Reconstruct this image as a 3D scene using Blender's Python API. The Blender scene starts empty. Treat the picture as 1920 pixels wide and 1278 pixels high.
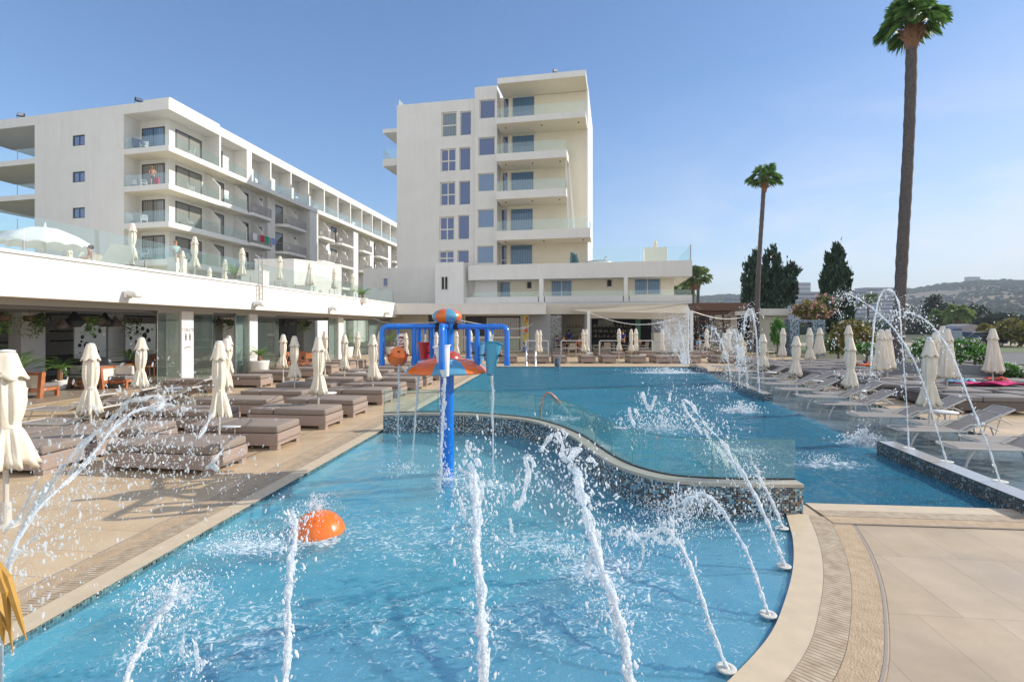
import bpy, bmesh, math, random
from mathutils import Vector, Matrix, noise
R=math.radians; PI=math.pi
rnd=random.Random(7)
scn=bpy.context.scene; COL=scn.collection
# ---------------------------------------------------------------- camera, sky, sun, exposure
H=2.6; FPX=960.0; HY=612.0
cam=bpy.data.objects.new('camera',bpy.data.cameras.new('camera')); COL.objects.link(cam)
cam.location=(0,0,H); cam.rotation_euler=(R(90),0,0)
cam.data.lens=18.0; cam.data.sensor_width=36.0; cam.data.shift_y=-27/1920; cam.data.clip_end=9000; cam.data.clip_start=.05
scn.camera=cam
SUN=Vector((3.6,0.95,2.15)).normalized()
w=bpy.data.worlds.new('World'); scn.world=w; w.use_nodes=True
nt=w.node_tree; nd=nt.nodes; ln=nt.links; nd.clear()
sky=nd.new('ShaderNodeTexSky'); sky.sky_type='NISHITA'; sky.sun_disc=False
sky.sun_elevation=math.asin(SUN.z); sky.sun_rotation=math.atan2(SUN.x,SUN.y)
sky.air_density=1.1; sky.dust_density=.5; sky.ozone_density=4.0
bg=nd.new('ShaderNodeBackground'); bg.inputs['Strength'].default_value=0.095
out=nd.new('ShaderNodeOutputWorld')
# faint cloud wisps low in the sky, fixed to directions of the sky itself
tc=nd.new('ShaderNodeTexCoord'); mp=nd.new('ShaderNodeMapping'); mp.inputs['Scale'].default_value=(2.2,2.2,5.5)
nz=nd.new('ShaderNodeTexNoise'); nz.inputs['Scale'].default_value=2.1; nz.inputs['Detail'].default_value=9; nz.inputs['Roughness'].default_value=.62; nz.inputs['Distortion'].default_value=.5
cr=nd.new('ShaderNodeValToRGB'); cr.color_ramp.elements[0].position=.44; cr.color_ramp.elements[0].color=(.22,.22,.22,1); cr.color_ramp.elements[1].position=.78; cr.color_ramp.elements[1].color=(.78,.78,.78,1)
sx=nd.new('ShaderNodeSeparateXYZ'); mr=nd.new('ShaderNodeMapRange'); mr.inputs['From Min'].default_value=.42; mr.inputs['From Max'].default_value=.12
mx1=nd.new('ShaderNodeMapRange'); mx1.inputs['From Min'].default_value=.05; mx1.inputs['From Max'].default_value=.55
mm=nd.new('ShaderNodeMath'); mm.operation='MULTIPLY'; mm2=nd.new('ShaderNodeMath'); mm2.operation='MULTIPLY'
mxr=nd.new('ShaderNodeMixRGB'); mxr.inputs['Color2'].default_value=(6.3,6.0,6.1,1)
ln.new(tc.outputs['Generated'],mp.inputs['Vector']); ln.new(mp.outputs[0],nz.inputs['Vector']); ln.new(nz.outputs['Fac'],cr.inputs[0])
ln.new(tc.outputs['Generated'],sx.inputs[0]); ln.new(sx.outputs['Z'],mr.inputs['Value']); ln.new(sx.outputs['X'],mx1.inputs['Value'])
ln.new(cr.outputs[0],mm.inputs[0]); ln.new(mr.outputs[0],mm.inputs[1]); ln.new(mm.outputs[0],mm2.inputs[0]); ln.new(mx1.outputs[0],mm2.inputs[1])
ln.new(mm2.outputs[0],mxr.inputs['Fac']); tn=nd.new('ShaderNodeMixRGB'); tn.blend_type='MULTIPLY'; tn.inputs['Fac'].default_value=1; tm=nd.new('ShaderNodeMapRange'); tm.inputs['From Min'].default_value=-.35; tm.inputs['From Max'].default_value=.75; tm.inputs['To Min'].default_value=1.02; tm.inputs['To Max'].default_value=.76; ln.new(sx.outputs['X'],tm.inputs['Value']); tq=nd.new('ShaderNodeVectorMath'); tq.operation='SCALE'; tq.inputs[0].default_value=(.90,.98,1.07); ty=nd.new('ShaderNodeMapRange'); ty.inputs['From Min'].default_value=.25; ty.inputs['From Max'].default_value=-.7; ty.inputs['To Min'].default_value=1.0; ty.inputs['To Max'].default_value=1.25; ln.new(sx.outputs['Y'],ty.inputs['Value']); tmy=nd.new('ShaderNodeMath'); tmy.operation='MULTIPLY'; ln.new(tm.outputs[0],tmy.inputs[0]); ln.new(ty.outputs[0],tmy.inputs[1]); ln.new(tmy.outputs[0],tq.inputs['Scale']); ln.new(tq.outputs[0],tn.inputs['Color2']); hs=nd.new('ShaderNodeHueSaturation'); hs.inputs['Saturation'].default_value=1.04; ln.new(sky.outputs[0],hs.inputs['Color']); ln.new(hs.outputs[0],tn.inputs['Color1']); ln.new(tn.outputs[0],mxr.inputs['Color1']); 
# added fill: sky behind the viewer whitened to brighten the shaded facades
th=nd.new('ShaderNodeMapRange'); th.inputs['From Min'].default_value=.15; th.inputs['From Max'].default_value=-.6; th.inputs['To Min'].default_value=0; th.inputs['To Max'].default_value=.8; ln.new(sx.outputs['Y'],th.inputs['Value'])
wh=nd.new('ShaderNodeMixRGB'); wh.inputs['Color2'].default_value=(6.1,6.1,6.15,1); ln.new(th.outputs[0],wh.inputs['Fac']); ln.new(mxr.outputs[0],wh.inputs['Color1']); ln.new(wh.outputs[0],bg.inputs['Color']); ln.new(bg.outputs[0],out.inputs[0])
sl=bpy.data.objects.new('sun',bpy.data.lights.new('sun','SUN')); COL.objects.link(sl)
sl.data.energy=3.0; sl.data.angle=R(.5); sl.data.color=(1,.92,.80); sl.rotation_euler=SUN.to_track_quat('Z','Y').to_euler(); sl.location=(0,0,60)
scn.view_settings.view_transform='Standard'; scn.view_settings.look='None'; scn.view_settings.exposure=0.88; scn.view_settings.gamma=1
scn.render.engine='CYCLES'; scn.cycles.max_bounces=8; scn.cycles.transparent_max_bounces=24; scn.cycles.glossy_bounces=4; scn.cycles.diffuse_bounces=4; scn.cycles.transmission_bounces=4; scn.cycles.caustics_reflective=False; scn.cycles.caustics_refractive=False
scn.cycles.volume_bounces=0

# ---------------------------------------------------------------- helpers
def G(px,py,z=0.0):            # a point of the photograph lying at height z
    Y=FPX*(H-z)/(py-HY); return Vector(((px-960)/FPX*Y,Y,z))
def P(px,py,Y): return Vector(((px-960)/FPX*Y,Y,H+(HY-py)*Y/FPX))
class Fr:
    def __init__(s,O,U,V): s.O=Vector((O[0],O[1],0)); s.U=Vector((U[0],U[1],0)); s.V=Vector((V[0],V[1],0))
    def __call__(s,a,b,z=0): p=s.O+a*s.U+b*s.V; return Vector((p.x,p.y,z))
    def a(s,px,b):
        t=(px-960)/FPX; q=s.O+b*s.V; return (t*q.y-q.x)/(s.U.x-t*s.U.y)
    def b(s,px,a):
        t=(px-960)/FPX; q=s.O+a*s.U; return (t*q.y-q.x)/(s.V.x-t*s.V.y)
    def z(s,px,py,b): 
        p=s(s.a(px,b),b); return H+(HY-py)*p.y/FPX
    def z_a(s,px,py,a):
        p=s(a,s.b(px,a)); return H+(HY-py)*p.y/FPX
    def ang(s): return math.atan2(s.U.y,s.U.x)
class MB:
    def __init__(s): s.v=[]; s.f=[]; s.m=[]; s.uv=[]; s.cm=0; s.smooth=False; s.xf=None
    def _add(s,vs,fs,uvs=None):
        n=len(s.v)
        for p in vs:
            p=Vector(p)
            if s.xf is not None: p=s.xf@p
            s.v.append(p)
        for k,f in enumerate(fs):
            s.f.append([n+i for i in f]); s.m.append(s.cm); s.uv.append(uvs[k] if uvs else None)
        return s
    BF=[(0,3,2,1),(4,5,6,7),(0,1,5,4),(1,2,6,5),(2,3,7,6),(3,0,4,7)]
    def hexa(s,p): return s._add(p,MB.BF)
    def box(s,x0,x1,y0,y1,z0,z1):
        return s.hexa([(x0,y0,z0),(x1,y0,z0),(x1,y1,z0),(x0,y1,z0),(x0,y0,z1),(x1,y0,z1),(x1,y1,z1),(x0,y1,z1)])
    def fbox(s,F,a0,a1,b0,b1,z0,z1):
        q=[(a0,b0),(a1,b0),(a1,b1),(a0,b1)]
        return s.hexa([F(a,b,z0) for a,b in q]+[F(a,b,z1) for a,b in q])
    def rbox(s,x0,x1,y0,y1,z0,z1,r=.03,seg=2):
        bm=bmesh.new(); bmesh.ops.create_cube(bm,size=1)
        for v in bm.verts: v.co=Vector((x0+(v.co.x+.5)*(x1-x0),y0+(v.co.y+.5)*(y1-y0),z0+(v.co.z+.5)*(z1-z0)))
        bmesh.ops.bevel(bm,geom=list(bm.edges),offset=r,segments=seg,profile=.5,affect='EDGES')
        bm.verts.index_update(); s._add([v.co.copy() for v in bm.verts],[[v.index for v in f.verts] for f in bm.faces]); bm.free(); return s
    def prism(s,poly,z0,z1):
        n=len(poly); vs=[(p[0],p[1],z0) for p in poly]+[(p[0],p[1],z1) for p in poly]
        fs=[list(range(n))[::-1],list(range(n,2*n))]+[(i,(i+1)%n,n+(i+1)%n,n+i) for i in range(n)]
        return s._add(vs,fs)
    def slab3(s,poly,d):   # any planar polygon extruded by vector d
        n=len(poly); d=Vector(d); vs=[Vector(p) for p in poly]+[Vector(p)+d for p in poly]
        fs=[list(range(n))[::-1],list(range(n,2*n))]+[(i,(i+1)%n,n+(i+1)%n,n+i) for i in range(n)]
        return s._add(vs,fs)
    def quad(s,a,b,c,d,uv=None): return s._add([a,b,c,d],[(0,1,2,3)],[uv] if uv else None)
    def lathe(s,prof,n=16,c=(0,0,0),cap=True,wob=None):
        vs=[];fs=[]
        for j,(r,z) in enumerate(prof):
            for i in range(n):
                a=2*PI*i/n; rr=r*(wob(i,j,a) if wob else 1); zz=z
                vs.append((c[0]+rr*math.cos(a),c[1]+rr*math.sin(a),c[2]+zz))
        for j in range(len(prof)-1):
            for i in range(n):
                k=(i+1)%n; fs.append((j*n+i,j*n+k,(j+1)*n+k,(j+1)*n+i))
        if cap: fs.append(list(range(n))[::-1]); fs.append([(len(prof)-1)*n+i for i in range(n)])
        return s._add(vs,fs)
    def tube(s,pts,rad,n=8,cap=True,noisy=0):
        pts=[Vector(p) for p in pts]; m=len(pts)
        if not hasattr(rad,'__len__'): rad=[rad]*m
        vs=[];fs=[];up=None
        for j,p in enumerate(pts):
            d=(pts[min(j+1,m-1)]-pts[max(j-1,0)])
            if d.length<1e-7: d=Vector((0,0,1))
            d.normalize()
            if up is None: up=Vector((0,0,1)) if abs(d.z)<.9 else Vector((1,0,0))
            x=d.cross(up)
            if x.length<1e-4: x=d.cross(Vector((0,1,.1)))
            x.normalize(); y=x.cross(d).normalized(); up=y
            for i in range(n):
                a=2*PI*i/n; r=rad[j]*(1+noisy*(rnd.random()-.5)); vs.append(p+x*(r*math.cos(a))+y*(r*math.sin(a)))
        for j in range(m-1):
            for i in range(n):
                k=(i+1)%n; fs.append((j*n+i,j*n+k,(j+1)*n+k,(j+1)*n+i))
        if cap: fs.append(list(range(n))); fs.append([(m-1)*n+i for i in range(n)][::-1])
        return s._add(vs,fs)
    def ball(s,c,r,seg=8,ring=5,sc=(1,1,1),wob=0):
        prof=[]; vs=[];fs=[]
        for j in range(1,ring):
            t=PI*j/ring
            for i in range(seg):
                a=2*PI*i/seg; q=1+wob*(rnd.random()-.5)
                vs.append((c[0]+sc[0]*r*q*math.sin(t)*math.cos(a),c[1]+sc[1]*r*q*math.sin(t)*math.sin(a),c[2]+sc[2]*r*q*math.cos(t)))
        n=seg; top=len(vs); vs.append((c[0],c[1],c[2]+sc[2]*r)); vs.append((c[0],c[1],c[2]-sc[2]*r))
        for j in range(ring-2):
            for i in range(n):
                k=(i+1)%n; fs.append((j*n+i,(j+1)*n+i,(j+1)*n+k,j*n+k))
        for i in range(n):
            k=(i+1)%n; fs.append((top,i,k)); fs.append((top+1,(ring-2)*n+k,(ring-2)*n+i))
        return s._add(vs,fs)
    def drop(s,c,r,d=None,st=1.0):
        # small droplet, octahedron-like with 8/14 faces, stretched along d
        d=Vector(d).normalized() if d else Vector((0,0,1)); x=d.orthogonal().normalized(); y=d.cross(x); c=Vector(c)
        vs=[c+d*r*st,c-d*r*st]; 
        for q in (.5,-.5):
            for i in range(5):
                a=2*PI*(i+(.5 if q<0 else 0))/5; vs.append(c+d*(r*st*q)+x*(r*.87*math.cos(a))+y*(r*.87*math.sin(a)))
        fs=[(0,2+i,2+(i+1)%5) for i in range(5)]+[(1,7+(i+1)%5,7+i) for i in range(5)]
        for i in range(5): fs.append((2+i,7+i,2+(i+1)%5)); fs.append((7+i,7+(i+1)%5,2+(i+1)%5))
        return s._add(vs,fs)
    def leaf(s,c,size,flat=.0,rg=None):
        rg=rg or rnd
        n=Vector((rg.gauss(0,1),rg.gauss(0,1),rg.gauss(0,1)*(1-flat)+flat)).normalized(); x=n.orthogonal().normalized(); y=n.cross(x); c=Vector(c)
        a=rg.random()*2*PI; x,y=x*math.cos(a)+y*math.sin(a),y*math.cos(a)-x*math.sin(a)
        return s._add([c-x*size,c-y*size*.45,c+x*size,c+y*size*.45],[(0,1,2,3)])
    def build(s,name,mats,parent=None,world=True,smooth=None,auto=False):
        me=bpy.data.meshes.new(name)
        off=Vector((0,0,0)); q=parent
        while q is not None: off=off+Vector(q.location); q=q.parent
        me.from_pydata([v-off for v in s.v],[],s.f)
        if not isinstance(mats,(list,tuple)): mats=[mats]
        for m in mats: me.materials.append(m)
        for p,i in zip(me.polygons,s.m): p.material_index=i
        if any(u is not None for u in s.uv):
            L=me.uv_layers.new(name='UVMap')
            for p,u in zip(me.polygons,s.uv):
                if u:
                    for k,li in enumerate(p.loop_indices): L.data[li].uv=u[k]
        if smooth or s.smooth: 
            for p in me.polygons: p.use_smooth=True
        me.update(); o=bpy.data.objects.new(name,me); COL.objects.link(o)
        if auto:
            me.set_sharp_from_angle(angle=R(40))
        if parent is not None: 
            o.parent=parent
        return o
def tag(o,label=None,cat=None,group=None,kind=None):
    if label: o['label']=label
    if cat: o['category']=cat
    if group: o['group']=group
    if kind: o['kind']=kind
    return o
def thing(name,label,cat,loc=(0,0,0),rz=0,group=None,sc=1):
    o=bpy.data.objects.new(name,None); COL.objects.link(o); o.empty_display_size=.2
    o.location=loc; o.rotation_euler=(0,0,rz); o.scale=(sc,sc,sc)
    return tag(o,label,cat,group)
def bounce_under(o):
    "give slab undersides a cream that stands for bounced light"
    me=o.data; me.materials.append(M['cream_bounce']); zb=min(v.co.z for v in me.vertices)
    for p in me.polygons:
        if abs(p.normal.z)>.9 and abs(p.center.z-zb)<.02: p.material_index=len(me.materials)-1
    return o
def struct(mb,name,mat,**k): return tag(mb.build(name,mat,None,**k),kind='structure')
def copy_tree(o,loc=None,rz=None,label=None,sc=None,group=None,swap=None):
    def rec(s,par):
        c=s.copy(); COL.objects.link(c); 
        if par is not None: c.parent=par
        for ch in s.children: rec(ch,c)
        return c
    c=rec(o,None)
    if loc is not None: c.location=loc
    if rz is not None: c.rotation_euler=(0,0,rz)
    if label: c['label']=label
    if group: c['group']=group
    if sc is not None: c.scale=(sc,sc,sc) if not hasattr(sc,'__len__') else sc
    return c
ORD='nearest,second,third,fourth,fifth,sixth,seventh,eighth,ninth,tenth,eleventh,twelfth,thirteenth,fourteenth,fifteenth,sixteenth,seventeenth,eighteenth,nineteenth,twentieth,twenty-first,twenty-second,twenty-third,twenty-fourth'.split(',')

# ---------------------------------------------------------------- materials
def mat(name,col,rough=.6,metal=0,spec=.5,var=0,vscale=3,bump=0,bscale=40,coord='Object',var2=None,coat=0,sheen=0):
    m=bpy.data.materials.new(name); m.use_nodes=True; n=m.node_tree.nodes; l=m.node_tree.links
    b=n['Principled BSDF']; b.inputs['Base Color'].default_value=(*col,1); b.inputs['Roughness'].default_value=rough; b.inputs['Metallic'].default_value=metal
    b.inputs['Specular IOR Level'].default_value=spec
    if coat: b.inputs['Coat Weight'].default_value=coat; b.inputs['Coat Roughness'].default_value=.08
    if var or bump:
        t=n.new('ShaderNodeTexCoord')
    if var:
        z=n.new('ShaderNodeTexNoise'); z.inputs['Scale'].default_value=vscale; z.inputs['Detail'].default_value=6; z.inputs['Roughness'].default_value=.6
        l.new(t.outputs[coord],z.inputs['Vector'])
        r=n.new('ShaderNodeValToRGB'); r.color_ramp.elements[0].position=.3; r.color_ramp.elements[1].position=.7
        c2=var2 if var2 else [min(1,c*(1+var)) for c in col]; c1=[c*(1-var) for c in col]
        r.color_ramp.elements[0].color=(*c1,1); r.color_ramp.elements[1].color=(*c2,1)
        l.new(z.outputs['Fac'],r.inputs[0]); l.new(r.outputs[0],b.inputs['Base Color'])
    if bump:
        z2=n.new('ShaderNodeTexNoise'); z2.inputs['Scale'].default_value=bscale; z2.inputs['Detail'].default_value=4
        l.new(t.outputs[coord],z2.inputs['Vector']); bp=n.new('ShaderNodeBump'); bp.inputs['Strength'].default_value=bump; bp.inputs['Distance'].default_value=.02
        l.new(z2.outputs['Fac'],bp.inputs['Height']); l.new(bp.outputs[0],b.inputs['Normal'])
    return m
def glass(name,tint=(.86,.95,.93),refl=.10,rough=.0,opac=0,ocol=(.6,.8,.78)):
    m=bpy.data.materials.new(name); m.use_nodes=True; n=m.node_tree.nodes; l=m.node_tree.links; n.clear()
    o=n.new('ShaderNodeOutputMaterial'); t=n.new('ShaderNodeBsdfTransparent'); t.inputs[0].default_value=(*tint,1)
    g=n.new('ShaderNodeBsdfGlossy'); g.inputs['Roughness'].default_value=rough; g.inputs[0].default_value=(.95,1,.98,1)
    f=n.new('ShaderNodeFresnel'); gg=n.new('ShaderNodeNewGeometry'); fi=n.new('ShaderNodeMapRange'); fi.inputs['To Min'].default_value=1.5; fi.inputs['To Max'].default_value=1/1.5; l.new(gg.outputs['Backfacing'],fi.inputs['Value']); l.new(fi.outputs[0],f.inputs[0])
    a=n.new('ShaderNodeMath'); a.operation='ADD'; a.inputs[1].default_value=refl-.04
    mx=n.new('ShaderNodeMixShader'); l.new(f.outputs[0],a.inputs[0]); l.new(a.outputs[0],mx.inputs[0]); l.new(t.outputs[0],mx.inputs[1]); l.new(g.outputs[0],mx.inputs[2])
    if opac:
        d=n.new('ShaderNodeBsdfDiffuse'); d.inputs[0].default_value=(*ocol,1); m2=n.new('ShaderNodeMixShader'); m2.inputs[0].default_value=opac
        l.new(mx.outputs[0],m2.inputs[1]); l.new(d.outputs[0],m2.inputs[2]); l.new(m2.outputs[0],o.inputs[0])
    else: l.new(mx.outputs[0],o.inputs[0])
    return m
def mosaic(name,cols,size=.03,coord='UV',grout=(.25,.25,.24),rough=.18,bump=0):
    m=bpy.data.materials.new(name); m.use_nodes=True; n=m.node_tree.nodes; l=m.node_tree.links; b=n['Principled BSDF']; b.inputs['Roughness'].default_value=rough
    t=n.new('ShaderNodeTexCoord'); sc=n.new('ShaderNodeVectorMath'); sc.operation='SCALE'; sc.inputs['Scale'].default_value=1/size
    off=n.new('ShaderNodeVectorMath'); off.operation='ADD'; off.inputs[1].default_value=(.37,.41,.43)
    l.new(t.outputs[coord],sc.inputs[0]); l.new(sc.outputs[0],off.inputs[0])
    fl=n.new('ShaderNodeVectorMath'); fl.operation='FLOOR'; fr=n.new('ShaderNodeVectorMath'); fr.operation='FRACTION'
    l.new(off.outputs[0],fl.inputs[0]); l.new(off.outputs[0],fr.inputs[0])
    wn=n.new('ShaderNodeTexWhiteNoise'); wn.noise_dimensions='3D'; l.new(fl.outputs[0],wn.inputs['Vector'])
    r=n.new('ShaderNodeValToRGB'); r.color_ramp.interpolation='CONSTANT'; e=r.color_ramp.elements
    while len(e)<len(cols): e.new(.5)
    for i,c in enumerate(cols): e[i].position=i/len(cols); e[i].color=(*c,1)
    l.new(wn.outputs['Value'],r.inputs[0])
    sp=n.new('ShaderNodeSeparateXYZ'); l.new(fr.outputs[0],sp.inputs[0])
    prod=None
    for ax in ('X','Y'):
        c=n.new('ShaderNodeMath'); c.operation='COMPARE'; c.inputs[1].default_value=.5; c.inputs[2].default_value=.44; l.new(sp.outputs[ax],c.inputs[0])
        if prod is None: prod=c
        else:
            q=n.new('ShaderNodeMath'); q.operation='MULTIPLY'; l.new(prod.outputs[0],q.inputs[0]); l.new(c.outputs[0],q.inputs[1]); prod=q
    mx=n.new('ShaderNodeMixRGB'); mx.inputs['Color1'].default_value=(*grout,1); l.new(prod.outputs[0],mx.inputs['Fac']); l.new(r.outputs[0],mx.inputs['Color2']); l.new(mx.outputs[0],b.inputs['Base Color'])
    return m
def stone_tiles(name,c1,c2,bw=1.2,rh=.6,rot=0,mort=.004,mcol=(.25,.2,.16),rough=.42,nv=.10):
    m=bpy.data.materials.new(name); m.use_nodes=True; n=m.node_tree.nodes; l=m.node_tree.links; b=n['Principled BSDF']
    t=n.new('ShaderNodeTexCoord'); mp=n.new('ShaderNodeMapping'); mp.inputs['Rotation'].default_value=(0,0,rot); l.new(t.outputs['Object'],mp.inputs['Vector'])
    br=n.new('ShaderNodeTexBrick'); br.inputs['Scale'].default_value=1; br.inputs['Brick Width'].default_value=bw; br.inputs['Row Height'].default_value=rh; br.inputs['Mortar Size'].default_value=mort
    br.inputs['Color1'].default_value=(*c1,1); br.inputs['Color2'].default_value=(*c2,1); br.inputs['Mortar'].default_value=(*mcol,1); br.offset=.37
    l.new(mp.outputs[0],br.inputs['Vector'])
    z=n.new('ShaderNodeTexNoise'); z.inputs['Scale'].default_value=1.3; z.inputs['Detail'].default_value=9; z.inputs['Roughness'].default_value=.65; l.new(t.outputs['Object'],z.inputs['Vector'])
    r=n.new('ShaderNodeValToRGB'); r.color_ramp.elements[0].position=.32; r.color_ramp.elements[1].position=.68; r.color_ramp.elements[0].color=(1-nv*1.6,1-nv*1.8,1-nv*2,1); r.color_ramp.elements[1].color=(1+nv,1+nv,1+nv*.8,1)
    l.new(z.outputs['Fac'],r.inputs[0]); mx=n.new('ShaderNodeMixRGB'); mx.blend_type='MULTIPLY'; mx.inputs['Fac'].default_value=1; l.new(br.outputs['Color'],mx.inputs['Color1']); l.new(r.outputs[0],mx.inputs['Color2']); l.new(mx.outputs[0],b.inputs['Base Color'])
    zw=n.new('ShaderNodeTexNoise'); zw.inputs['Scale'].default_value=.55; zw.inputs['Detail'].default_value=8; zw.inputs['Roughness'].default_value=.6; zw.inputs['Distortion'].default_value=.8; l.new(t.outputs['Object'],zw.inputs['Vector'])
    rw=n.new('ShaderNodeValToRGB'); rw.color_ramp.elements[0].position=.60; rw.color_ramp.elements[1].position=.635; rw.color_ramp.elements[0].color=(1,1,1,1); rw.color_ramp.elements[1].color=(.87,.84,.81,1); l.new(zw.outputs['Fac'],rw.inputs[0])
    mw=n.new('ShaderNodeMixRGB'); mw.blend_type='MULTIPLY'; mw.inputs['Fac'].default_value=1; l.new(mx.outputs[0],mw.inputs['Color1']); l.new(rw.outputs[0],mw.inputs['Color2']); l.new(mw.outputs[0],b.inputs['Base Color'])
    z3=n.new('ShaderNodeTexNoise'); z3.inputs['Scale'].default_value=.9; z3.inputs['Detail'].default_value=5; l.new(t.outputs['Object'],z3.inputs['Vector'])
    rr=n.new('ShaderNodeMapRange'); rr.inputs['To Min'].default_value=rough-.14; rr.inputs['To Max'].default_value=rough+.2; rr.inputs['From Min'].default_value=.35; rr.inputs['From Max'].default_value=.65
    l.new(z3.outputs['Fac'],rr.inputs['Value']); l.new(rr.outputs[0],b.inputs['Roughness'])
    z2=n.new('ShaderNodeTexNoise'); z2.inputs['Scale'].default_value=60; l.new(t.outputs['Object'],z2.inputs['Vector']); bp=n.new('ShaderNodeBump'); bp.inputs['Strength'].default_value=.12; bp.inputs['Distance'].default_value=.01
    l.new(z2.outputs['Fac'],bp.inputs['Height']); l.new(bp.outputs[0],b.inputs['Normal'])
    return m
def grate_mat(name):
    m=bpy.data.materials.new(name); m.use_nodes=True; n=m.node_tree.nodes; l=m.node_tree.links; b=n['Principled BSDF']; b.inputs['Roughness'].default_value=.6
    t=n.new('ShaderNodeTexCoord'); sp=n.new('ShaderNodeSeparateXYZ'); l.new(t.outputs['UV'],sp.inputs[0])
    d=n.new('ShaderNodeMath'); d.operation='MULTIPLY'; d.inputs[1].default_value=1/.042; l.new(sp.outputs['X'],d.inputs[0])
    f=n.new('ShaderNodeMath'); f.operation='FRACT'; l.new(d.outputs[0],f.inputs[0]); c=n.new('ShaderNodeMath'); c.operation='LESS_THAN'; c.inputs[1].default_value=.15; l.new(f.outputs[0],c.inputs[0])
    z=n.new('ShaderNodeTexNoise'); z.inputs['Scale'].default_value=9; z.inputs['Detail'].default_value=6; l.new(t.outputs['Object'],z.inputs['Vector'])
    r=n.new('ShaderNodeValToRGB'); r.color_ramp.elements[0].color=(.36,.27,.17,1); r.color_ramp.elements[1].color=(.56,.46,.33,1); r.color_ramp.elements[0].position=.3; r.color_ramp.elements[1].position=.7; l.new(z.outputs['Fac'],r.inputs[0])
    mx=n.new('ShaderNodeMixRGB'); mx.inputs['Color2'].default_value=(.13,.085,.04,1); l.new(c.outputs[0],mx.inputs['Fac']); l.new(r.outputs[0],mx.inputs['Color1']); l.new(mx.outputs[0],b.inputs['Base Color'])
    bp=n.new('ShaderNodeBump'); bp.invert=True; bp.inputs['Strength'].default_value=.8; bp.inputs['Distance'].default_value=.01; l.new(c.outputs[0],bp.inputs['Height']); l.new(bp.outputs[0],b.inputs['Normal'])
    return m
def weave(name,col,scale=70):
    m=bpy.data.materials.new(name); m.use_nodes=True; n=m.node_tree.nodes; l=m.node_tree.links; b=n['Principled BSDF']; b.inputs['Roughness'].default_value=.55
    t=n.new('ShaderNodeTexCoord'); ch=n.new('ShaderNodeTexWave'); ch.wave_type='BANDS'; ch.bands_direction='Z'; ch.inputs['Scale'].default_value=scale*.3; ch.inputs['Distortion'].default_value=1.5; ch.inputs['Detail'].default_value=2
    ns=n.new('ShaderNodeTexNoise'); ns.inputs['Scale'].default_value=scale; ns.inputs['Detail'].default_value=3; l.new(t.outputs['Object'],ch.inputs['Vector']); l.new(t.outputs['Object'],ns.inputs['Vector'])
    ad=n.new('ShaderNodeMath'); ad.operation='ADD'; l.new(ch.outputs['Fac'],ad.inputs[0]); l.new(ns.outputs['Fac'],ad.inputs[1])
    r=n.new('ShaderNodeValToRGB'); r.color_ramp.elements[0].position=.3; r.color_ramp.elements[1].position=1.0; r.color_ramp.elements[0].color=(*[c*.62 for c in col],1); r.color_ramp.elements[1].color=(*[c*1.25 for c in col],1)
    mr=n.new('ShaderNodeMath'); mr.operation='MULTIPLY'; mr.inputs[1].default_value=.6; l.new(ad.outputs[0],mr.inputs[0]); l.new(mr.outputs[0],r.inputs[0]); l.new(r.outputs[0],b.inputs['Base Color'])
    bp=n.new('ShaderNodeBump'); bp.inputs['Strength'].default_value=.5; bp.inputs['Distance'].default_value=.006; l.new(ad.outputs[0],bp.inputs['Height']); l.new(bp.outputs[0],b.inputs['Normal'])
    return m
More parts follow.
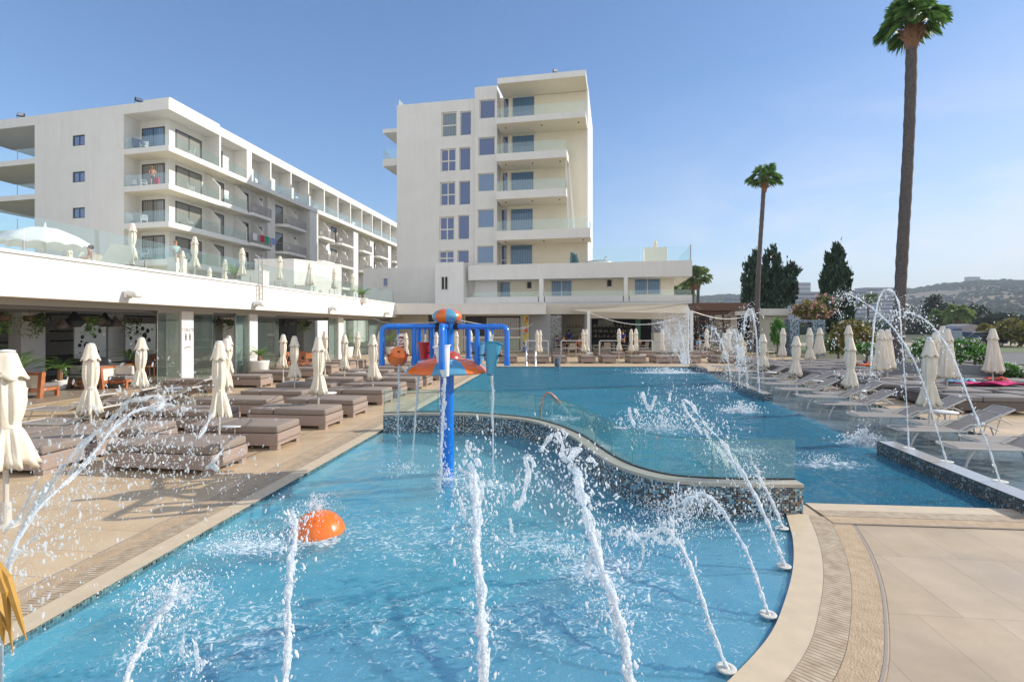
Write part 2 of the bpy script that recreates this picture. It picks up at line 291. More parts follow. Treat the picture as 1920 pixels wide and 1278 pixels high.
def water_mat(name,tint,body=(.1,.3,.4),bf=.3,foamcol=(.85,.93,.97),bsc=(5,14),bstr=.5,dist=.03,refl=1.0,rough=.03,fsc=14,fthr=(.35,.6)):
    m=bpy.data.materials.new(name); m.use_nodes=True; n=m.node_tree.nodes; l=m.node_tree.links; n.clear()
    o=n.new('ShaderNodeOutputMaterial'); tr=n.new('ShaderNodeBsdfTransparent'); tr.inputs[0].default_value=(*tint,1)
    g=n.new('ShaderNodeBsdfGlossy'); g.inputs['Roughness'].default_value=rough; g.inputs[0].default_value=(1,1,1,1)
    t=n.new('ShaderNodeTexCoord')
    n1=n.new('ShaderNodeTexNoise'); n1.inputs['Scale'].default_value=bsc[0]; n1.inputs['Detail'].default_value=4; n1.inputs['Distortion'].default_value=.6
    n2=n.new('ShaderNodeTexNoise'); n2.inputs['Scale'].default_value=bsc[1]; n2.inputs['Detail'].default_value=5; n2.inputs['Distortion'].default_value=1.2
    l.new(t.outputs['Object'],n1.inputs['Vector']); l.new(t.outputs['Object'],n2.inputs['Vector'])
    ad=n.new('ShaderNodeMath'); ad.operation='MULTIPLY_ADD'; ad.inputs[1].default_value=.35; l.new(n2.outputs['Fac'],ad.inputs[0]); l.new(n1.outputs['Fac'],ad.inputs[2])
    bp=n.new('ShaderNodeBump'); bp.inputs['Strength'].default_value=bstr; bp.inputs['Distance'].default_value=dist; l.new(ad.outputs[0],bp.inputs['Height']); l.new(bp.outputs[0],g.inputs['Normal'])
    f=n.new('ShaderNodeFresnel'); l.new(bp.outputs[0],f.inputs['Normal']); gg=n.new('ShaderNodeNewGeometry'); fi=n.new('ShaderNodeMapRange'); fi.inputs['To Min'].default_value=1.33; fi.inputs['To Max'].default_value=1/1.33; l.new(gg.outputs['Backfacing'],fi.inputs['Value']); l.new(fi.outputs[0],f.inputs[0])
    fm=n.new('ShaderNodeMath'); fm.operation='MULTIPLY'; fm.inputs[1].default_value=refl; fm.use_clamp=True; l.new(f.outputs[0],fm.inputs[0])
    mx=n.new('ShaderNodeMixShader'); l.new(fm.outputs[0],mx.inputs[0]); l.new(tr.outputs[0],mx.inputs[1]); l.new(g.outputs[0],mx.inputs[2])
    # foam where the mesh says the water is churned
    at=n.new('ShaderNodeAttribute'); at.attribute_name='foam'
    n3=n.new('ShaderNodeTexNoise'); n3.inputs['Scale'].default_value=fsc; n3.inputs['Detail'].default_value=9; n3.inputs['Roughness'].default_value=.68; n3.inputs['Distortion'].default_value=1.6; l.new(t.outputs['Object'],n3.inputs['Vector'])
    s=n.new('ShaderNodeMath'); s.operation='SUBTRACT'; s.inputs[0].default_value=1; l.new(at.outputs['Fac'],s.inputs[1])
    mrn=n.new('ShaderNodeMapRange'); mrn.inputs['From Min'].default_value=0; mrn.inputs['From Max'].default_value=1; mrn.inputs['To Min'].default_value=fthr[0]; mrn.inputs['To Max'].default_value=fthr[1]+.25; l.new(s.outputs[0],mrn.inputs['Value'])
    sb=n.new('ShaderNodeMath'); sb.operation='SUBTRACT'; l.new(n3.outputs['Fac'],sb.inputs[0]); l.new(mrn.outputs[0],sb.inputs[1])
    ml=n.new('ShaderNodeMath'); ml.operation='MULTIPLY'; ml.inputs[1].default_value=5.0; ml.use_clamp=True; l.new(sb.outputs[0],ml.inputs[0])
    ml2=n.new('ShaderNodeMath'); ml2.operation='MULTIPLY'; ml2.inputs[1].default_value=.8; l.new(ml.outputs[0],ml2.inputs[0])
    df=n.new('ShaderNodeBsdfDiffuse'); df.inputs[0].default_value=(*foamcol,1)
    bd=n.new('ShaderNodeBsdfDiffuse'); bd.inputs[0].default_value=(*body,1); mb_=n.new('ShaderNodeMixShader'); mb_.inputs[0].default_value=bf; l.new(tr.outputs[0],mb_.inputs[1]); l.new(bd.outputs[0],mb_.inputs[2]); l.new(mb_.outputs[0],mx.inputs[1])
    m2=n.new('ShaderNodeMixShader'); l.new(ml2.outputs[0],m2.inputs[0]); l.new(mx.outputs[0],m2.inputs[1]); l.new(df.outputs[0],m2.inputs[2]); l.new(m2.outputs[0],o.inputs[0])
    return m
M={}
def foammat(name,col):
    m=leafmat0(name,col,.5); n=m.node_tree.nodes; l=m.node_tree.links; o=n['Material Output']; src=o.inputs[0].links[0].from_socket
    t=n.new('ShaderNodeTexCoord'); mp=n.new('ShaderNodeMapping'); mp.inputs['Scale'].default_value=(1,1,.35); z=n.new('ShaderNodeTexNoise'); z.inputs['Scale'].default_value=55; z.inputs['Detail'].default_value=5; z.inputs['Roughness'].default_value=.7
    l.new(t.outputs['Object'],mp.inputs['Vector']); l.new(mp.outputs[0],z.inputs['Vector']); r=n.new('ShaderNodeMapRange'); r.inputs['From Min'].default_value=.44; r.inputs['From Max'].default_value=.58; r.inputs['To Min'].default_value=.78; r.inputs['To Max'].default_value=0; l.new(z.outputs['Fac'],r.inputs['Value'])
    tr=n.new('ShaderNodeBsdfTransparent'); tr.inputs[0].default_value=(.95,.98,1,1); mx=n.new('ShaderNodeMixShader'); l.new(r.outputs[0],mx.inputs[0]); l.new(src,mx.inputs[1]); l.new(tr.outputs[0],mx.inputs[2]); l.new(mx.outputs[0],o.inputs[0])
    bp=n.new('ShaderNodeBump'); bp.inputs['Strength'].default_value=.6; bp.inputs['Distance'].default_value=.01; l.new(z.outputs['Fac'],bp.inputs['Height']); l.new(bp.outputs[0],n['Principled BSDF'].inputs['Normal']); return m
def leafmat0(name,col,tr):
    m=bpy.data.materials.new(name); m.use_nodes=True; n=m.node_tree.nodes; l=m.node_tree.links; b=n['Principled BSDF']; b.inputs['Base Color'].default_value=(*col,1); b.inputs['Roughness'].default_value=.3; t=n.new('ShaderNodeBsdfTranslucent'); t.inputs[0].default_value=(*col,1); mx=n.new('ShaderNodeMixShader'); mx.inputs[0].default_value=tr; l.new(b.outputs[0],mx.inputs[1]); l.new(t.outputs[0],mx.inputs[2]); l.new(mx.outputs[0],n['Material Output'].inputs[0]); return m
def plaster(name,col):
    m=mat(name,col,.78,var=.035,vscale=.6,bump=.05,bscale=30); n=m.node_tree.nodes; l=m.node_tree.links; b=n['Principled BSDF']; t=n['Texture Coordinate']
    src=b.inputs['Base Color'].links[0].from_socket
    mp=n.new('ShaderNodeMapping'); mp.inputs['Scale'].default_value=(1.6,1.6,.12); z=n.new('ShaderNodeTexNoise'); z.inputs['Scale'].default_value=1.4; z.inputs['Detail'].default_value=8; z.inputs['Roughness'].default_value=.7
    l.new(t.outputs['Object'],mp.inputs['Vector']); l.new(mp.outputs[0],z.inputs['Vector']); r=n.new('ShaderNodeValToRGB'); r.color_ramp.elements[0].position=.34; r.color_ramp.elements[1].position=.52; r.color_ramp.elements[0].color=(.955,.95,.94,1); r.color_ramp.elements[1].color=(1,1,1,1)
    l.new(z.outputs['Fac'],r.inputs[0]); mx=n.new('ShaderNodeMixRGB'); mx.blend_type='MULTIPLY'; mx.inputs['Fac'].default_value=1; l.new(src,mx.inputs['Color1']); l.new(r.outputs[0],mx.inputs['Color2']); l.new(mx.outputs[0],b.inputs['Base Color']); return m
M['plaster']=plaster('white_plaster',(.80,.78,.74))
M['plaster_g']=plaster('grey_white_plaster',(.75,.73,.69))
M['cream_bounce']=mat('bounce_warmed_cream',(.84,.77,.62),.8,var=.03,vscale=.8)  # warm cream puts bounced light into the colour of undersides and recessed walls
M['trim']=mat('white_trim',(.82,.82,.80),.5)
M['greywall']=mat('grey_wall',(.36,.37,.39),.7,var=.04)
M['beigewall']=mat('beige_wall',(.60,.56,.47),.8,var=.04)
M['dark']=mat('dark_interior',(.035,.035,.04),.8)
M['darkframe']=mat('dark_window_frame',(.03,.03,.035),.4)
M['whiteframe']=mat('cream_window_frame',(.72,.68,.60),.45)
M['winblue']=mat('sky_tinted_window_glass',(.012,.06,.21),.03,spec=1.0,coat=1.0)  # blue base carries the sky that the panes reflect
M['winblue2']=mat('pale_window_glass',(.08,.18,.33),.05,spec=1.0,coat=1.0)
M['curtain']=mat('window_curtain',(.50,.50,.46),.6,var=.25,vscale=9)
M['curtainglass']=None
M['rail']=mat('grey_metal_rail',(.45,.42,.39),.4,metal=.3)
M['steel']=mat('steel',(.62,.62,.62),.25,metal=1)
M['glass']=glass('balustrade_glass',(.93,.975,.97),.06,opac=.02,ocol=(.55,.72,.72))
M['glass2']=glass('pool_fence_glass',(.90,.975,.96),.06,opac=.03,ocol=(.45,.75,.72))
M['glassd']=glass('door_glass',(.86,.93,.91),.08,opac=.05,ocol=(.4,.5,.47))
M['glassedge']=mat('glass_edge',(.12,.30,.26),.2)
M['deck']=stone_tiles('sandstone_paving',(.56,.425,.27),(.59,.45,.29),1.2,.6,R(5.8))
M['deck2']=stone_tiles('pale_paving',(.44,.345,.235),(.50,.395,.275),.62,1.25,R(6.5),mort=.004,mcol=(.33,.26,.19),nv=.09)
M['coping']=mat('pale_coping',(.60,.49,.34),.5,var=.07,vscale=5,bump=.1,bscale=90)
M['rough']=mat('rough_sandstone',(.50,.37,.24),.85,var=.14,vscale=7,bump=.8,bscale=70)
M['joint']=mat('grey_joint',(.30,.27,.24),.8)
M['grate']=grate_mat('slotted_grate')
MC=[(.02,.02,.025),(.02,.03,.045),(.03,.02,.02),(.13,.09,.065),(.24,.15,.08),(.08,.20,.28),(.13,.30,.40),(.22,.42,.50),(.50,.60,.62),(.02,.08,.15),(.03,.03,.035),(.68,.68,.64),(.18,.36,.44)]
M['mosaic']=mosaic('glass_mosaic',MC,.03)
M['mosaic_o']=mosaic('glass_mosaic_block',[(.02,.025,.03),(.05,.08,.12),(.09,.14,.2),(.16,.25,.33),(.03,.05,.09),(.28,.36,.42),(.02,.03,.06)],.034)
M['mosaic_n']=mosaic('brown_mosaic',[(.015,.015,.02),(.05,.035,.03),(.14,.08,.05),(.02,.02,.025),(.08,.13,.17),(.03,.03,.04),(.02,.015,.015),(.10,.06,.045),(.30,.32,.31),(.02,.02,.02),(.20,.13,.09)],.034)
M['mosaic_b']=mosaic('blue_mosaic',[(.02,.05,.12),(.05,.12,.22),(.12,.22,.32),(.25,.35,.42),(.4,.5,.55),(.03,.04,.06)],.07,coord='Object')
M['waterline']=mosaic('waterline_mosaic',[(.02,.05,.05),(.03,.09,.10),(.07,.17,.18),(.02,.02,.02),(.13,.24,.24)],.035)
M['wfloor']=mat('wading_floor',(.09,.40,.52),.5,var=.12,vscale=1.2)
M['mfloor']=mat('pool_floor',(.025,.37,.44),.5,var=.12,vscale=.35)
M['sfloor']=mat('shelf_floor',(.21,.25,.27),.6,var=.2,vscale=1.5)
M['white']=mat('white_plastic',(.8,.8,.79),.4)
M['cream']=mat('cream_canvas',(.77,.70,.58),.85,var=.05,vscale=4,bump=.25,bscale=14)
M['canvas_w']=mat('white_canvas',(.80,.80,.80),.85)
M['wicker']=weave('brown_wicker',(.40,.305,.255))
M['wickerd']=weave('dark_wicker',(.15,.12,.105))
M['cushion']=mat('taupe_cushion',(.265,.215,.18),.9,var=.08,vscale=3,bump=.2,bscale=25)
M['cushiong']=mat('grey_cushion',(.20,.185,.18),.9,var=.08,vscale=3,bump=.2,bscale=25)
M['sling']=weave('grey_sling',(.34,.30,.26),120)
M['alu']=mat('painted_aluminium',(.60,.57,.52),.35,metal=.1)
M['wood']=mat('orange_teak',(.42,.15,.06),.5,var=.25,vscale=6)
M['wooddark']=mat('dark_wood',(.12,.06,.035),.5,var=.2,vscale=6)
M['blue']=mat('blue_plastic',(.008,.19,.72),.22,coat=.4,var=.06,vscale=5)
M['ltblue']=mat('light_blue_plastic',(.10,.33,.52),.25,coat=.4)
M['orange']=mat('orange_plastic',(.85,.17,.015),.25,coat=.4,var=.08,vscale=8)
M['red']=mat('red_plastic',(.45,.02,.03),.25,coat=.4)
M['black']=mat('black_plastic',(.02,.02,.022),.4)
M['copper']=mat('pink_copper_pipe',(.46,.26,.20),.45,metal=.15,var=.15,vscale=20)
M['foam']=leafmat0('white_water',(.93,.95,.97),.5); M['core']=foammat('streaky_white_water',(.93,.95,.97))
M['clearw']=glass('falling_water',(.93,.96,.98),.16,rough=.05,opac=.30,ocol=(.92,.95,.98))
M['asphalt']=mat('asphalt',(.10,.10,.105),.85,var=.15,vscale=2)
M['ground']=mat('dry_ground',(.13,.12,.06),.95,var=.3,vscale=.08,var2=(.09,.11,.05))
M['grass']=mat('grass',(.10,.13,.04),.95,var=.3,vscale=2)
M['bark']=mat('palm_bark',(.115,.097,.09),.9,var=.35,vscale=9,bump=.8,bscale=25)
M['thatch']=mat('palm_boot',(.26,.13,.07),.9,var=.4,vscale=14,bump=.6,bscale=30)
def leafmat(name,c1,c2,vs=1.5,tr=.25):
    m=bpy.data.materials.new(name); m.use_nodes=True; n=m.node_tree.nodes; l=m.node_tree.links; b=n['Principled BSDF']; b.inputs['Roughness'].default_value=.5
    g=n.new('ShaderNodeNewGeometry'); r=n.new('ShaderNodeValToRGB'); r.color_ramp.elements[0].color=(*c1,1); r.color_ramp.elements[1].color=(*c2,1)
    l.new(g.outputs['Random Per Island'],r.inputs[0]); l.new(r.outputs[0],b.inputs['Base Color'])
    o=n['Material Output']; t=n.new('ShaderNodeBsdfTranslucent'); l.new(r.outputs[0],t.inputs[0]); mx=n.new('ShaderNodeMixShader'); mx.inputs[0].default_value=tr
    l.new(b.outputs[0],mx.inputs[1]); l.new(t.outputs[0],mx.inputs[2]); l.new(mx.outputs[0],o.inputs[0]); return m
M['palm']=leafmat('palm_leaf',(.06,.18,.04),(.30,.48,.12),tr=.4)
M['palmlt']=leafmat('pale_palm_leaf',(.10,.19,.05),(.30,.36,.12))
M['cyp']=leafmat('cypress_leaf',(.008,.03,.018),(.035,.085,.035),tr=.1)
M['bush']=leafmat('bush_leaf',(.05,.10,.015),(.16,.22,.04))
M['bushy']=leafmat('yellow_bush_leaf',(.11,.11,.02),(.30,.26,.06))
M['hedge']=leafmat('hedge_leaf',(.04,.16,.02),(.14,.34,.05))
M['flower']=leafmat('pink_petals',(.55,.12,.18),(.85,.55,.55))
M['flowerw']=leafmat('white_petals',(.75,.75,.7),(.85,.85,.8))
M['deadleaf']=leafmat('dry_palm_leaf',(.45,.24,.04),(.60,.36,.08))
M['fartree']=leafmat('far_tree',(.02,.04,.02),(.05,.08,.035),tr=0)
for _k in ('fartree',): M[_k].node_tree.nodes['Principled BSDF'].inputs['Specular IOR Level'].default_value=.05; M[_k].node_tree.nodes['Principled BSDF'].inputs['Roughness'].default_value=1
M['pine']=leafmat('dark_pine',(.012,.03,.016),(.04,.07,.03),tr=.1)
# ---------------------------------------------------------------- ground, pools, decks
def leftX(Y): return -4.572+.101*Y
arc=[(-4.15,4.15),(-4.12,3.75),(-3.85,3.2),(-3.3,2.8),(-2.4,2.5),(-1.3,2.42),(-.3,2.55),(.55,2.95),(1.1,3.33),(1.615,3.753),(2.163,4.274),(2.58,4.81),(3.04,5.498),(3.445,6.24),(3.80,7.05),(3.95,7.40)]
def smoothpath(pts,n=6):
    out=[]
    for i in range(len(pts)-1):
        p0=Vector(pts[max(i-1,0)]);p1=Vector(pts[i]);p2=Vector(pts[i+1]);p3=Vector(pts[min(i+2,len(pts)-1)])
        for k in range(n):
            t=k/n; out.append(.5*((2*p1)+(p2-p0)*t+(2*p0-5*p1+4*p2-p3)*t*t+(3*p1-p0-3*p2+p3)*t**3))
    out.append(Vector(pts[-1])); return out
arcs=smoothpath(arc,5)
NR=lambda X: 7.495-.088*(X-4.28)          # near edge of the big pool
LIP=lambda Y: 7.17+.16*(Y-7.17) if Y<12.3 else 8.0+.170*(Y-12.3)
SHF=lambda Y: LIP(Y)+3.35
FAR=33.3
leftedge=[Vector((leftX(y),y)) for y in (FAR,28,22,17,12.66,9,6)]
nearedge=[Vector((4.3,NR(4.3))),Vector((7.2,NR(7.2))),Vector((11.2,6.9))]
rightedge=[Vector((11.0,9.5)),Vector((11.4,13)),Vector((12.3,18)),Vector((13.2,24)),Vector((13.9,29.5))]
faredge=[Vector((11.3,29.5)),Vector((11.5,33.1)),Vector((5,33.2))]
outline=leftedge+[Vector(p) for p in arcs]+nearedge+rightedge+faredge
# the deck: one sheet with the pool cut out
def sheet_with_hole(outer,inner,z,name,m):
    bm=bmesh.new()
    def loop(pts):
        vs=[bm.verts.new((p[0],p[1],z)) for p in pts]; return [bm.edges.new((vs[i],vs[(i+1)%len(vs)])) for i in range(len(vs))]
    e=loop(outer)+loop(inner); bmesh.ops.triangle_fill(bm,use_beauty=True,use_dissolve=False,edges=e)
    # keep only faces outside the hole
    bm.normal_update()
    for f in bm.faces:
        if f.normal.z<0: f.normal_flip()
    me=bpy.data.meshes.new(name); bm.to_mesh(me); bm.free(); me.materials.append(m)
    o=bpy.data.objects.new(name,me); COL.objects.link(o); tag(o,kind='structure'); return o
split=Vector((4.2,7.42))
deckouter=[(-45,-5),(24,-5),(24,62),(-45,62)]
deck=sheet_with_hole(deckouter,outline,0.0,'deck_floor',M['deck'])
# paler paving in front of the big pool on the right: laid over the deck sheet
mb=MB(); pv=[p for p in arcs[25:]]
def offs(path,d):
    out=[]
    for i,p in enumerate(path):
        t=(path[min(i+1,len(path)-1)]-path[max(i-1,0)]).normalized(); out.append(p+Vector((t.y,-t.x))*d)
    return out
def ribbon(mb,path,d0,d1,z,s0=0):
    A=offs(path,d0); B=offs(path,d1); s=s0
    for i in range(len(path)-1):
        ds=(path[i+1]-path[i]).length
        a,b,c,d=A[i],B[i],B[i+1],A[i+1]
        mb.quad((a.x,a.y,z),(b.x,b.y,z),(c.x,c.y,z),(d.x,d.y,z),uv=[(s,0),(s,d1-d0),(s+ds,d1-d0),(s+ds,0)]); s+=ds
def resample(path,step=.12):
    out=[path[0]]; 
    for i in range(len(path)-1):
        L=(path[i+1]-path[i]).length; n=max(1,int(L/step))
        for k in range(1,n+1): out.append(path[i].lerp(path[i+1],k/n))
    return out
near_r=resample([Vector((4.3,NR(4.3))),Vector((7.2,NR(7.2))),Vector((10.9,6.93))],.2)
arcfull=[Vector(p) for p in arcs]
left_r=resample([Vector((leftX(y),y)) for y in (FAR,12.66,6,4.25)],.5)
arcR=[p for p in arcfull if p.y<7.2 or p.x<3]
OUT=1   # outward side sign for these paths (path runs counter-clockwise: outside is on the right)
poly=[(p.x,p.y) for p in offs(arcR,.78)][20:]+[(5.0,6.78),(12.5,6.1),(12.5,-4.5),(-3,-4.5)]
bm=bmesh.new(); vs=[bm.verts.new((x,y,.004)) for x,y in poly]; f=bm.faces.new(vs); f.normal_update()
if f.normal.z<0: f.normal_flip()
bmesh.ops.triangulate(bm,faces=[f]); me=bpy.data.meshes.new('pale_paving'); bm.to_mesh(me); bm.free(); me.materials.append(M['deck2']); o=bpy.data.objects.new('pavement',me); COL.objects.link(o); tag(o,kind='structure')
def edge_set(path,z,outer='rough'):
    a=MB(); ribbon(a,path,-.02,.26,z); struct(a,'pool_kerb',M['coping'])
    a=MB(); ribbon(a,path,.263,.50,z+.002); struct(a,'grated_path',M['grate'])
    a=MB(); ribbon(a,path,.503,.74,z); struct(a,'stone_kerb',M[outer])
    a=MB(); ribbon(a,path,.743,.765,z-.002); struct(a,'pavement_line',M['joint'])
edge_set(left_r+arcR[1:],.009)
edge_set(near_r,.016)
far_r=resample([Vector((11.3,33.1)),Vector((leftX(FAR),33.3))],1)
a=MB(); ribbon(a,far_r,-.02,.6,.009); struct(a,'pool_kerb',M['coping'])
# walls of the basin
def skirt(mb,path,z0,z1):
    s=0
    for i in range(len(path)-1):
        a,b=path[i],path[i+1]; ds=(b-a).length
        mb.quad((a.x,a.y,z0),(b.x,b.y,z0),(b.x,b.y,z1),(a.x,a.y,z1),uv=[(s,z0),(s+ds,z0),(s+ds,z1),(s,z1)]); s+=ds
a=MB(); skirt(a,resample(outline+[outline[0]],.6),-.085,0.009); struct(a,'pool_wall',M['waterline'])
a=MB(); skirt(a,resample([p for p in left_r+arcR[1:] if p.y<12.7],.6),-.5,-.085); struct(a,'pool_wall',M['wfloor'])
a=MB(); skirt(a,resample([Vector((leftX(FAR),FAR)),Vector((leftX(12.7),12.7))],.6),-1.6,-.085); skirt(a,resample(nearedge+rightedge+faredge+[Vector((leftX(FAR),FAR))],.6),-1.6,-.085); struct(a,'pool_wall',M['mfloor'])
# dividing wall (plan taken from the coping line)
cpx=[(718.5,779.5),(780,777.5),(840,778),(900,780.5),(980,788),(1025,799),(1055.5,811),(1080,824),(1101,840),(1131,861),(1160,876.5),(1191.5,888),(1230,898),(1270,904.6),(1320,908.5),(1373,910.7),(1440,911.6),(1505.6,912)]
dw=[Vector(((x-960)/FPX*(FPX*2.22/(y-HY)),FPX*2.22/(y-HY))) for x,y in cpx]
dw=resample(smoothpath([tuple(p) for p in dw],5),.09)
dwi=offs(dw,-.24)       # the far side
dwall=thing('dividing_wall','low S-curved wall of multicoloured glass mosaic between wading pool and big pool','wall',(dw[len(dw)//2].x,dw[len(dw)//2].y,0))
a=MB(); s=0
def uvwall(mb,A,z0,z1,flip=False):
    s=0
    for i in range(len(A)-1):
        p,q=A[i],A[i+1]; ds=(q-p).length
        mb.quad((p.x,p.y,z0),(q.x,q.y,z0),(q.x,q.y,z1),(p.x,p.y,z1),uv=[(s,z0),(s+ds,z0),(s+ds,z1),(s,z1)]); s+=ds
uvwall(a,dw,-.10,.375); uvwall(a,dwi[::-1],-1.5,.375); uvwall(a,[dw[-1],dwi[-1]],-.5,.375); uvwall(a,[dwi[0],dw[0]],-.5,.375)
a.build('mosaic_face',M['mosaic'],dwall); a=MB(); uvwall(a,offs(dw,.004),-.5,-.10); a.build('wall_foot',M['wfloor'],dwall)
a=MB(); A=offs(dw,.03); B=offs(dwi,-.0)
for i in range(len(A)-1):
    p,q,r,t=A[i],A[i+1],B[i+1],B[i]; a.hexa([(v.x,v.y,z) for z in (.375,.42) for v in (p,q,r,t)])
a.build('coping',mat('wall_coping',(.45,.41,.34),.5,var=.12,vscale=6),dwall)
gf=thing('glass_fence','curved frameless glass fence standing on the mosaic wall of the wading pool','fence',(dwi[len(dw)//2].x,dwi[len(dw)//2].y,.42))
gl=offs(dw,-.20); L=0; seg=[]; cuts=[0]; acc=0
for i in range(1,len(gl)):
    acc+=(gl[i]-gl[i-1]).length
    if acc>(1.25 if i<len(gl)*.45 or i>len(gl)*.75 else .7): cuts.append(i); acc=0
if cuts[-1]<len(gl)-1: cuts.append(len(gl)-1)
for c0,c1 in zip(cuts[:-1],cuts[1:]):
    a=MB(); 
    for i in range(c0,c1):
        p,q=gl[i],gl[i+1]
        if i==c0: p=p.lerp(q,.15)
        n=(q-p).normalized(); n=Vector((n.y,-n.x))*.006
        a.hexa([(p.x,p.y,.425),(q.x,q.y,.425),(q.x-n.x*2,q.y-n.y*2,.425),(p.x-n.x*2,p.y-n.y*2,.425),(p.x,p.y,.98),(q.x,q.y,.98),(q.x-n.x*2,q.y-n.y*2,.98),(p.x-n.x*2,p.y-n.y*2,.98)])
    a.cm=1; e0=gl[c0].lerp(gl[c0+1],.15); e1=gl[c1]; a.tube([(e0.x,e0.y,.43),(e0.x,e0.y,.978)],.007,4); a.tube([(e0.x,e0.y,.981)]+[(v.x,v.y,.981) for v in gl[c0+1:c1+1]],.006,4); a.cm=0
    g=a.build('glass_panel',[M['glass2'],M['glassedge']],gf)
a=MB()
for i in range(len(gl)-1):
    p,q=gl[i],gl[i+1]; n=(q-p).normalized(); n=Vector((n.y,-n.x))*.014
    a.hexa([(v.x,v.y,z) for z in (.421,.436) for v in (p+n,q+n,q-2*n,p-2*n)])
a.build('base_channel',M['black'],gf)
# pool floors
def flat(poly,z,name,m):
    bm=bmesh.new(); f=bm.faces.new([bm.verts.new((x,y,z)) for x,y in poly]); f.normal_update()
    if f.normal.z<0: f.normal_flip()
    bmesh.ops.triangulate(bm,faces=[f]); me=bpy.data.meshes.new(name); bm.to_mesh(me); bm.free(); me.materials.append(m); o=bpy.data.objects.new(name,me); COL.objects.link(o); tag(o,kind='structure'); return o
wpoly=[(leftX(12.66),12.66)]+[(leftX(y),y) for y in (9,6)]+[(p.x,p.y) for p in arcfull]+[(p.x,p.y) for p in dw[::-1]]
flat(wpoly,-.26,'wading_pool_floor',M['wfloor'])
# sloping beach of the wading pool beside the curved edge, where the jets stand
a=MB(); A=offs(arcR,0); B=offs(arcR,-.45); C2=offs(arcR,-2.3)
for i in range(6,len(A)-1):
    for P0,P1,z0,z1 in ((A,B,-.06,-.075),(B,C2,-.075,-.255)):
        p,q,r,t=P0[i],P0[i+1],P1[i+1],P1[i]; a.quad((p.x,p.y,z0),(t.x,t.y,z1),(r.x,r.y,z1),(q.x,q.y,z0))
bm_speck=mat('speckled_blue_lining',(.14,.35,.52),.5,var=.30,vscale=90)
struct(a,'wading_pool_floor',bm_speck,smooth=True)
mpoly=[(p.x,p.y) for p in dwi]+[(4.3,NR(4.3)),(7.2,NR(7.2))]+[(LIP(y),y) for y in (7.3,9,12.3,18,24,30,33.2)]+[(leftX(FAR),FAR),(leftX(20),20)]
flat(mpoly,-1.35,'pool_floor',M['mfloor'])
# shelf to the right of the lip
a=MB(); ys=[6.6,8,10,12.3,15,18,21,24,27,29.7]
for y0,y1 in zip(ys[:-1],ys[1:]):
    a.quad((LIP(y0)+.02,y0,-.11),(SHF(y0)+.4,y0,-.11),(SHF(y1)+.4,y1,-.11),(LIP(y1)+.02,y1,-.11))
    a.quad((LIP(y0)+.02,y0,-1.35),(LIP(y1)+.02,y1,-1.35),(LIP(y1)+.02,y1,-.11),(LIP(y0)+.02,y0,-.11))
struct(a,'shelf_floor',M['sfloor'])
a=MB()
for y0,y1 in ((7.2,9.8),(9.8,12.3),(12.3,16.5),(16.5,23),(23,29.6)):
    a.hexa([(LIP(y0)-.06,y0,-.3),(LIP(y0)+.20,y0,-.3),(LIP(y1)+.20,y1,-.3),(LIP(y1)-.06,y1,-.3),(LIP(y0)-.06,y0,-.05),(LIP(y0)+.20,y0,-.05),(LIP(y1)+.20,y1,-.05),(LIP(y1)-.06,y1,-.05)])
struct(a,'pool_kerb',mat('lip_stone',(.42,.46,.46),.5,var=.1))
# water sheets with real waves and churned patches
def water(name,poly,x0,x1,y0,y1,st,foams,amp,z,m,fs=3.0,mar=.15):
    P2=[Vector(p) for p in poly]; n=len(P2)
    def inside(x,y):
        c=False; j=n-1
        for i in range(n):
            a,b=P2[i],P2[j]
            if (a.y>y)!=(b.y>y) and x<(b.x-a.x)*(y-a.y)/(b.y-a.y)+a.x: c=not c
            j=i
        return c
    nx=int((x1-x0)/st)+1; ny=int((y1-y0)/st)+1; idx={}; vs=[]; fo=[]; fs_=[]
    ins={}
    for j in range(ny):
        for i in range(nx):
            x=x0+i*st; y=y0+j*st; ins[(i,j)]=inside(x,y)
    def near(i,j):
        if name=='shelf_water' or name=='pool_water':
            return ins.get((i,j),False) or ins.get((i+1,j),False) or ins.get((i,j+1),False) or ins.get((i+1,j+1),False)
        return any(ins.get((i+a,j+b),False) for a in (-1,0,1) for b in (-1,0,1))
    def V(i,j):
        if (i,j) in idx: return idx[(i,j)]
        x=x0+i*st; y=y0+j*st; f=0.0
        for (fx,fy,sx_,sy_,k) in foams:
            f=max(f,k*math.exp(-((x-fx)/sx_)**2-((y-fy)/sy_)**2))
        h=amp*(noise.noise(Vector((x*1.1,y*1.1,0)))+.6*noise.noise(Vector((x*2.6,y*2.6,3)))+.35*noise.noise(Vector((x*6,y*6,7))))
        h+=f*amp*1.5*noise.noise(Vector((x*9,y*9,1)))
        vs.append((x,y,z+max(-.04,min(.022,h)))); fo.append(f); idx[(i,j)]=len(vs)-1; return idx[(i,j)]
    for j in range(ny-1):
        for i in range(nx-1):
            if near(i,j): fs_.append((V(i,j),V(i+1,j),V(i+1,j+1),V(i,j+1)))
    me=bpy.data.meshes.new(name); me.from_pydata(vs,[],fs_); me.materials.append(m)
    at=me.attributes.new('foam','FLOAT','POINT'); at.data.foreach_set('value',fo)
    for p in me.polygons: p.use_smooth=True
    o=bpy.data.objects.new(name,me); COL.objects.link(o); tag(o,kind='structure'); return o
def g2(px,py): p=G(px,py); return p.x,p.y
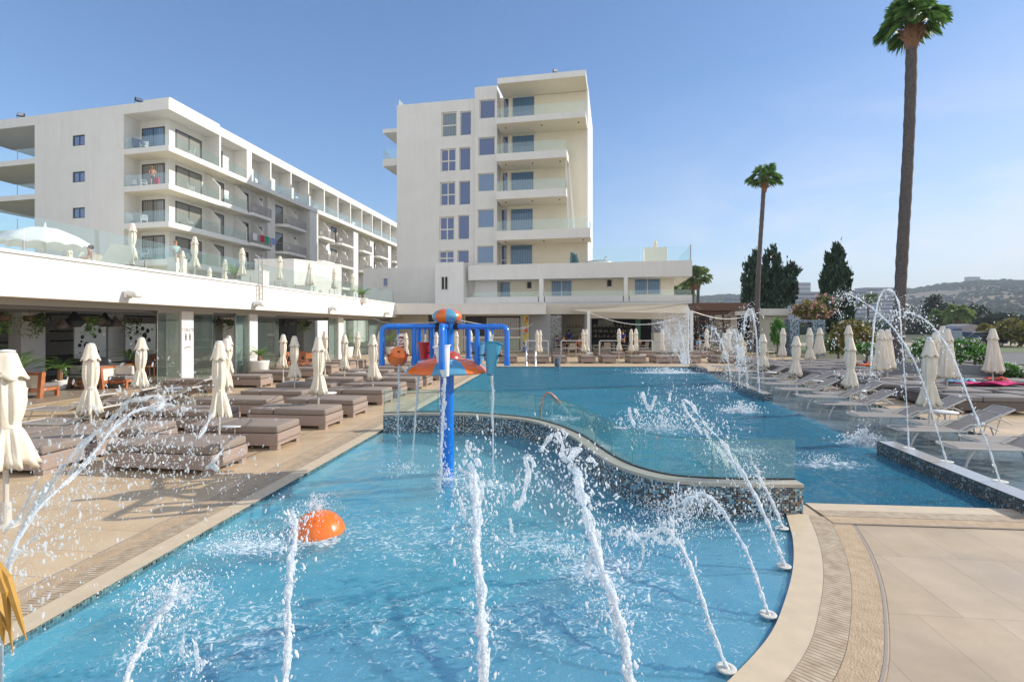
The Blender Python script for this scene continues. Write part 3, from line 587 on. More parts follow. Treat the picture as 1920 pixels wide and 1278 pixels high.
WF=[(*g2(470,1020),1.3,.45,.85),(*g2(330,1110),1.0,.6,.75),(*g2(600,1010),.5,.35,.85),(*g2(905,905),1.1,.5,.75),(*g2(1000,1010),1.3,.8,.72),(*g2(1120,1060),.9,.6,.85),(*g2(930,1150),.5,.8,.6),(*g2(840,893),.45,.25,.9),(*g2(760,880),1.0,.3,.7),(*g2(550,1180),.6,.5,.62),(*g2(240,1230),.9,.4,.62),(*g2(1230,950),.8,.4,.6),(*g2(1190,1200),.5,.3,.6),(-1.2,6.4,3.6,2.4,.62),(0,4.6,4.5,1.6,.62),(-2.4,4.4,1.5,1.2,.70),(1.2,5.2,1.3,1.0,.68)]
water('wading_pool_water',wpoly,-5.2,4.4,1.9,13.2,.07,WF,.02,-.03,water_mat('wading_water',(.90,.975,1),body=(.15,.44,.55),bf=.38,bsc=(4,13),bstr=.35,dist=.03,fsc=11,fthr=(.30,.60)))
MF=[(*g2(1620,828),1.0,.6,.9),(*g2(1555,866),1.3,.7,.8),(*g2(1520,845),1.2,.6,.6),(*g2(1385,768),1.2,1.0,.85),(*g2(1345,730),2.0,1.6,.7),(*g2(1250,697),3.6,1.4,.95),(*g2(1060,782),1.0,.9,.8),(*g2(1240,800),2.2,1.6,.68),(*g2(1390,840),1.6,.8,.7),(*g2(1130,835),.7,.6,.75),(*g2(1450,735),1.2,.8,.7),(*g2(1310,700),1.0,1.5,.6)]
bigpoly=[(p.x,p.y) for p in dwi]+[(4.3,NR(4.3))]+[(LIP(y)+.06,y) for y in (7.2,9,12.3,18,24,29.6,33.2)]+[(leftX(FAR),FAR),(leftX(20),20)]
shelfpoly=[(LIP(y)+.06,y) for y in (29.6,24,18,12.3,9,7.0)]+[(11.2,6.9)]+[(p.x,p.y) for p in rightedge]
water('pool_water',bigpoly,-4.2,14.6,6.5,33.9,.13,MF,.022,-.034,water_mat('pool_water',(.80,.96,.98),body=(.03,.22,.35),bf=.52,bsc=(3.2,9),bstr=1.0,dist=.20,fsc=7,fthr=(.30,.62),refl=.8))
water('shelf_water',shelfpoly,6.9,14.6,6.5,29.9,.13,[(*g2(1620,828),1.0,.6,.8)],.012,-.036,water_mat('shelf_water',(.86,.95,.97),body=(.16,.24,.27),bf=.22,bsc=(5,13),bstr=.8,dist=.06,fsc=7,fthr=(.30,.62)))
# ground sheet to the horizon, with the resort left out
sheet_with_hole([(-2500,-60),(3800,-60),(3800,3000),(-2500,3000)],[(-44.5,-4.5),(23.5,-4.5),(23.5,61.5),(-44.5,61.5)],-.12,'ground',M['ground'])
# raised mosaic ledges with nozzles
def ledge(y0,y1,name,label,z=.2,w=.38,mk='mosaic_o'):
    t=thing(name,label,'ledge',(LIP((y0+y1)/2),(y0+y1)/2,0))
    a=MB(); q=[(LIP(y0)-.10,y0),(LIP(y0)-.10+w,y0),(LIP(y1)-.10+w,y1),(LIP(y1)-.10,y1)]
    q3=[Vector(p) for p in q]; uvwall(a,[q3[3],q3[0]],-1.3,z); uvwall(a,[q3[0],q3[1]],-1.3,z); uvwall(a,[q3[1],q3[2]],-1.3,z); uvwall(a,[q3[2],q3[3]],-1.3,z); a.build('mosaic_block',M[mk],t)
    a=MB(); a.prism([(q[0][0]+.02,q[0][1]+.02),(q[1][0]-.02,q[1][1]+.02),(q[2][0]-.02,q[2][1]-.02),(q[3][0]+.02,q[3][1]-.02)],z,z+.006); a.build('wet_top',mat('wet_ledge_top',(.38,.38,.38),.12,var=.3,vscale=60),t)
    return t
ledge(6.95,10.72,'fountain_ledge','raised brown and blue mosaic ledge with three jets, beside the nearest pool loungers',mk='mosaic_n')
ledge(18.2,22.4,'fountain_ledge','raised blue mosaic ledge with jets at the middle of the pool\'s right side')
ledge(29.3,33.0,'fountain_ledge','short mosaic ledge under the spray burst at the far right corner of the pool')
# road, verge and hills
struct(MB().box(34,120,36,52,-.12,-.05),'road',M['asphalt'])
struct(MB().box(24.2,140,52.2,70,-.12,-.04),'field',M['grass'])
struct(MB().box(40,160,70.5,84,-.12,-.045),'parking_pavement',mat('pale_concrete',(.34,.29,.22),.9,var=.15,vscale=.5))
RID=[(-2600,.046),(-700,.050),(-200,.055),(300,.052),(520,.055),(700,.060),(900,.078),(1100,.085),(1500,.092),(2600,.105)]
def ridge(X,Y):
    u=X/Y*1000
    for (a,h0),(b,h1) in zip(RID[:-1],RID[1:]):
        if a<=u<=b: t=(u-a)/(b-a); return h0+(h1-h0)*t
    return RID[0][1] if u<0 else RID[-1][1]
def hillz(X,Y):
    r=math.hypot(X,Y); t=(r-350)/(1350); 
    if t<=0: return -.2
    t=min(1,t); base=ridge(X,Y)*Y if Y>0 else 0
    h=base*(t*t*(3-2*t))*1.02+22*t*(noise.noise(Vector((X*.004,Y*.004,0))))*min(1,t*2)*(1-t*.6)+9*t*noise.noise(Vector((X*.015,Y*.015,3)))
    return max(-.2,h)
vs=[];fs=[]; NA,NRr=150,60
for j in range(NRr):
    r=330+1500*(j/(NRr-1))**1.2
    for i in range(NA):
        th=R(-62+124*i/(NA-1)); X=r*math.sin(th); Y=r*math.cos(th); vs.append((X,Y,hillz(X,Y)))
for j in range(NRr-1):
    for i in range(NA-1): fs.append((j*NA+i,j*NA+i+1,(j+1)*NA+i+1,(j+1)*NA+i))
a=MB(); a._add(vs,fs); struct(a,'hills',mat('dry_hillside',(.07,.08,.04),.95,var=.4,vscale=.012,var2=(.17,.12,.07)),smooth=True)
# scrub and woods on the hill: nobody could count them
a=MB(); rg=random.Random(3)
for k in range(9500):
    th=R(rg.uniform(14,60)); 
    r=rg.choice([rg.uniform(420,1650),rg.uniform(420,1650),rg.uniform(1560,1700)]); X=r*math.sin(th); Y=r*math.cos(th)
    if noise.noise(Vector((X*.006,Y*.006,5)))<-.2 and r<1540: continue
    s=rg.uniform(2,5.5)*(1.5 if r>1540 else 1); a.ball((X,Y,hillz(X,Y)+s*.4),s,5,4,(1,1,rg.uniform(.5,1.0)),.5)
tag(a.build('hillside_vegetation',M['fartree'],smooth=True),'dark scrub and trees covering the distant hillside','scrub',kind='stuff')
a=MB()
for k in range(2600):
    X=rg.uniform(60,420); Y=rg.uniform(170,400)
    if X/Y<.36: continue
    s=rg.uniform(1.4,3.6); a.ball((X,Y,s*.4),s,5,4,(1.2,1.2,rg.uniform(.6,1.1)),.6)
tag(a.build('far_woods',M['fartree'],smooth=True),'dark green grove of trees between the road and the hillside','grove',kind='stuff')
# ---------------------------------------------------------------- building helpers
def window(par,F,a0,a1,b,z0,z1,frame,pane,split=0,hsplit=None,fw=.07,rec=0,outw=0):
    """window in the plane b of frame F (outside is towards -b); rec: how deep it sits in its opening"""
    m=MB(); lo,hi=min(a0,a1),max(a0,a1); y0=b+rec-.05; y1=b+rec+.05
    m.fbox(F,lo,lo+fw,y0,y1,z0,z1); m.fbox(F,hi-fw,hi,y0,y1,z0,z1); m.fbox(F,lo+fw,hi-fw,y0,y1,z1-fw,z1); m.fbox(F,lo+fw,hi-fw,y0,y1,z0,z0+fw)
    for k in range(split): 
        c=lo+(hi-lo)*(k+1)/(split+1); m.fbox(F,c-fw*.45,c+fw*.45,y0+.004,y1,z0+fw,z1-fw)
    if hsplit is not None: 
        zz=z0+(z1-z0)*hsplit; m.fbox(F,lo+fw,hi-fw,y0+.008,y1,zz-fw*.5,zz+fw*.5)
    w=m.build('window',frame,par)
    p=MB().fbox(F,lo+fw,hi-fw,b+rec-.02,b+rec+.01,z0+fw,z1-fw); p.build('pane',pane,w)
    return w
def wall_holes(mb,F,a0,a1,b,th,z0,z1,holes):
    H_=[(min(h[0],h[1]),max(h[0],h[1]),h[2],h[3]) for h in holes]; lo,hi=min(a0,a1),max(a0,a1)
    xs=sorted({lo,hi}|{x for h in H_ for x in h[:2]}); zs=sorted({z0,z1}|{z for h in H_ for z in h[2:]})
    for x0,x1 in zip(xs[:-1],xs[1:]):
        for q0,q1 in zip(zs[:-1],zs[1:]):
            cx_,cz_=(x0+x1)/2,(q0+q1)/2
            if not any(h[0]<cx_<h[1] and h[2]<cz_<h[3] for h in H_): mb.fbox(F,x0,x1,b,b+th,q0,q1)
def windowV(par,F,a,b0,b1,z0,z1,frame,pane,split=0,fw=.08,sgn=-1):
    """window in a wall that runs along b at coordinate a, facing sgn*a"""
    m=MB(); s=sgn; y0=a+s*.04; y1=a-s*.1; q=sorted((y0,y1))
    m.fbox(F,q[0],q[1],b0,b0+fw,z0,z1); m.fbox(F,q[0],q[1],b1-fw,b1,z0,z1); m.fbox(F,q[0],q[1],b0+fw,b1-fw,z1-fw,z1); m.fbox(F,q[0],q[1],b0+fw,b1-fw,z0,z0+fw)
    for k in range(split): c=b0+(b1-b0)*(k+1)/(split+1); m.fbox(F,q[0]+.004,q[1]-.004,c-fw*.45,c+fw*.45,z0+fw,z1-fw)
    w=m.build('window',frame,par)
    q=sorted((a+s*.012,a+s*.02)); MB().fbox(F,q[0],q[1],b0+fw,b1-fw,z0+fw,z1-fw).build('pane',pane,w); return w
def curtain_glass(name,cloth,refl=.14,dark=.0):
    m=bpy.data.materials.new(name); m.use_nodes=True; n=m.node_tree.nodes; l=m.node_tree.links; b=n['Principled BSDF']
    t=n.new('ShaderNodeTexCoord'); wv=n.new('ShaderNodeTexWave'); wv.bands_direction='DIAGONAL'; wv.inputs['Scale'].default_value=2.6; wv.inputs['Distortion'].default_value=2.5; wv.inputs['Detail'].default_value=3; wv.inputs['Detail Scale'].default_value=.6
    mp=n.new('ShaderNodeMapping'); mp.inputs['Scale'].default_value=(1.6,1.6,.03); l.new(t.outputs['Object'],mp.inputs['Vector']); l.new(mp.outputs[0],wv.inputs['Vector'])
    r=n.new('ShaderNodeValToRGB'); r.color_ramp.elements[0].color=(*[c*.45 for c in cloth],1); r.color_ramp.elements[1].color=(*cloth,1); l.new(wv.outputs['Fac'],r.inputs[0]); l.new(r.outputs[0],b.inputs['Base Color'])
    b.inputs['Roughness'].default_value=.6; b.inputs['Coat Weight'].default_value=1; b.inputs['Coat Roughness'].default_value=.02; b.inputs['Coat IOR'].default_value=1.6
    return m
M['cg']=curtain_glass('curtained_glass',(.30,.30,.27)); M['cgb']=curtain_glass('blue_curtained_glass',(.09,.23,.42)); M['cgw']=curtain_glass('pale_curtained_glass',(.20,.27,.32))
M['gd']=mat('dark_window_glass',(.015,.018,.024),.04,spec=1.0,coat=.6)
# ---------------------------------------------------------------- long hotel block on the left
L=Fr((-29.9,44.6),(-1,.238),(.146,1)); LEN=62.0
hb=thing('long_hotel_block','long white five-storey hotel block with balconies receding behind the roof terrace','building',(*L(8,20)[:2],0))
aL=L.a(232,0); aW=L.a(65,0); aEnd=aW+9.5
zr1,zr0=22.42,21.55
SL=[(18.42,17.93),(15.08,14.6),(11.78,11.3),(8.5,8.0),(5.2,4.9)]
a=MB(); a.fbox(L,-.0,aEnd,0.0,LEN,zr0,zr1); a.fbox(L,.25,aEnd-.3,.3,LEN-.3,zr1,zr1+.12); a.fbox(L,.25,3.0,.35,6.5,zr1+.12,zr1+.34); a.build('roof',M['plaster'],hb)
a=MB()
wall_holes(a,L,aL,aW,.003,.35,0,zr0,[(L.a(159,0),L.a(136,0),zz+.75,zz+1.72) for zz in (18.42,15.08,11.78)])
a.fbox(L,aL,aL+.3,.35,3.0,0,zr0); a.fbox(L,aW-.3,aW,.35,12,0,zr0)
a.fbox(L,1.6,aL,1.7,1.95,0,zr0)           # recessed front of the corner balconies
a.fbox(L,1.6,1.85,1.95,LEN,0,zr0)         # back of the long balconies
a.fbox(L,1.85,aW-.3,LEN-.3,LEN,0,zr0)
a.build('wall',M['plaster'],hb)
for k,(zt,zb) in enumerate(SL):
    a=MB(); be=10.4 if k>0 else LEN
    a.fbox(L,.0,1.6,0,be,zb,zt); a.fbox(L,1.6,aL-.003,0.0,1.7,zb,zt); bounce_under(a.build('balcony_slab',M['plaster'],hb))
    bounce_under(MB().fbox(L,aW+.003,aEnd,0,9,zb,zt).build('side_balcony_slab',M['plaster'],hb))
# fins of the top floor
top=[6.3,10.4,14.45,18.5,22.5,26.5,30.4,34.4,38.4,42.4,46.4,50.4,54.4,58.4]
for j,bb in enumerate(top):
    wd=.22 if bb!=10.4 else .8
    a=MB(); a.fbox(L,0.02,1.6,bb-.12,bb-.12+wd,18.42,zr0); a.build('party_wall',M['plaster'],hb)
doorz=lambda k: (SL[k][0]+.03,SL[k][0]+2.45)
for k in range(5):
    z0,z1=doorz(k)
    if k<4:
        window(hb,L,L.a(309,1.7),L.a(267,1.7),1.7,z0,z1,M['darkframe'],M['cgb'] if k in (0,) else M['cg'],split=1,fw=.09)
        windowV(hb,L,1.6,2.4,5.6,z0,z1,M['darkframe'],M['cg'],split=1,fw=.09,sgn=-1)
    n=14
    for j in range(n):
        b0=(top[j]+.5) if j else 0
        if j==0 or k==0:
            if k==0 and j<13: windowV(hb,L,1.6,top[j]+.35,top[j]+2.2,z0,z1,M['darkframe'],M['cg'] if j%3 else M['gd'],split=0,fw=.09,sgn=-1)
        if k>0 and j<1: windowV(hb,L,1.6,7.0,8.7,z0,z1,M['darkframe'],M['cg'],split=0,fw=.09,sgn=-1)
# gable windows
for zz in (18.42,15.08,11.78):
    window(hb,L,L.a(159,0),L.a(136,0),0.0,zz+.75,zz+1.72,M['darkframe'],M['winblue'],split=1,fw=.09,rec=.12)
# sloping dividers near the corner, lower floors
def divider(bb,k,a0=0.02,full=1.6):
    zt=SL[k][0]; q=[(a0,zt),(full,zt),(full,zt+2.7),(1.35,zt+2.75),(a0,zt+1.45)]
    p0=[L(x,bb,z) for x,z in q]; d=L(0,bb+.12)-L(0,bb)
    MB().slab3(p0,d).build('divider',M['plaster'],hb)
for k in (1,2,3):
    for bb in (6.2,10.2): divider(bb,k)
# glass railings along top floor, and corner
for k in range(4):
    zt=SL[k][0]
    gtop=zt+1.0
    m=MB(); m.fbox(L,.05,aL-.05,.04,.055,zt-.15,gtop); m.build('balcony_glass',M['glass'],hb)
    segs=[(0.06,6.1)] + ([(6.2+.2,10.2)] if k else [(t0+.15 if t0!=10.4 else t0+.75,t1-.15) for t0,t1 in zip(top[:-1],top[1:])])
    for s0,s1 in segs: MB().fbox(L,.03,.045,s0,s1,zt-.15,gtop).build('balcony_glass',M['glass'],hb)
    m=MB(); m.fbox(L,aW+.05,aEnd-.1,.04,.055,zt-.1,gtop); m.build('balcony_glass',M['glass'],hb)
    m=MB()
    for q in (aW+2.2,aW+4.6,aW+7): m.fbox(L,q,q+.05,.06,.11,zt,gtop+.05)
    m.build('rail_post',M['rail'],hb)
# rounded balconies with metal rails on the lower floors
rs=random.Random(11)
def round_balcony(b0,b1,k):
    zt=SL[k][0]; n=12; pts=[]
    for i in range(n+1):
        t=i/n; bb=b0+(b1-b0)*t; e=min(1,math.sin(PI*min(t,1-t)*2*.5+.0)*2.2) if 0<t<1 else 0
        pts.append((1.6-1.55*min(1,e**.6 if e>0 else 0)-.0,bb))
    pw=[L(x,y) for x,y in pts]
    m=MB(); m.prism([(p.x,p.y) for p in pw],zt-.32,zt); s=m.build('balcony_slab',M['plaster'],hb)
    m=MB()
    for i in range(n):
        for q in range(5):
            t=q/5; p=pw[i].lerp(pw[i+1],t); m.box(p.x-.012,p.x+.012,p.y-.012,p.y+.012,zt,zt+.98)
    m.tube([(p.x,p.y,zt+1.0) for p in pw],.03,6); m.tube([(p.x,p.y,zt+.12) for p in pw],.02,4)
    m.build('balcony_rail',M['rail'],s)
    mid=(b0+b1)/2; divider(mid,k,.15)
    for q in (b0+.5,mid+.45): windowV(hb,L,1.6,q-.2,q+1.5,zt+.03,zt+2.4,M['darkframe'],M['cg'] if rs.random()<.3 else M['gd'],fw=.09,sgn=-1)
units=[(10.6,15.4),(17.1,22.9),(25.2,30.4),(30.9,36.3),(38.1,43.2),(45,50.4),(52,57.4)]
for (b0,b1) in units:
    for k in (1,2,3): round_balcony(b0,b1,k)
for (b0,b1,a0) in ((15.5,17.0,1.2),(23.0,25.0,.1),(36.4,38.0,.5),(43.4,44.9,.9),(50.5,51.9,.5)):
    MB().fbox(L,a0,1.6,b0,b1,0,17.93).build('pilaster',M['plaster'],hb)
# things on those balconies
def balcony_chair(name,label,F,a_,b_,z,rz,col,grp='plastic chairs on the hotel balconies'):
    t=thing(name,label,'chair',F(a_,b_,z),rz,grp)
    def B(n,*q): 
        m=MB(); m.rbox(*q,.015,1); o=m.build(n,col,None); o.parent=t; return o
    B('seat',-.24,.24,-.22,.22,.38,.43); 
    for x in (-.22,.22):
        for y in (-.2,.2): B('leg',x-.02,x+.02,y-.02,y+.02,0,.38)
    m=MB(); m.slab3([(-.24,.2,.43),(.24,.2,.43),(.22,.30,.95),(-.22,.30,.95)],(0,.03,0)); o=m.build('backrest',col,None); o.parent=t
    
    for s_ in (-1,1): m=MB(); m.box(.23*s_ if s_>0 else -.28,.28 if s_>0 else -.23,-.2,.24,.62,.65); m.box(.24 if s_>0 else -.27,.27 if s_>0 else -.24,-.2,-.17,.4,.621); o=m.build('armrest',col,None); o.parent=t
    return t
fl=['top','fourth','third','second']
for k in range(4):
    for q,(aa,bb) in enumerate(((3.3,.7),(4.6,.8),(.8,3.4))):
        if k==0 and q==1: continue
        balcony_chair('balcony_chair','white plastic chair on the %s-floor corner balcony, %s'%(fl[k],('near its left end' if q==1 else 'in front of the balcony door','left of the door','round the corner by the wide window')[q]),L,aa,bb,SL[k][0],rs.uniform(-1,3),M['white'])
for j in range(2,9):
    balcony_chair('balcony_chair','white plastic chair on the top-floor balcony of the long block, %s bay from the corner'%ORD[j],L,.8,top[j-1]+2.9,SL[0][0],rs.uniform(0,3),M['white'])
for u,(b0,b1) in enumerate(units[:4]):
    for k in (1,2,3):
        balcony_chair('balcony_chair','white plastic chair on the %s-floor rounded balcony, %s of those along the long side'%(fl[k],ORD[u].replace('nearest','first')),L,.75,b0+1.6+.3*k,SL[k][0],rs.uniform(0,3),M['white'])
for k,(b_,c,lab) in enumerate(((12.9,(.5,.02,.06),'red towel'),(13.7,(.02,.35,.22),'green towel'),(11.6,(.75,.72,.75),'white and pink towel'),(15.0,(.22,.30,.6),'pale blue towel'))):
    m=MB(); p=L(.05,b_,SL[2][0]); 
    m.fbox(L,-.02,.02,b_-.35,b_+.35,SL[2][0]+.3,SL[2][0]+1.05); tag(m.build('towel',mat('towel_cloth',c,.9),None),lab+' hanging over the metal rail of a third-floor balcony','towel',group='towels drying on the balcony rails')
m=MB(); m.fbox(L,.25,.30,7.2,7.8,SL[1][0]+.5,SL[1][0]+1.35); tag(m.build('towel',M['white'],None),'white towel hanging by a fourth-floor balcony window','towel',group='towels drying on the balcony rails')
m=MB(); m.slab3([L(4.4,.5,SL[0][0]+.35),L(3.2,.5,SL[0][0]+.35),L(3.4,.5,SL[0][0]+.9),L(4.5,.5,SL[0][0]+1.25)],(.03,.25,0)); tag(m.build('folded_parasol',mat('navy_cloth',(.03,.05,.13),.8),None),'dark navy folded sunshade leaning on the top corner balcony','parasol')
def floodlight(p,rz,label,tilt=-.5,s=1):
    t=thing('floodlight',label,'floodlight',p,rz,'floodlights on the roofs',sc=s)
    m=MB(); m.xf=Matrix.Translation((0,0,.45))@Matrix.Rotation(tilt,4,'X'); m.rbox(-.3,.3,-.08,.08,-.25,.25,.03,1); o=m.build('housing',M['black'],None); o.parent=t
    m=MB(); m.xf=Matrix.Translation((0,0,.45))@Matrix.Rotation(tilt,4,'X'); m.box(-.24,.24,-.095,-.082,-.19,.19); o=m.build('lens',M['steel'],None); o.parent=t
    m=MB(); m.box(-.34,-.31,-.03,.03,.05,.5); m.box(.31,.34,-.03,.03,.05,.5); m.box(-.34,.34,-.03,.03,.0,.05); o=m.build('bracket',M['black'],None); o.parent=t
floodlight(L(L.a(258,.2),.3,zr1+.0),.9,'dark floodlight on the roof edge above the corner balconies of the long block',s=.9)
floodlight(L(L.a(37,.2),.3,zr1+.0),.4,'dark floodlight at the left end of the long block\'s roof',s=.9)
# ---------------------------------------------------------------- tower
T=Fr((0,55.64),(1,-.199),(.199,1)); n_=math.hypot(1,.199)
tw=thing('hotel_tower','white seven-storey hotel tower with blue windows and stacked front balconies','building',(*T(2,8)[:2],0))
VB=1.5   # front plane of the tower's left part
def tz(px,py,b): return T.z(px,py,b)
zT=tz(817,191,VB); zM=tz(911,162,VB-.35); zR=tz(1015,141,-.6)
a0,a1=T.a(744,VB),T.a(890,VB); am0,am1=T.a(890,VB-.35),T.a(932,VB-.35); ar=T.a(1098.5,2.8)
rb=T.a(932.3,-.6); rb1=T.a(1098.3,-.6)
a=MB(); a.fbox(T,rb,rb1,-.6,2.8,tz(1098,142,-.6),zR+.12); a.build('roof_canopy',M['plaster'],tw); bounce_under(bpy.data.objects['roof_canopy'])
MB().fbox(T,rb+.2,ar,2.8,15,zR-.55,zR+.0).build('roof',M['plaster'],tw)
# blade wall at the right end
a=MB(); a.fbox(T,ar-.01,ar+.22,2.7,15.1,0,zR+.1); a.build('end_wall',M['plaster'],tw)
rows=[(215,227,1098,210,223,1098),(288.6,302.8,0,0,0,1062.6),(358.7,374,0,0,0,1061.5),(433.3,450.5,0,0,0,1107)]
zsl=[]
for k,r in enumerate(rows):
    xL=930; zt=tz(xL,r[0] if k else 221.5,-.6); zb=tz(xL,r[1] if k else 232.5,-.6); x1=r[5]
    q0=T.a(xL,-.6); q1=T.a(x1,-.6); zsl.append((zt,zb,q0,q1))
    a=MB(); a.fbox(T,q0,q1,-.6,2.8,zb,zt); 
    if k in (1,2): a.fbox(T,T.a(1050,2.8),T.a(1050,2.8)+3.4,2.79,14,zb,zt) if False else None
    bounce_under(a.build('balcony_slab',M['plaster_g'],tw))
    # spotlights under the slab
    for q in range(3):
        c=T(q0+.8+q*(q1-q0-1.6)/2,.6,zb); MB().lathe([(.07,-.10),(.07,0.004)],8,c).build('downlight',M['black'],tw)
    g=MB(); g.fbox(T,q0+.08,q1-.1,-.5,-.485,zt,zt+1.12); g.build('balcony_glass',M['glass'],tw)
    g=MB(); g.fbox(T,q0+.08,q0+.095,-.48,1.4,zt,zt+1.12); g.build('balcony_glass',M['glass'],tw)
    g=MB(); g.fbox(T,q1-.11,q1-.095,-.48,2.6,zt,zt+1.12); g.build('balcony_glass',M['glass'],tw)
# white fins standing for slab and pillar edges right of the lower balconies
a=MB(); q=zsl[1][3]
a.slab3([T(q+.05,0.2,zsl[3][0]),T(q+.22,0.2,zsl[3][0]),T(q-.10,0.2,zsl[1][1]),T(q-.22,0.2,zsl[1][1])],(.05,.5,0)); a.build('edge_fin',M['trim'],tw)
a=MB(); a.slab3([T(q+.55,1.2,zsl[3][0]),T(q+.75,1.2,zsl[3][0]),T(q+.12,1.2,zsl[1][1]),T(q+.02,1.2,zsl[1][1])],(.05,.5,0)); a.build('edge_fin',M['trim'],tw)
cols1=[(828,856.7,209.7,256.4),(826,855,278.7,321.4),(825,854,341,385.6),(824,852,406,450.5),(823,851.5,470,496)]
cols2=[(862.6,883.6,208.6,253.5),(861,882.3,276,319),(860.6,882,339,384),(858.7,880,403.4,448.8),(857.7,879.3,468.7,494)]
cols3=[(899,928.5,186.7,221.7),(897,928,257,291),(896,927,324.7,358.7),(895.5,926.4,392,427),(894.4,925.7,460.8,494)]
drs=[(180,215),(252,287),(321,356),(390,432),(458,496)]
drp=[((943,954),(959.6,1002.4)),((942,953),(959,1002)),((941,952),(957,1001)),((939,951),(956.3,999.6)),((939,950.5),(956,998.6))]
for k,(x0,x1,y0,y1) in enumerate(cols1):
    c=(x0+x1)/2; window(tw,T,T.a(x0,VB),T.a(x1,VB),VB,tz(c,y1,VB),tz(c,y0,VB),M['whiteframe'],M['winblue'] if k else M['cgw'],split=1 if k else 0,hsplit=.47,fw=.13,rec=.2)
for k,(x0,x1,y0,y1) in enumerate(cols2):
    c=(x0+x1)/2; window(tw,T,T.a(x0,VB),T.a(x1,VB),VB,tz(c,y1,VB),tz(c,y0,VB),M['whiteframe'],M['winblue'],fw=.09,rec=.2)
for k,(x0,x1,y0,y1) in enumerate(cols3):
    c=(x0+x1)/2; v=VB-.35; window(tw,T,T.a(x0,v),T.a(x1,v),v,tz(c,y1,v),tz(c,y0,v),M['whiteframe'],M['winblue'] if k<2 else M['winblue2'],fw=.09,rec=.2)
for k in range(5):
    y0,y1=drs[k]; (s0,s1),(l0,l1)=drp[k]; v=2.8
    zf=zsl[k][0]+.03 if k<4 else tz(980,y1,v)
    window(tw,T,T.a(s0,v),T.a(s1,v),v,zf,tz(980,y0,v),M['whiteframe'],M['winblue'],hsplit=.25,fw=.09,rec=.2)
    window(tw,T,T.a(l0,v),T.a(l1,v),v,zf,tz(980,y0,v),M['whiteframe'],M['cgb'],fw=.09,rec=.2)
a=MB(); hl=[(T.a(x0,VB),T.a(x1,VB),tz((x0+x1)/2,y1,VB),tz((x0+x1)/2,y0,VB)) for x0,x1,y0,y1 in cols1+cols2]; wall_holes(a,T,a0,a1,VB,.3,0,zT,hl)
v=VB-.35; hl=[(T.a(x0,v),T.a(x1,v),tz((x0+x1)/2,y1,v),tz((x0+x1)/2,y0,v)) for x0,x1,y0,y1 in cols3]; wall_holes(a,T,am0+.004,am1,v,.3,0,zM,hl)
v=2.8; hl=[]
for k in range(5):
    zf=zsl[k][0]+.03 if k<4 else tz(980,drs[k][1],v)
    for (s0,s1) in drp[k]: hl.append((T.a(s0,v),T.a(s1,v),zf,tz(980,drs[k][0],v)))
rw=MB(); wall_holes(rw,T,am1+.003,ar,v,.3,0,zR-.55,hl)
a.fbox(T,a0,a1,VB+.3,15,0,zT-.01); a.fbox(T,am0+.004,am1,VB-.05,15,0,zM-.01)
a.build('wall',M['plaster_g'],tw); rw.fbox(T,am1+.003,ar,3.1,15,0,zR-.56); rw.build('recessed_wall',M['cream_bounce'],tw)
# side balconies on the left of the tower
for (y0,y1,gl_) in ((241.5,248.5,0),(297.3,311,1)):
    v=4.5; q0=T.a(717.5,v); z1=tz(730,y0,v); z0=tz(730,y1,v)
    MB().fbox(T,q0,a0-.002,v,12,z0,z1).build('balcony_slab',M['plaster_g'],tw)
    if gl_: MB().fbox(T,q0+.05,a0,v+.05,v+.065,z1,z1+1.25).build('balcony_glass',M['glass'],tw); MB().fbox(T,q0+.03,q0+.045,v+.07,12,z1,z1+1.25).build('balcony_glass',M['glass'],tw)
MB().slab3([T(T.a(747,2),2,zT),T(T.a(760,2),2,zT),T(T.a(748.5,2),2,zT+.9)],(.2,1.2,0)).build('roof_fin',M['trim'],tw)
MB().fbox(T,a0-.35,a0-.002,6,15,0,tz(738,310,6)).build('side_wall',M['plaster_g'],tw)
floodlight(T(T.a(1041,-.3),-.3,zR+.12),.2,'small square dark floodlight on the tower roof above the top balcony',s=.8,tilt=-.1)
# ---------------------------------------------------------------- podium in front of the tower
pdm=thing('podium_wing','low white wing at the foot of the tower with recessed rooms and a roof terrace','building',(*T(6,1)[:2],0))
pa0,pa1=T.a(878,0),T.a(1298,0)
zp1,zp0=tz(1298,487.5,0),tz(1298,517.5,0)
zl1,zl0=tz(1298,552.5,0),tz(1298,569,0)
a=MB(); a.fbox(T,pa0,pa1,0,.3,zp0,zp1); a.fbox(T,pa1-.3,pa1,.3,13,zp0,zp1); a.fbox(T,pa0,pa1-.3,.3,13,zp0,zp0+.45); a.build('parapet',M['plaster_g'],pdm)
PW=[(917,957.4,528,558),(1033,1073,525,556),(1189,1239,521.6,553),(986,998.6,526,542.6),(1136,1149,522,539)]
a=MB(); wall_holes(a,T,pa0,T.a(1258,2.3),2.3,.3,zl0,zp0,[(T.a(x0,2.3),T.a(x1,2.3),tz((x0+x1)/2,y1,2.3),tz((x0+x1)/2,y0,2.3)) for x0,x1,y0,y1 in PW]); a.build('wall',M['cream_bounce'],pdm)
a=MB(); a.fbox(T,T.a(1258,2.3)-.002,T.a(1258,2.3)+.3,2.3,13,zl0,zp0); a.build('side_wall',M['cream_bounce'],pdm)
a=MB(); a.fbox(T,pa0-1.5,pa1,-.02,13,4.55,zl0+.25); a.fbox(T,pa0-1.5,pa1-.0,-.02,.2,zl0+.2,zl1); a.fbox(T,pa1-.25,pa1,.2,13,zl0+.2,zl1); a.build('balcony_front',M['plaster_g'],pdm)
for x0,x1 in ((1011,1019),(1170,1177)):
    MB().fbox(T,T.a(x0,0),T.a(x1,0),-.03,.3,zl0+.3,zp0).build('pillar',M['plaster'],pdm)
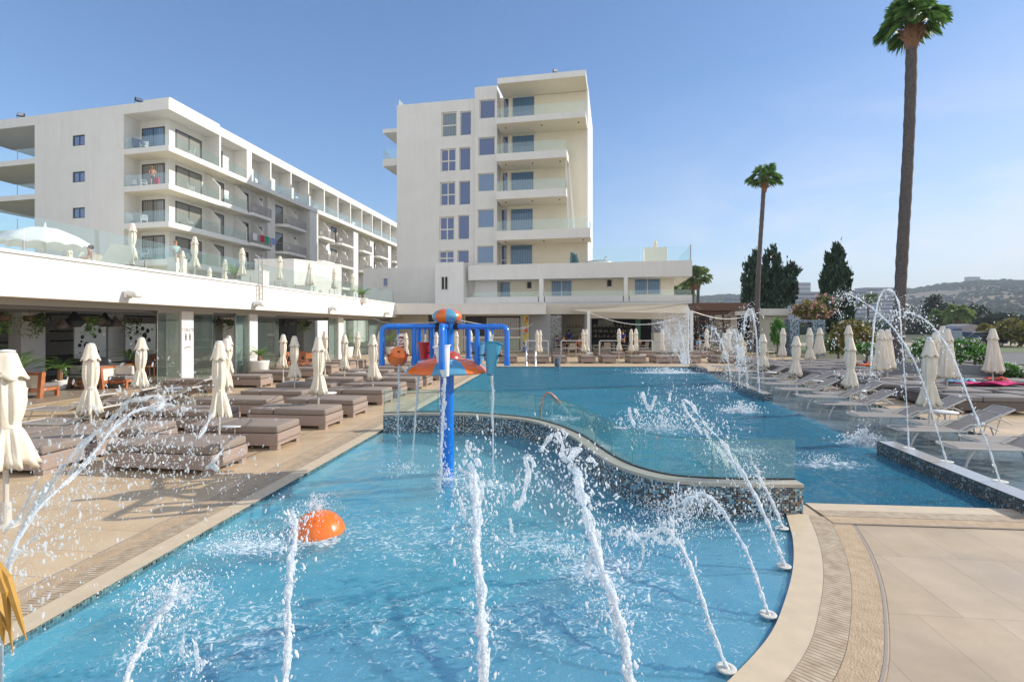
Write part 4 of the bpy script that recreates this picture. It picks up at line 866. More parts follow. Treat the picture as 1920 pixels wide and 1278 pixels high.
for x0,x1 in ((887,1010),(1020,1168.5),(1179,1296)):
    MB().fbox(T,T.a(x0,.05),T.a(x1,.05),.05,.065,zl1,zl1+.55).build('balcony_glass',M['glass'],pdm)
for x in (1009,1020.5,1168,1179): MB().fbox(T,T.a(x,0),T.a(x+1.4,0),-.03,-.022,zl1-.6,zl1-.02).build('slot',M['black'],pdm)
for (x0,x1,y0,y1,sp,pn) in ((917,957.4,528,558,1,'cgb'),(1033,1073,525,556,1,'cgb'),(1189,1239,521.6,553,1,'cgb')):
    c=(x0+x1)/2; window(pdm,T,T.a(x0,2.3),T.a(x1,2.3),2.3,tz(c,y1,2.3),tz(c,y0,2.3),M['whiteframe'],M[pn],split=1,fw=.11,rec=.15)
for (x0,x1,y0,y1) in ((986,998.6,526,542.6),(1136,1149,522,539)):
    c=(x0+x1)/2; window(pdm,T,T.a(x0,2.3),T.a(x1,2.3),2.3,tz(c,y1,2.3),tz(c,y0,2.3),M['whiteframe'],M['dark'],fw=.14,rec=.1)
# left blocks
a=MB(); la=T.a(681,1.2); lb=T.a(816,1.2); a.fbox(T,la,lb,1.2,12,4.5,tz(750,501.5,1.2)); a.build('left_block',M['plaster_g'],pdm)
a=MB(); lc=T.a(816,-.6); ld=T.a(869,-.6); a.fbox(T,lc,ld,-.6,12,4.5,tz(845,491.5,-.6)); a.build('tall_block',M['plaster'],pdm)
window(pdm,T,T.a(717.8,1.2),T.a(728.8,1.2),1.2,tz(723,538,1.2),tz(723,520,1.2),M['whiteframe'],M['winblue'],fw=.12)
window(pdm,T,T.a(826.7,-.6),T.a(841,-.6),-.6,tz(834,544,-.6),tz(834,517.5,-.6),M['whiteframe'],M['dark'],split=1,fw=.1)
# roof terrace
for s0,s1 in ((1108,1200),(1202,1250),(1252,1297)):
    MB().fbox(T,T.a(s0,.15),T.a(s1,.15),.12,.135,zp1,zp1+1.5).build('terrace_glass',M['glass'],pdm)
MB().fbox(T,pa1-.14,pa1-.125,.2,10,zp1,zp1+1.5).build('terrace_glass',M['glass'],pdm)
MB().fbox(T,pa1-.2,pa1-.1,.06,.16,zp1,zp1+1.6).build('glass_post',M['rail'],pdm)
a=MB(); a.fbox(T,T.a(1209,3),T.a(1249.5,3),3,6,zp0+.4,tz(1230,463.5,3)); a.fbox(T,T.a(1247.5,3),T.a(1250.5,3),2.95,3.0,zp0+.4,tz(1230,463,3)); a.build('roof_hut',M['cream_bounce'],pdm)
hot=thing('hot_tub','round white hot tub with a dark rim on the podium roof terrace','hot tub',T(T.a(1123,2.2),2.2,zp0+.46))
MB().lathe([(1.3,0),(1.45,zp1-zp0-.35),(1.5,zp1-zp0-.22),(1.35,zp1-zp0-.18)],20,hot.location).build('shell',M['white'],hot,smooth=True)
MB().lathe([(1.36,zp1-zp0-.2),(1.30,zp1-zp0-.1)],20,hot.location).build('cover',M['black'],hot)
MB().tube([hot.location+Vector((.6,0,zp1-zp0-.15)),hot.location+Vector((.6,0,zp1-zp0+.35)),hot.location+Vector((.9,0,zp1-zp0+.45))],.05,6).build('handle',M['rail'],hot)
m=MB(); 
for q in range(3): m.slab3([T(T.a(1068,1)+.0+q*.25,1,zp1-.2),T(T.a(1068,1)+.5+q*.3,1,zp1-.2),T(T.a(1068,1)+.35+q*.2,1,zp1+1.3-q*.1),T(T.a(1068,1)+.1+q*.15,1,zp1+1.3-q*.2)],(0,.05,0))
tag(m.build('folded_lounger',mat('teal_cloth',(.10,.22,.25),.7),None),'folded teal sun lounger leaning upright at the left end of the podium terrace','lounger')
# ---------------------------------------------------------------- restaurant, left wing: roof terrace over glazed dining rooms
Q=Fr((-17.5,0),(-1,.1),(.1,1))
rs_=thing('restaurant_wing','long white single-storey restaurant wing with a deep fascia and open glazed front','building',(*Q(4,25)[:2],0))
B0,B1=9.0,50.4; zf0,zf1=3.50,4.80; RA=24
a=MB(); a.fbox(Q,-1.0,-.7,B0,B1,zf0,zf1); a.build('fascia',M['plaster'],rs_)
a=MB(); a.fbox(Q,-1.06,-.62,B0,B1,zf1,zf1+.10); a.build('parapet_cap',M['trim'],rs_)
SK0,SK1=Q.b(128,4.0),Q.b(318,4.0)  # ends of an added roof slot, open so daylight reaches the bubble panels
def slotted(m,x0,x1,b0,b1,z0,z1):
    m.fbox(Q,x0,2.9,b0,b1,z0,z1); m.fbox(Q,4.3,x1,b0,b1,z0,z1); m.fbox(Q,2.9,4.3,b0,SK0,z0,z1); m.fbox(Q,2.9,4.3,SK1,b1,z0,z1)
a=MB(); slotted(a,-.7,RA,B0,B1+3,zf0+.02,zf1-.15); a.build('roof_slab',M['cream_bounce'],rs_)
a=MB(); a.fbox(Q,0.0,.35,B0,B1,3.30,zf0+.02); a.build('lintel',mat('grey_lintel',(.42,.42,.42),.6),rs_)
colpx=[(340,362),(467.6,482.4),(634.5,643.5)]
for x0,x1 in colpx:
    b0,b1=Q.b(x0,0),Q.b(x1,0); MB().fbox(Q,-.02,.75,b0,b1,0,3.3).build('column',M['plaster'],rs_)
# dining room shell
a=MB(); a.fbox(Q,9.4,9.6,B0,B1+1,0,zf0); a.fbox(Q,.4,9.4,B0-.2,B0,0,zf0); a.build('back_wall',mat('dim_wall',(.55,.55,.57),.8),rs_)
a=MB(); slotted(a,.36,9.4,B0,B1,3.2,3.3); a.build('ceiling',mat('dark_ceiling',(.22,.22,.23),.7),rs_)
a=MB(); a.fbox(Q,0.02,9.4,B0,B1,.0,.025); a.build('dining_floor',mat('brown_floor',(.33,.27,.21),.4,var=.1),rs_)
for b_,w_ in ((Q.b(63,5),1.0),(Q.b(218,5),.9),(34,1.2),(45,2)):
    MB().fbox(Q,5.0,5.6,b_-w_/2,b_+w_/2,0,3.2).build('inner_column',mat('pale_inner_wall',(.78,.78,.80),.8),rs_)
# white screens with dark bubbles
def bubble_panel(b0,b1,a_):
    o=MB().fbox(Q,a_,a_+.05,b0,b1,1.15,2.75).build('patterned_panel',mat('white_panel',(.82,.86,.90),.5),rs_)
    r=random.Random(int(b0*7)); m=MB()
    for k in range(16):
        bb=r.uniform(b0+.2,b1-.2); zz=r.uniform(1.3,2.6); rr=r.choice((.04,.06,.09,.12,.16)); c=Q(a_-.004,bb,zz)
        vs=[c+ (Q(0,math.cos(t)*rr)-Q(0,0))+Vector((0,0,math.sin(t)*rr)) for t in [2*PI*i/14 for i in range(14)]]; m._add(vs,[list(range(14))])
    m.build('bubble_pattern',M['black'],o)
for x0,x1 in ((140,199),(236,292)):
    bubble_panel(Q.b(x0,4.4),Q.b(x1,4.4),4.4)
# shelves
for x0,x1 in ((0,30),(78,134)):
    b0,b1=Q.b(x0,6.4),Q.b(x1,6.4)
    if x0==0: b0=b1-2
    for z in (2.35,1.9): MB().fbox(Q,5.6,6.0,b0,b1,z,z+.07).build('shelf',M['black'],rs_)
    MB().fbox(Q,5.9,6.5,b0,b1,.6,1.25).build('sideboard',M['dark'],rs_)
# glazed door leaves beside the columns
def leaf_panel(p0,p1,name='glass_door'):
    t=(p1-p0); n=Vector((t.y,-t.x,0)).normalized()*.02
    m=MB(); z0,z1=.06,3.28; m.hexa([p0+n+Vector((0,0,z0)),p1+n+Vector((0,0,z0)),p1-n+Vector((0,0,z0)),p0-n+Vector((0,0,z0)),p0+n+Vector((0,0,z1)),p1+n+Vector((0,0,z1)),p1-n+Vector((0,0,z1)),p0-n+Vector((0,0,z1))])
    o=m.build(name,M['glassd'],rs_)
    m=MB(); n=n*1.6
    for zz0,zz1 in ((.0,.08),(3.2,3.3)): m.hexa([p0+n+Vector((0,0,zz0)),p1+n+Vector((0,0,zz0)),p1-n+Vector((0,0,zz0)),p0-n+Vector((0,0,zz0)),p0+n+Vector((0,0,zz1)),p1+n+Vector((0,0,zz1)),p1-n+Vector((0,0,zz1)),p0-n+Vector((0,0,zz1))])
    m.tube([p0+Vector((0,0,.08)),p0+Vector((0,0,3.2))],.015,4); m.tube([p1+Vector((0,0,.08)),p1+Vector((0,0,3.2))],.015,4)
    m.build('door_rail',M['rail'],o)
def qa(x,a_): return Q(a_,Q.b(x,a_),0)
for (x0,aa,x1,ab) in ((295,.1,318,.1),(318,.1,339,.1),(363,.1,398,.12),(398,.12,404,1.2),(442,.1,466,.1),(483,.1,515,.1),(515,.1,522,1.0),(617,.1,634,.1),(644,.1,670,.1),(670,.1,683,.1),(683,.1,712,.1)):
    leaf_panel(qa(x0,aa),qa(x1,ab))
MB().fbox(Q,.3,.4,Q.b(442,.3),Q.b(466,.3),0,3.2).build('folded_screen',M['greywall'],rs_)
MB().fbox(Q,.3,.4,Q.b(617,.3),Q.b(634,.3),0,3.2).build('folded_screen',M['greywall'],rs_)
MB().fbox(Q,.3,.4,Q.b(692,.3),Q.b(733,.3),0,3.2).build('folded_screen',M['greywall'],rs_)
MB().fbox(Q,.9,1.0,Q.b(318,.9),Q.b(339,.9),0,3.2).build('folded_screen',M['greywall'],rs_)
# writing on the first column
def text(body,size,loc,rot,m,par,name='lettering',ext=.002):
    c=bpy.data.curves.new(name,'FONT'); c.body=body; c.size=size; c.extrude=ext; c.align_x='CENTER'; c.materials.append(m)
    tmp=bpy.data.objects.new(name,c); COL.objects.link(tmp); dg=bpy.context.evaluated_depsgraph_get(); me=bpy.data.meshes.new_from_object(tmp.evaluated_get(dg)); bpy.data.objects.remove(tmp); 
    mw=Matrix.Translation(loc)@rot.to_4x4(); me.transform(mw); o=bpy.data.objects.new(name,me); COL.objects.link(o)
    if par is not None:
        off=Vector((0,0,0)); q=par
        while q is not None: off=off+Vector(q.location); q=q.parent
        me.transform(Matrix.Translation(-off)); o.parent=par
    return o
ink=mat('dark_lettering',(.12,.12,.13),.7)
cb=(Q.b(340,0)+Q.b(362,0))/2; RQ=Matrix(((.1,0,.995),(.995,0,-.1),(0,1,0))).normalized()
sg=thing('toilet_sign','grey toilet sign with two figure symbols on the first restaurant column','sign',Q(-.03,cb,2.3),group=None)
text('TOILETS',.20,Q(-.026,cb,2.38),RQ,ink,sg)
m=MB()
for s in (-.12,.14):
    c=Q(-.026,cb+s,2.1)
    for (u0,u1,z0,z1) in ((-.035,.035,.14,.20),(-.05,.05,-.03,.12),(-.04,-.01,-.16,-.03),(.01,.04,-.16,-.03)):
        e=Vector((.1,.995,0)); m.slab3([c+e*u0+Vector((0,0,z0)),c+e*u1+Vector((0,0,z0)),c+e*u1+Vector((0,0,z1)),c+e*u0+Vector((0,0,z1))],(.004,0,0))
m.build('figure_symbols',ink,sg)
m=MB(); m.tube([Q(-.03,cb-.2,1.62),Q(-.03,cb-.05,1.66),Q(-.03,cb+.12,1.66),Q(-.03,cb+.28,1.60)],[.03,.03,.02,.006],5); m.build('arrow_mark',mat('brown_mark',(.3,.27,.22),.8),sg)
# wall lamps on the fascia
def spot(px,py,lab):
    a_=-1.0; b_=Q.b(px,a_); z=Q.z_a(px,py,a_); t=thing('wall_floodlight',lab,'wall light',Q(a_,b_,z),0,'white floodlights on the fascia')
    c=t.location; m=MB(); m.rbox(c.x,c.x+.12,c.y-.16,c.y+.16,c.z-.16,c.z+.06,.02,1); m.build('bracket',M['white'],t)
    m=MB(); m.xf=Matrix.Translation(c+Vector((.28,0,.02)))@Matrix.Rotation(.25,4,'Y'); m.rbox(-.22,.24,-.2,.2,-.13,.13,.08,2); m.build('lamp_head',M['white'],t,smooth=True)
for x,y,l_ in ((237,551,'nearest white floodlight on the restaurant fascia, above the open lounge'),(477,569,'white floodlight on the fascia above the second column, below the ladder'),(618,578,'white floodlight on the fascia above the third column'),(721,587,'farthest white floodlight, at the corner end of the fascia')): spot(x,y,l_)
ld_=thing('roof_ladder','small dark metal ladder hanging over the white fascia','ladder',P(485,540,33.8))
b_=Q.b(485,-1.0); m=MB()
for s in (-.16,.16): m.tube([Q(-1.12,b_+s,4.0),Q(-1.12,b_+s,6.3),Q(-.9,b_+s,6.45)],.03,5)
m.build('stile',M['rail'],ld_)
m=MB()
for k in range(8): m.tube([Q(-1.12,b_-.16,4.1+k*.28),Q(-1.12,b_+.16,4.1+k*.28)],.02,4)
m.build('rung',M['rail'],ld_)
# balustrade of the terrace
tg=thing('terrace_balustrade','long frameless glass balustrade along the edge of the restaurant roof terrace','balustrade',Q(-.9,30,4.9))
bb=B0
while bb<B1-1.2:
    MB().fbox(Q,-.86,-.845,bb+.02,bb+2.28,zf1+.10,zf1+1.24).build('glass_panel',M['glass'],tg); bb+=2.3
bb=B0; m=MB()
while bb<B1: m.fbox(Q,-.845,-.80,bb-.02,bb+.02,zf1+.1,zf1+.45); bb+=2.3
m.build('clamp',M['rail'],tg)
# white stair house, walls and raised plinths on the terrace
sh=thing('stair_house','white stair house standing on the roof terrace in front of the long block','building',P(552,540,43))
m=MB(); F2=Fr(P(551,540,41)[:2],(-1,.05),(.55,.84)); m.fbox(F2,0,3.2,0,4.6,4.6,P(551,487,41).z); m.build('wall',M['plaster_g'],sh)
m=MB(); m.fbox(F2,-.05,3.25,-.05,4.65,P(551,487,41).z,P(551,487,41).z+.08); m.build('roof',M['trim'],sh)
def tbox(x0,x1,y,h,Y,lab,nm='planter_wall'):
    p0=P(x0,y,Y); p1=P(x1,y,Y*1.02); m=MB(); m.box(p0.x,p1.x,Y,Y+1.0,4.6,p0.z); m.box(p0.x-.03,p1.x+.03,Y-.03,Y+1.03,p0.z,p0.z+.06); tag(m.build(nm,M['plaster_g'],None),lab,'low wall')
tbox(314,343,484,1,31,'short white plinth wall on the roof terrace under the lounging guest')
tbox(452,500,508,1,33,'white raised wall on the roof terrace left of the ladder')
tbox(503,590,536,1,35,'low white wall at the foot of the terrace stair house')
# ---------------------------------------------------------------- restaurant, cross wing (cafe)
X=Fr((0,50.6),(1,-.065),(.065,1))
cf=thing('cafe_wing','cream cafe wing below the podium with dark open bays and a white fascia','building',(*X(4,3)[:2],0))
def xz(px,py,b): return X.z(px,py,b)
f0,f1=X.a(727,-1.2),X.a(1024,-1.2)
fz0,fz1=xz(875,589,-1.2),xz(875,570,-1.2)
a=MB(); a.fbox(X,f0,f1,-1.2,5.5,fz0,fz1); a.build('fascia',M['plaster_g'],cf)
a=MB(); a.fbox(X,f0,f1+.03,-1.24,-1.0,fz1,fz1+.08); a.build('parapet_cap',M['trim'],cf)
b2=1.6   # plane of the bays
segw=[(690,803,'beigewall'),(832,869,'beigewall'),(992,1032,'greywall'),(1096,1109,'greywall'),(1222,1246,'dark')]
for x0,x1,mm_ in segw: MB().fbox(X,X.a(x0,b2),X.a(x1,b2),b2,b2+.3,0,4.6).build('wall',M[mm_],cf)
a=MB(); a.fbox(X,X.a(690,b2),X.a(1246,b2)+2.7,b2-.02,b2+.32,3.85,4.9); a.build('lintel',M['beigewall'],cf)
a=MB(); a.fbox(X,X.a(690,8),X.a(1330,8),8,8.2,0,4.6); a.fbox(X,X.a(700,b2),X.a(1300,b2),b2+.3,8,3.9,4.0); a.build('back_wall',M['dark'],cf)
# glazing with curtains
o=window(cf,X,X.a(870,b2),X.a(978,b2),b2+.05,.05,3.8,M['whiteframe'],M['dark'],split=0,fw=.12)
for x0,x1,c_ in ((888,974,(.34,.31,.30)),):
    MB().fbox(X,X.a(912,b2),X.a(x1,b2),b2-.0,b2+.03,1.6,3.5).build('curtain',curtain_glass('taupe_curtain',c_),cf)
    MB().fbox(X,X.a(872,b2),X.a(x1,b2),b2-.0,b2+.03,.2,1.35).build('curtain',curtain_glass('green_white_curtain',(.45,.52,.42)),cf)
    MB().fbox(X,X.a(868,b2),X.a(978,b2),b2-.06,b2+.0,1.38,1.6).build('window_rail',M['whiteframe'],cf)
# painted panel
pp=MB().fbox(X,X.a(978.5,b2),X.a(992,b2),b2-.25,b2-.02,.1,4.4).build('painted_panel',None or mat('pale_panel',(.55,.55,.52),.5),cf)
r=random.Random(5); 
for k in range(26):
    z=r.uniform(.3,4.2); c=[(.75,.55,.05),(.65,.08,.03),(.80,.70,.10),(.15,.20,.45),(.35,.45,.15),(.8,.3,.1)][(k+int(z))%6 if z>2 else r.choice((3,4,0))]
    q0=X.a(979,b2-.25); q1=X.a(991.5,b2-.25); aa=r.uniform(q0,q1-.15); w_=r.uniform(.1,.35)
    m=MB(); n=10; cc=X(min(aa+w_/2,q1-.1),b2-.256-.0015*k,z); rr=r.uniform(.08,.22)
    m._add([cc+Vector((math.cos(2*PI*i/n)*min(rr,.2)*.8,-.0,math.sin(2*PI*i/n)*rr*1.3)) for i in range(n)],[list(range(n))]); m.build('colour_patch',mat('panel_paint',c,.5),pp)
# lattice glazing
MB().fbox(X,X.a(1032,b2),X.a(1053,b2),b2,b2+.04,.1,3.75).build('patterned_glass',mat('leafy_patterned_glass',(.16,.18,.17),.15,var=.9,vscale=5,var2=(.42,.45,.43)),cf)
MB().fbox(X,X.a(1221,b2),X.a(1246,b2),b2-.1,b2-.04,.1,3.9).build('pebble_panel',mat('pebble_panel',(.05,.05,.055),.6,var=.9,vscale=14,var2=(.45,.44,.42)),cf)
# white counter units
m=MB(); 
m.fbox(X,X.a(1226,.2),X.a(1292,.2),.2,1.4,.1,2.0); m.build('white_counter',M['trim'],cf)
m=MB(); m.fbox(X,X.a(1245,1.0),X.a(1292,1.0),1.0,1.5,2.0,4.4); m.build('white_panel',M['plaster'],cf)
m=MB()
for x in (1240,1258,1275): m.fbox(X,X.a(x,.2)-.02,X.a(x,.2)+.02,.185,.2,.2,1.9)
m.fbox(X,X.a(1227,.2),X.a(1291,.2),.184,.2,1.05,1.09); m.build('panel_joint',M['rail'],cf)
# back bar with bottles and lit shelves
bar=thing('bar_counter','dark back bar with shelves of glasses and bottles inside the cafe','bar',(*X(6,6)[:2],0))
for x0,x1 in ((1062,1093),(1112,1185)):
    for z in (1.4,1.95,2.5): MB().fbox(X,X.a(x0,6),X.a(x1,6),6,6.4,z,z+.05).build('shelf',M['wooddark'],bar)
    MB().fbox(X,X.a(x0,6),X.a(x1,6),5.9,6.6,0,1.2).build('counter',M['dark'],bar)
    m=MB(); r=random.Random(int(x0))
    for z in (1.45,2.0,2.55):
        q=X.a(x0,6.1)+.1
        while q<X.a(x1,6.1)-.1:
            c=X(q,6.1,z); h=r.uniform(.2,.38); m.lathe([(.05,0),(.05,h*.6),(.018,h*.75),(.018,h)],6,c); q+=r.uniform(.12,.35)
    tag(m.build('bottles',mat('glassware',(.5,.5,.45),.15,var=.6,vscale=6,var2=(.6,.55,.3)),bar),kind='stuff')
MB().fbox(X,X.a(1192,4),X.a(1201,4),4,4.1,.2,3.6).build('green_panel',mat('green_panel',(.10,.35,.28),.3),bar)
MB().fbox(X,X.a(1121,7.5),X.a(1150,7.5),7.5,7.6,2.6,3.4).build('mirror',mat('pale_mirror',(.35,.38,.25),.15,var=.6,vscale=2),bar)
# awning
aw=thing('awning','cream retractable awning on white posts over the cafe terrace','awning',(*X(12,-1)[:2],0))
p=[P(1066,577,51.5),P(1290,570.5,48.5),P(1296,587,44.2),P(1101,584,46)]
m=MB(); N=14
for i in range(N):
    for j in range(4):
        def S(u,v): 
            q=p[0].lerp(p[1],u).lerp(p[3].lerp(p[2],u),v); q.z+=-.10*math.sin(PI*v)+.02*math.sin(u*PI*9)*(1-v)*v*4; return q
        m.quad(S(i/N,j/4),S((i+1)/N,j/4),S((i+1)/N,(j+1)/4),S(i/N,(j+1)/4))
M['awn']=leafmat('awning_cloth',(.62,.55,.43),(.62,.55,.43),tr=.35)
m.build('cloth',M['awn'],aw)
m=MB(); m.slab3([p[3],p[2],p[2]-Vector((0,0,.55)),p[3]-Vector((0,0,.60))],(0,.03,0)); m.build('valance',M['awn'],aw)
for x,Y in ((1103.5,45.9),(1296.5,44.1)): 
    q=P(x,640,Y); MB().box(q.x-.12,q.x+.12,Y-.1,Y+.1,0,p[3].z+.02).build('post',M['white'],aw)
# string of lights
m=MB()
def sag(A,B,s,n=14): return [A.lerp(B,i/n)-Vector((0,0,s*math.sin(PI*i/n))) for i in range(n+1)]
m.tube(sag(P(1104,586,45.8),P(1296,588,44),1.0),.035,5); tag(m.build('light_tube',M['white'],None),'white light tube sagging in a curve under the cream awning','light string')
m=MB(); m.tube(sag(P(1297,583,44),P(1425,585,46),.65),.035,5); tag(m.build('light_tube',M['white'],None),'white light tube sagging between the awning and the pavilion','light string')
m=MB(); m.tube(sag(P(838,603,9.14),P(700,596,44),.2),.012,4); tag(m.build('cable',M['rail'],None),'thin cable running left from the spray tower to the building','cable')
m=MB(); m.tube(sag(P(858,600,9.2),P(1000,606,46),.3),.012,4); tag(m.build('cable',M['rail'],None),'thin cable running right from the spray tower to the cafe','cable')
# pavilion, pergola and arch on the right
pv=thing('pavilion','small white flat-roofed pavilion with a dark doorway beside the pergola','building',(24,55,0))
V_=Fr((0,52),(1,-.02),(.02,1))
zv=lambda px,py: V_.z(px,py,0)
MB().fbox(V_,V_.a(1378,0),V_.a(1487,0),0,6,zv(1430,591),zv(1430,578.5)).build('roof',M['plaster_g'],pv)
MB().fbox(V_,V_.a(1412,.4),V_.a(1478,.4),.4,5.6,0,zv(1430,591)).build('wall',M['beigewall'],pv)
MB().fbox(V_,V_.a(1370,.4),V_.a(1382,.4),.4,5.6,0,zv(1430,591)).build('wall',M['beigewall'],pv)
MB().fbox(V_,V_.a(1382,1.2),V_.a(1412,1.2),1.2,1.3,0,zv(1430,591)).build('doorway',M['dark'],pv)
pg=thing('pergola','dark brown flat-roofed pergola with leaning slatted posts beside the cafe','pergola',(19,50,0))
zv2=lambda py: H+(HY-py)*48/FPX
def px2(x,Y=48): return (x-960)/FPX*Y
MB().box(px2(1299),px2(1402),47.5,53,zv2(582),zv2(568)).build('roof',M['wooddark'],pg)
MB().slab3([(px2(1300),48.2,zv2(582)-.003),(px2(1372),48.2,zv2(582)-.003),(px2(1366),48.2,zv2(590)),(px2(1304),48.2,zv2(593))],(0,.2,0)).build('beam',M['wooddark'],pg)
for x0,x1 in ((1312,1318),(1328,1336),(1342,1352),(1360,1368)):
    m=MB(); m.slab3([(px2(x0),48.6,zv2(585)),(px2(x0+2),48.6,zv2(585)),(px2(x1+2.5),48.6,0),(px2(x1+.5),48.6,0)],(0,.25,0)); m.build('post',M['wooddark'],pg)
for y in (600,616): MB().slab3([(px2(1312),49,zv2(y+1)),(px2(1368),49,zv2(y)),(px2(1368),49,zv2(y+2)),(px2(1312),49,zv2(y+3))],(0,.1,0)).build('rail',M['wooddark'],pg)
ar_=thing('mosaic_arch','free-standing blue mosaic shower arch in front of the oleanders','arch',G(1513,668))
Y=960*2.6/(668-612)
def ab(x0,x1,y0,y1,n): q0=(x0-960)/FPX*Y; q1=(x1-960)/FPX*Y; z0=H-(y1-612)*Y/960; z1=H-(y0-612)*Y/960; MB().box(q0,q1,Y,Y+1,z0,z1).build(n,M['mosaic_b'],ar_)
ab(1481,1547,599,604,'lintel'); ab(1481,1499,604.1,668,'pier'); ab(1524,1547,604.1,668,'pier')
# ---------------------------------------------------------------- daybeds
AX=R(-5.8)
def make_daybed(wick,cush,label,gap=.68):
    t=thing('daybed',label,'daybed',(0,0,0),0,'wicker daybeds')
    # origin under the foot-end corner nearest the camera; x runs back to -2.13, y to +.98
    m=MB(); m.rbox(-2.13,0,0,.98,.085,.345,.012,1); m.build('base',wick,t)
    for x0,x1 in ((-2.11,-1.93),(-.20,-.02)):
        for y0,y1 in ((.02,.16),(.82,.96)): MB().box(x0,x1,y0,y1,0,.085).build('foot',wick,t)
    m=MB(); m.rbox(-2.12,-1.44,.01,.97,.347,.50,.045,3); m.build('head_cushion',cush,t,smooth=True)
    m=MB(); m.rbox(-1.425,-.015,.01,.97,.347,.505,.045,3); m.build('seat_cushion',cush,t,smooth=True)
    return t
bed=None; used=[False]
def place_bed(x,y,rz,label,group,z=0,sc=1,proto=None,j=True):
    global bed,bedd
    jr=rnd.uniform(-.05,.05) if j else 0
    if proto=='d':
        if bedd is None: bedd=make_daybed(M['wickerd'],M['cushiong'],label); o=bedd; o.location=(x,y,z); o.rotation_euler=(0,0,rz+jr); o.scale=(sc,sc,sc) if not hasattr(sc,'__len__') else sc; o['label']=label; o['group']=group; return o
        return copy_tree(bedd,(x,y,z),rz+jr,label,sc,group)
    if bed is None: bed=make_daybed(M['wicker'],M['cushion'],label); o=bed; o.location=(x,y,z); o.rotation_euler=(0,0,rz+jr); o.scale=(sc,sc,sc) if not hasattr(sc,'__len__') else sc; o['group']=group; return o
    return copy_tree(bed,(x,y,z),rz+jr,label,sc,group)
bedd=None
g1='daybeds lined up along the left edge of the pool'
ys=[8.93,10.76,12.9,14.6,16.9,18.6,20.7,22.3,24.6,26.5,28.6,30.5]
for k,y in enumerate(ys):
    x=-4.95+.105*(y-10.3)-.02
    place_bed(x-(.12 if k==0 else 0),y,AX,'brown wicker daybed, %s from the near end of the row at the pool\'s left edge'%('first' if k==0 else ORD[k]),g1)
ys2=[10.5,12.6,14.7,16.6,18.6,20.6,22.5,24.4,26.4,28.4,30.4]
for k,y in enumerate(ys2):
    x=-7.55+.12*(y-10.4)
    place_bed(x,y,AX,'brown wicker daybed, %s from the near end of the second row left of the pool'%('first' if k==0 else ORD[k]),'daybeds in the second row left of the pool')
ys3=[14.3,20.0,21.8,23.8,25.8,27.8,30,32]
for k,y in enumerate(ys3):
    x=[-10.1,-11.7,-10.7,-10.3,-10,-9.8,-9.5,-9.3][k]
    place_bed(x,y,AX+.02,'brown wicker daybed, %s from the near end of the row beside the restaurant front'%('first' if k==0 else ORD[k]),'daybeds along the restaurant front')
place_bed(-8.17,8.9,AX-.03,'wide double wicker daybed behind the nearest parasol at the left edge of the photo','daybeds along the restaurant front',sc=(1,1.85,1.02))
# end-on beds along the far edge
g4='daybeds lined up behind the far end of the pool'
for k,(x0,x1) in enumerate(((950,990),(1010,1037),(1063,1090),(1104,1130),(1152,1182),(1198,1230),(1232,1262),(1265,1290),(1300,1345),(900,935))):
    q=G((x0+x1)/2,681); w_=(x1-x0)/960*q.y
    place_bed(q.x+w_/2,q.y,R(-90),'grey-brown daybed seen end-on behind the far pool edge, %s'%['between the parasols and the pool ladder','just right of the pool ladder','in front of the seated cafe guests','left of the awning post\'s twin parasols','below the standing waiter','left of the far spray burst','behind the left of the spray burst','behind the right of the spray burst','right of the spray burst','behind the teal bucket'][k],g4,sc=(.9,w_/.98,1),proto=None,j=False)
for k,(x0,x1,yy) in enumerate(((1126,1149,672),(1014,1036,666),(1096,1120,667),(1170,1200,669),(890,915,668),(1315,1350,670),(1240,1290,671))):
    q=G((x0+x1)/2,yy); w_=(x1-x0)/960*q.y
    place_bed(q.x+w_/2,q.y,R(-90),'daybed in the back row, %s'%['between two front-row beds under the awning','behind the bed by the ladder','behind the twin parasols at the awning post','behind the pair of parasols under the awning','behind the right arm of the spray tower','at the foot of the pergola','in front of the white cafe counter'][k],g4,sc=(.9,w_/.98,1),j=False)
# right-hand terraces: dark wicker beds packed side by side
g5='dark daybeds packed together on the right-hand deck'
RX=lambda y: 13.35+.07*(y-15)
n=0
for c_,off in enumerate((0,2.3,4.7,7.2)):
    y=15.1+c_*.5; k=0
    while y<33:
        nm=['the lounger-side row','its second row','its third row','its planter row'][c_]
        if c_==3 and y>24: break
        lab='dark wicker daybed on the right deck, %s along %s'%('first' if k==0 else ORD[k],nm)
        place_bed(RX(y)+off+2.13,y,AX-.04,lab,g5,proto='d',sc=(1,1.55 if k%3 else 1.0,1)); y+=1.95 if k%3 else 1.45; k+=1
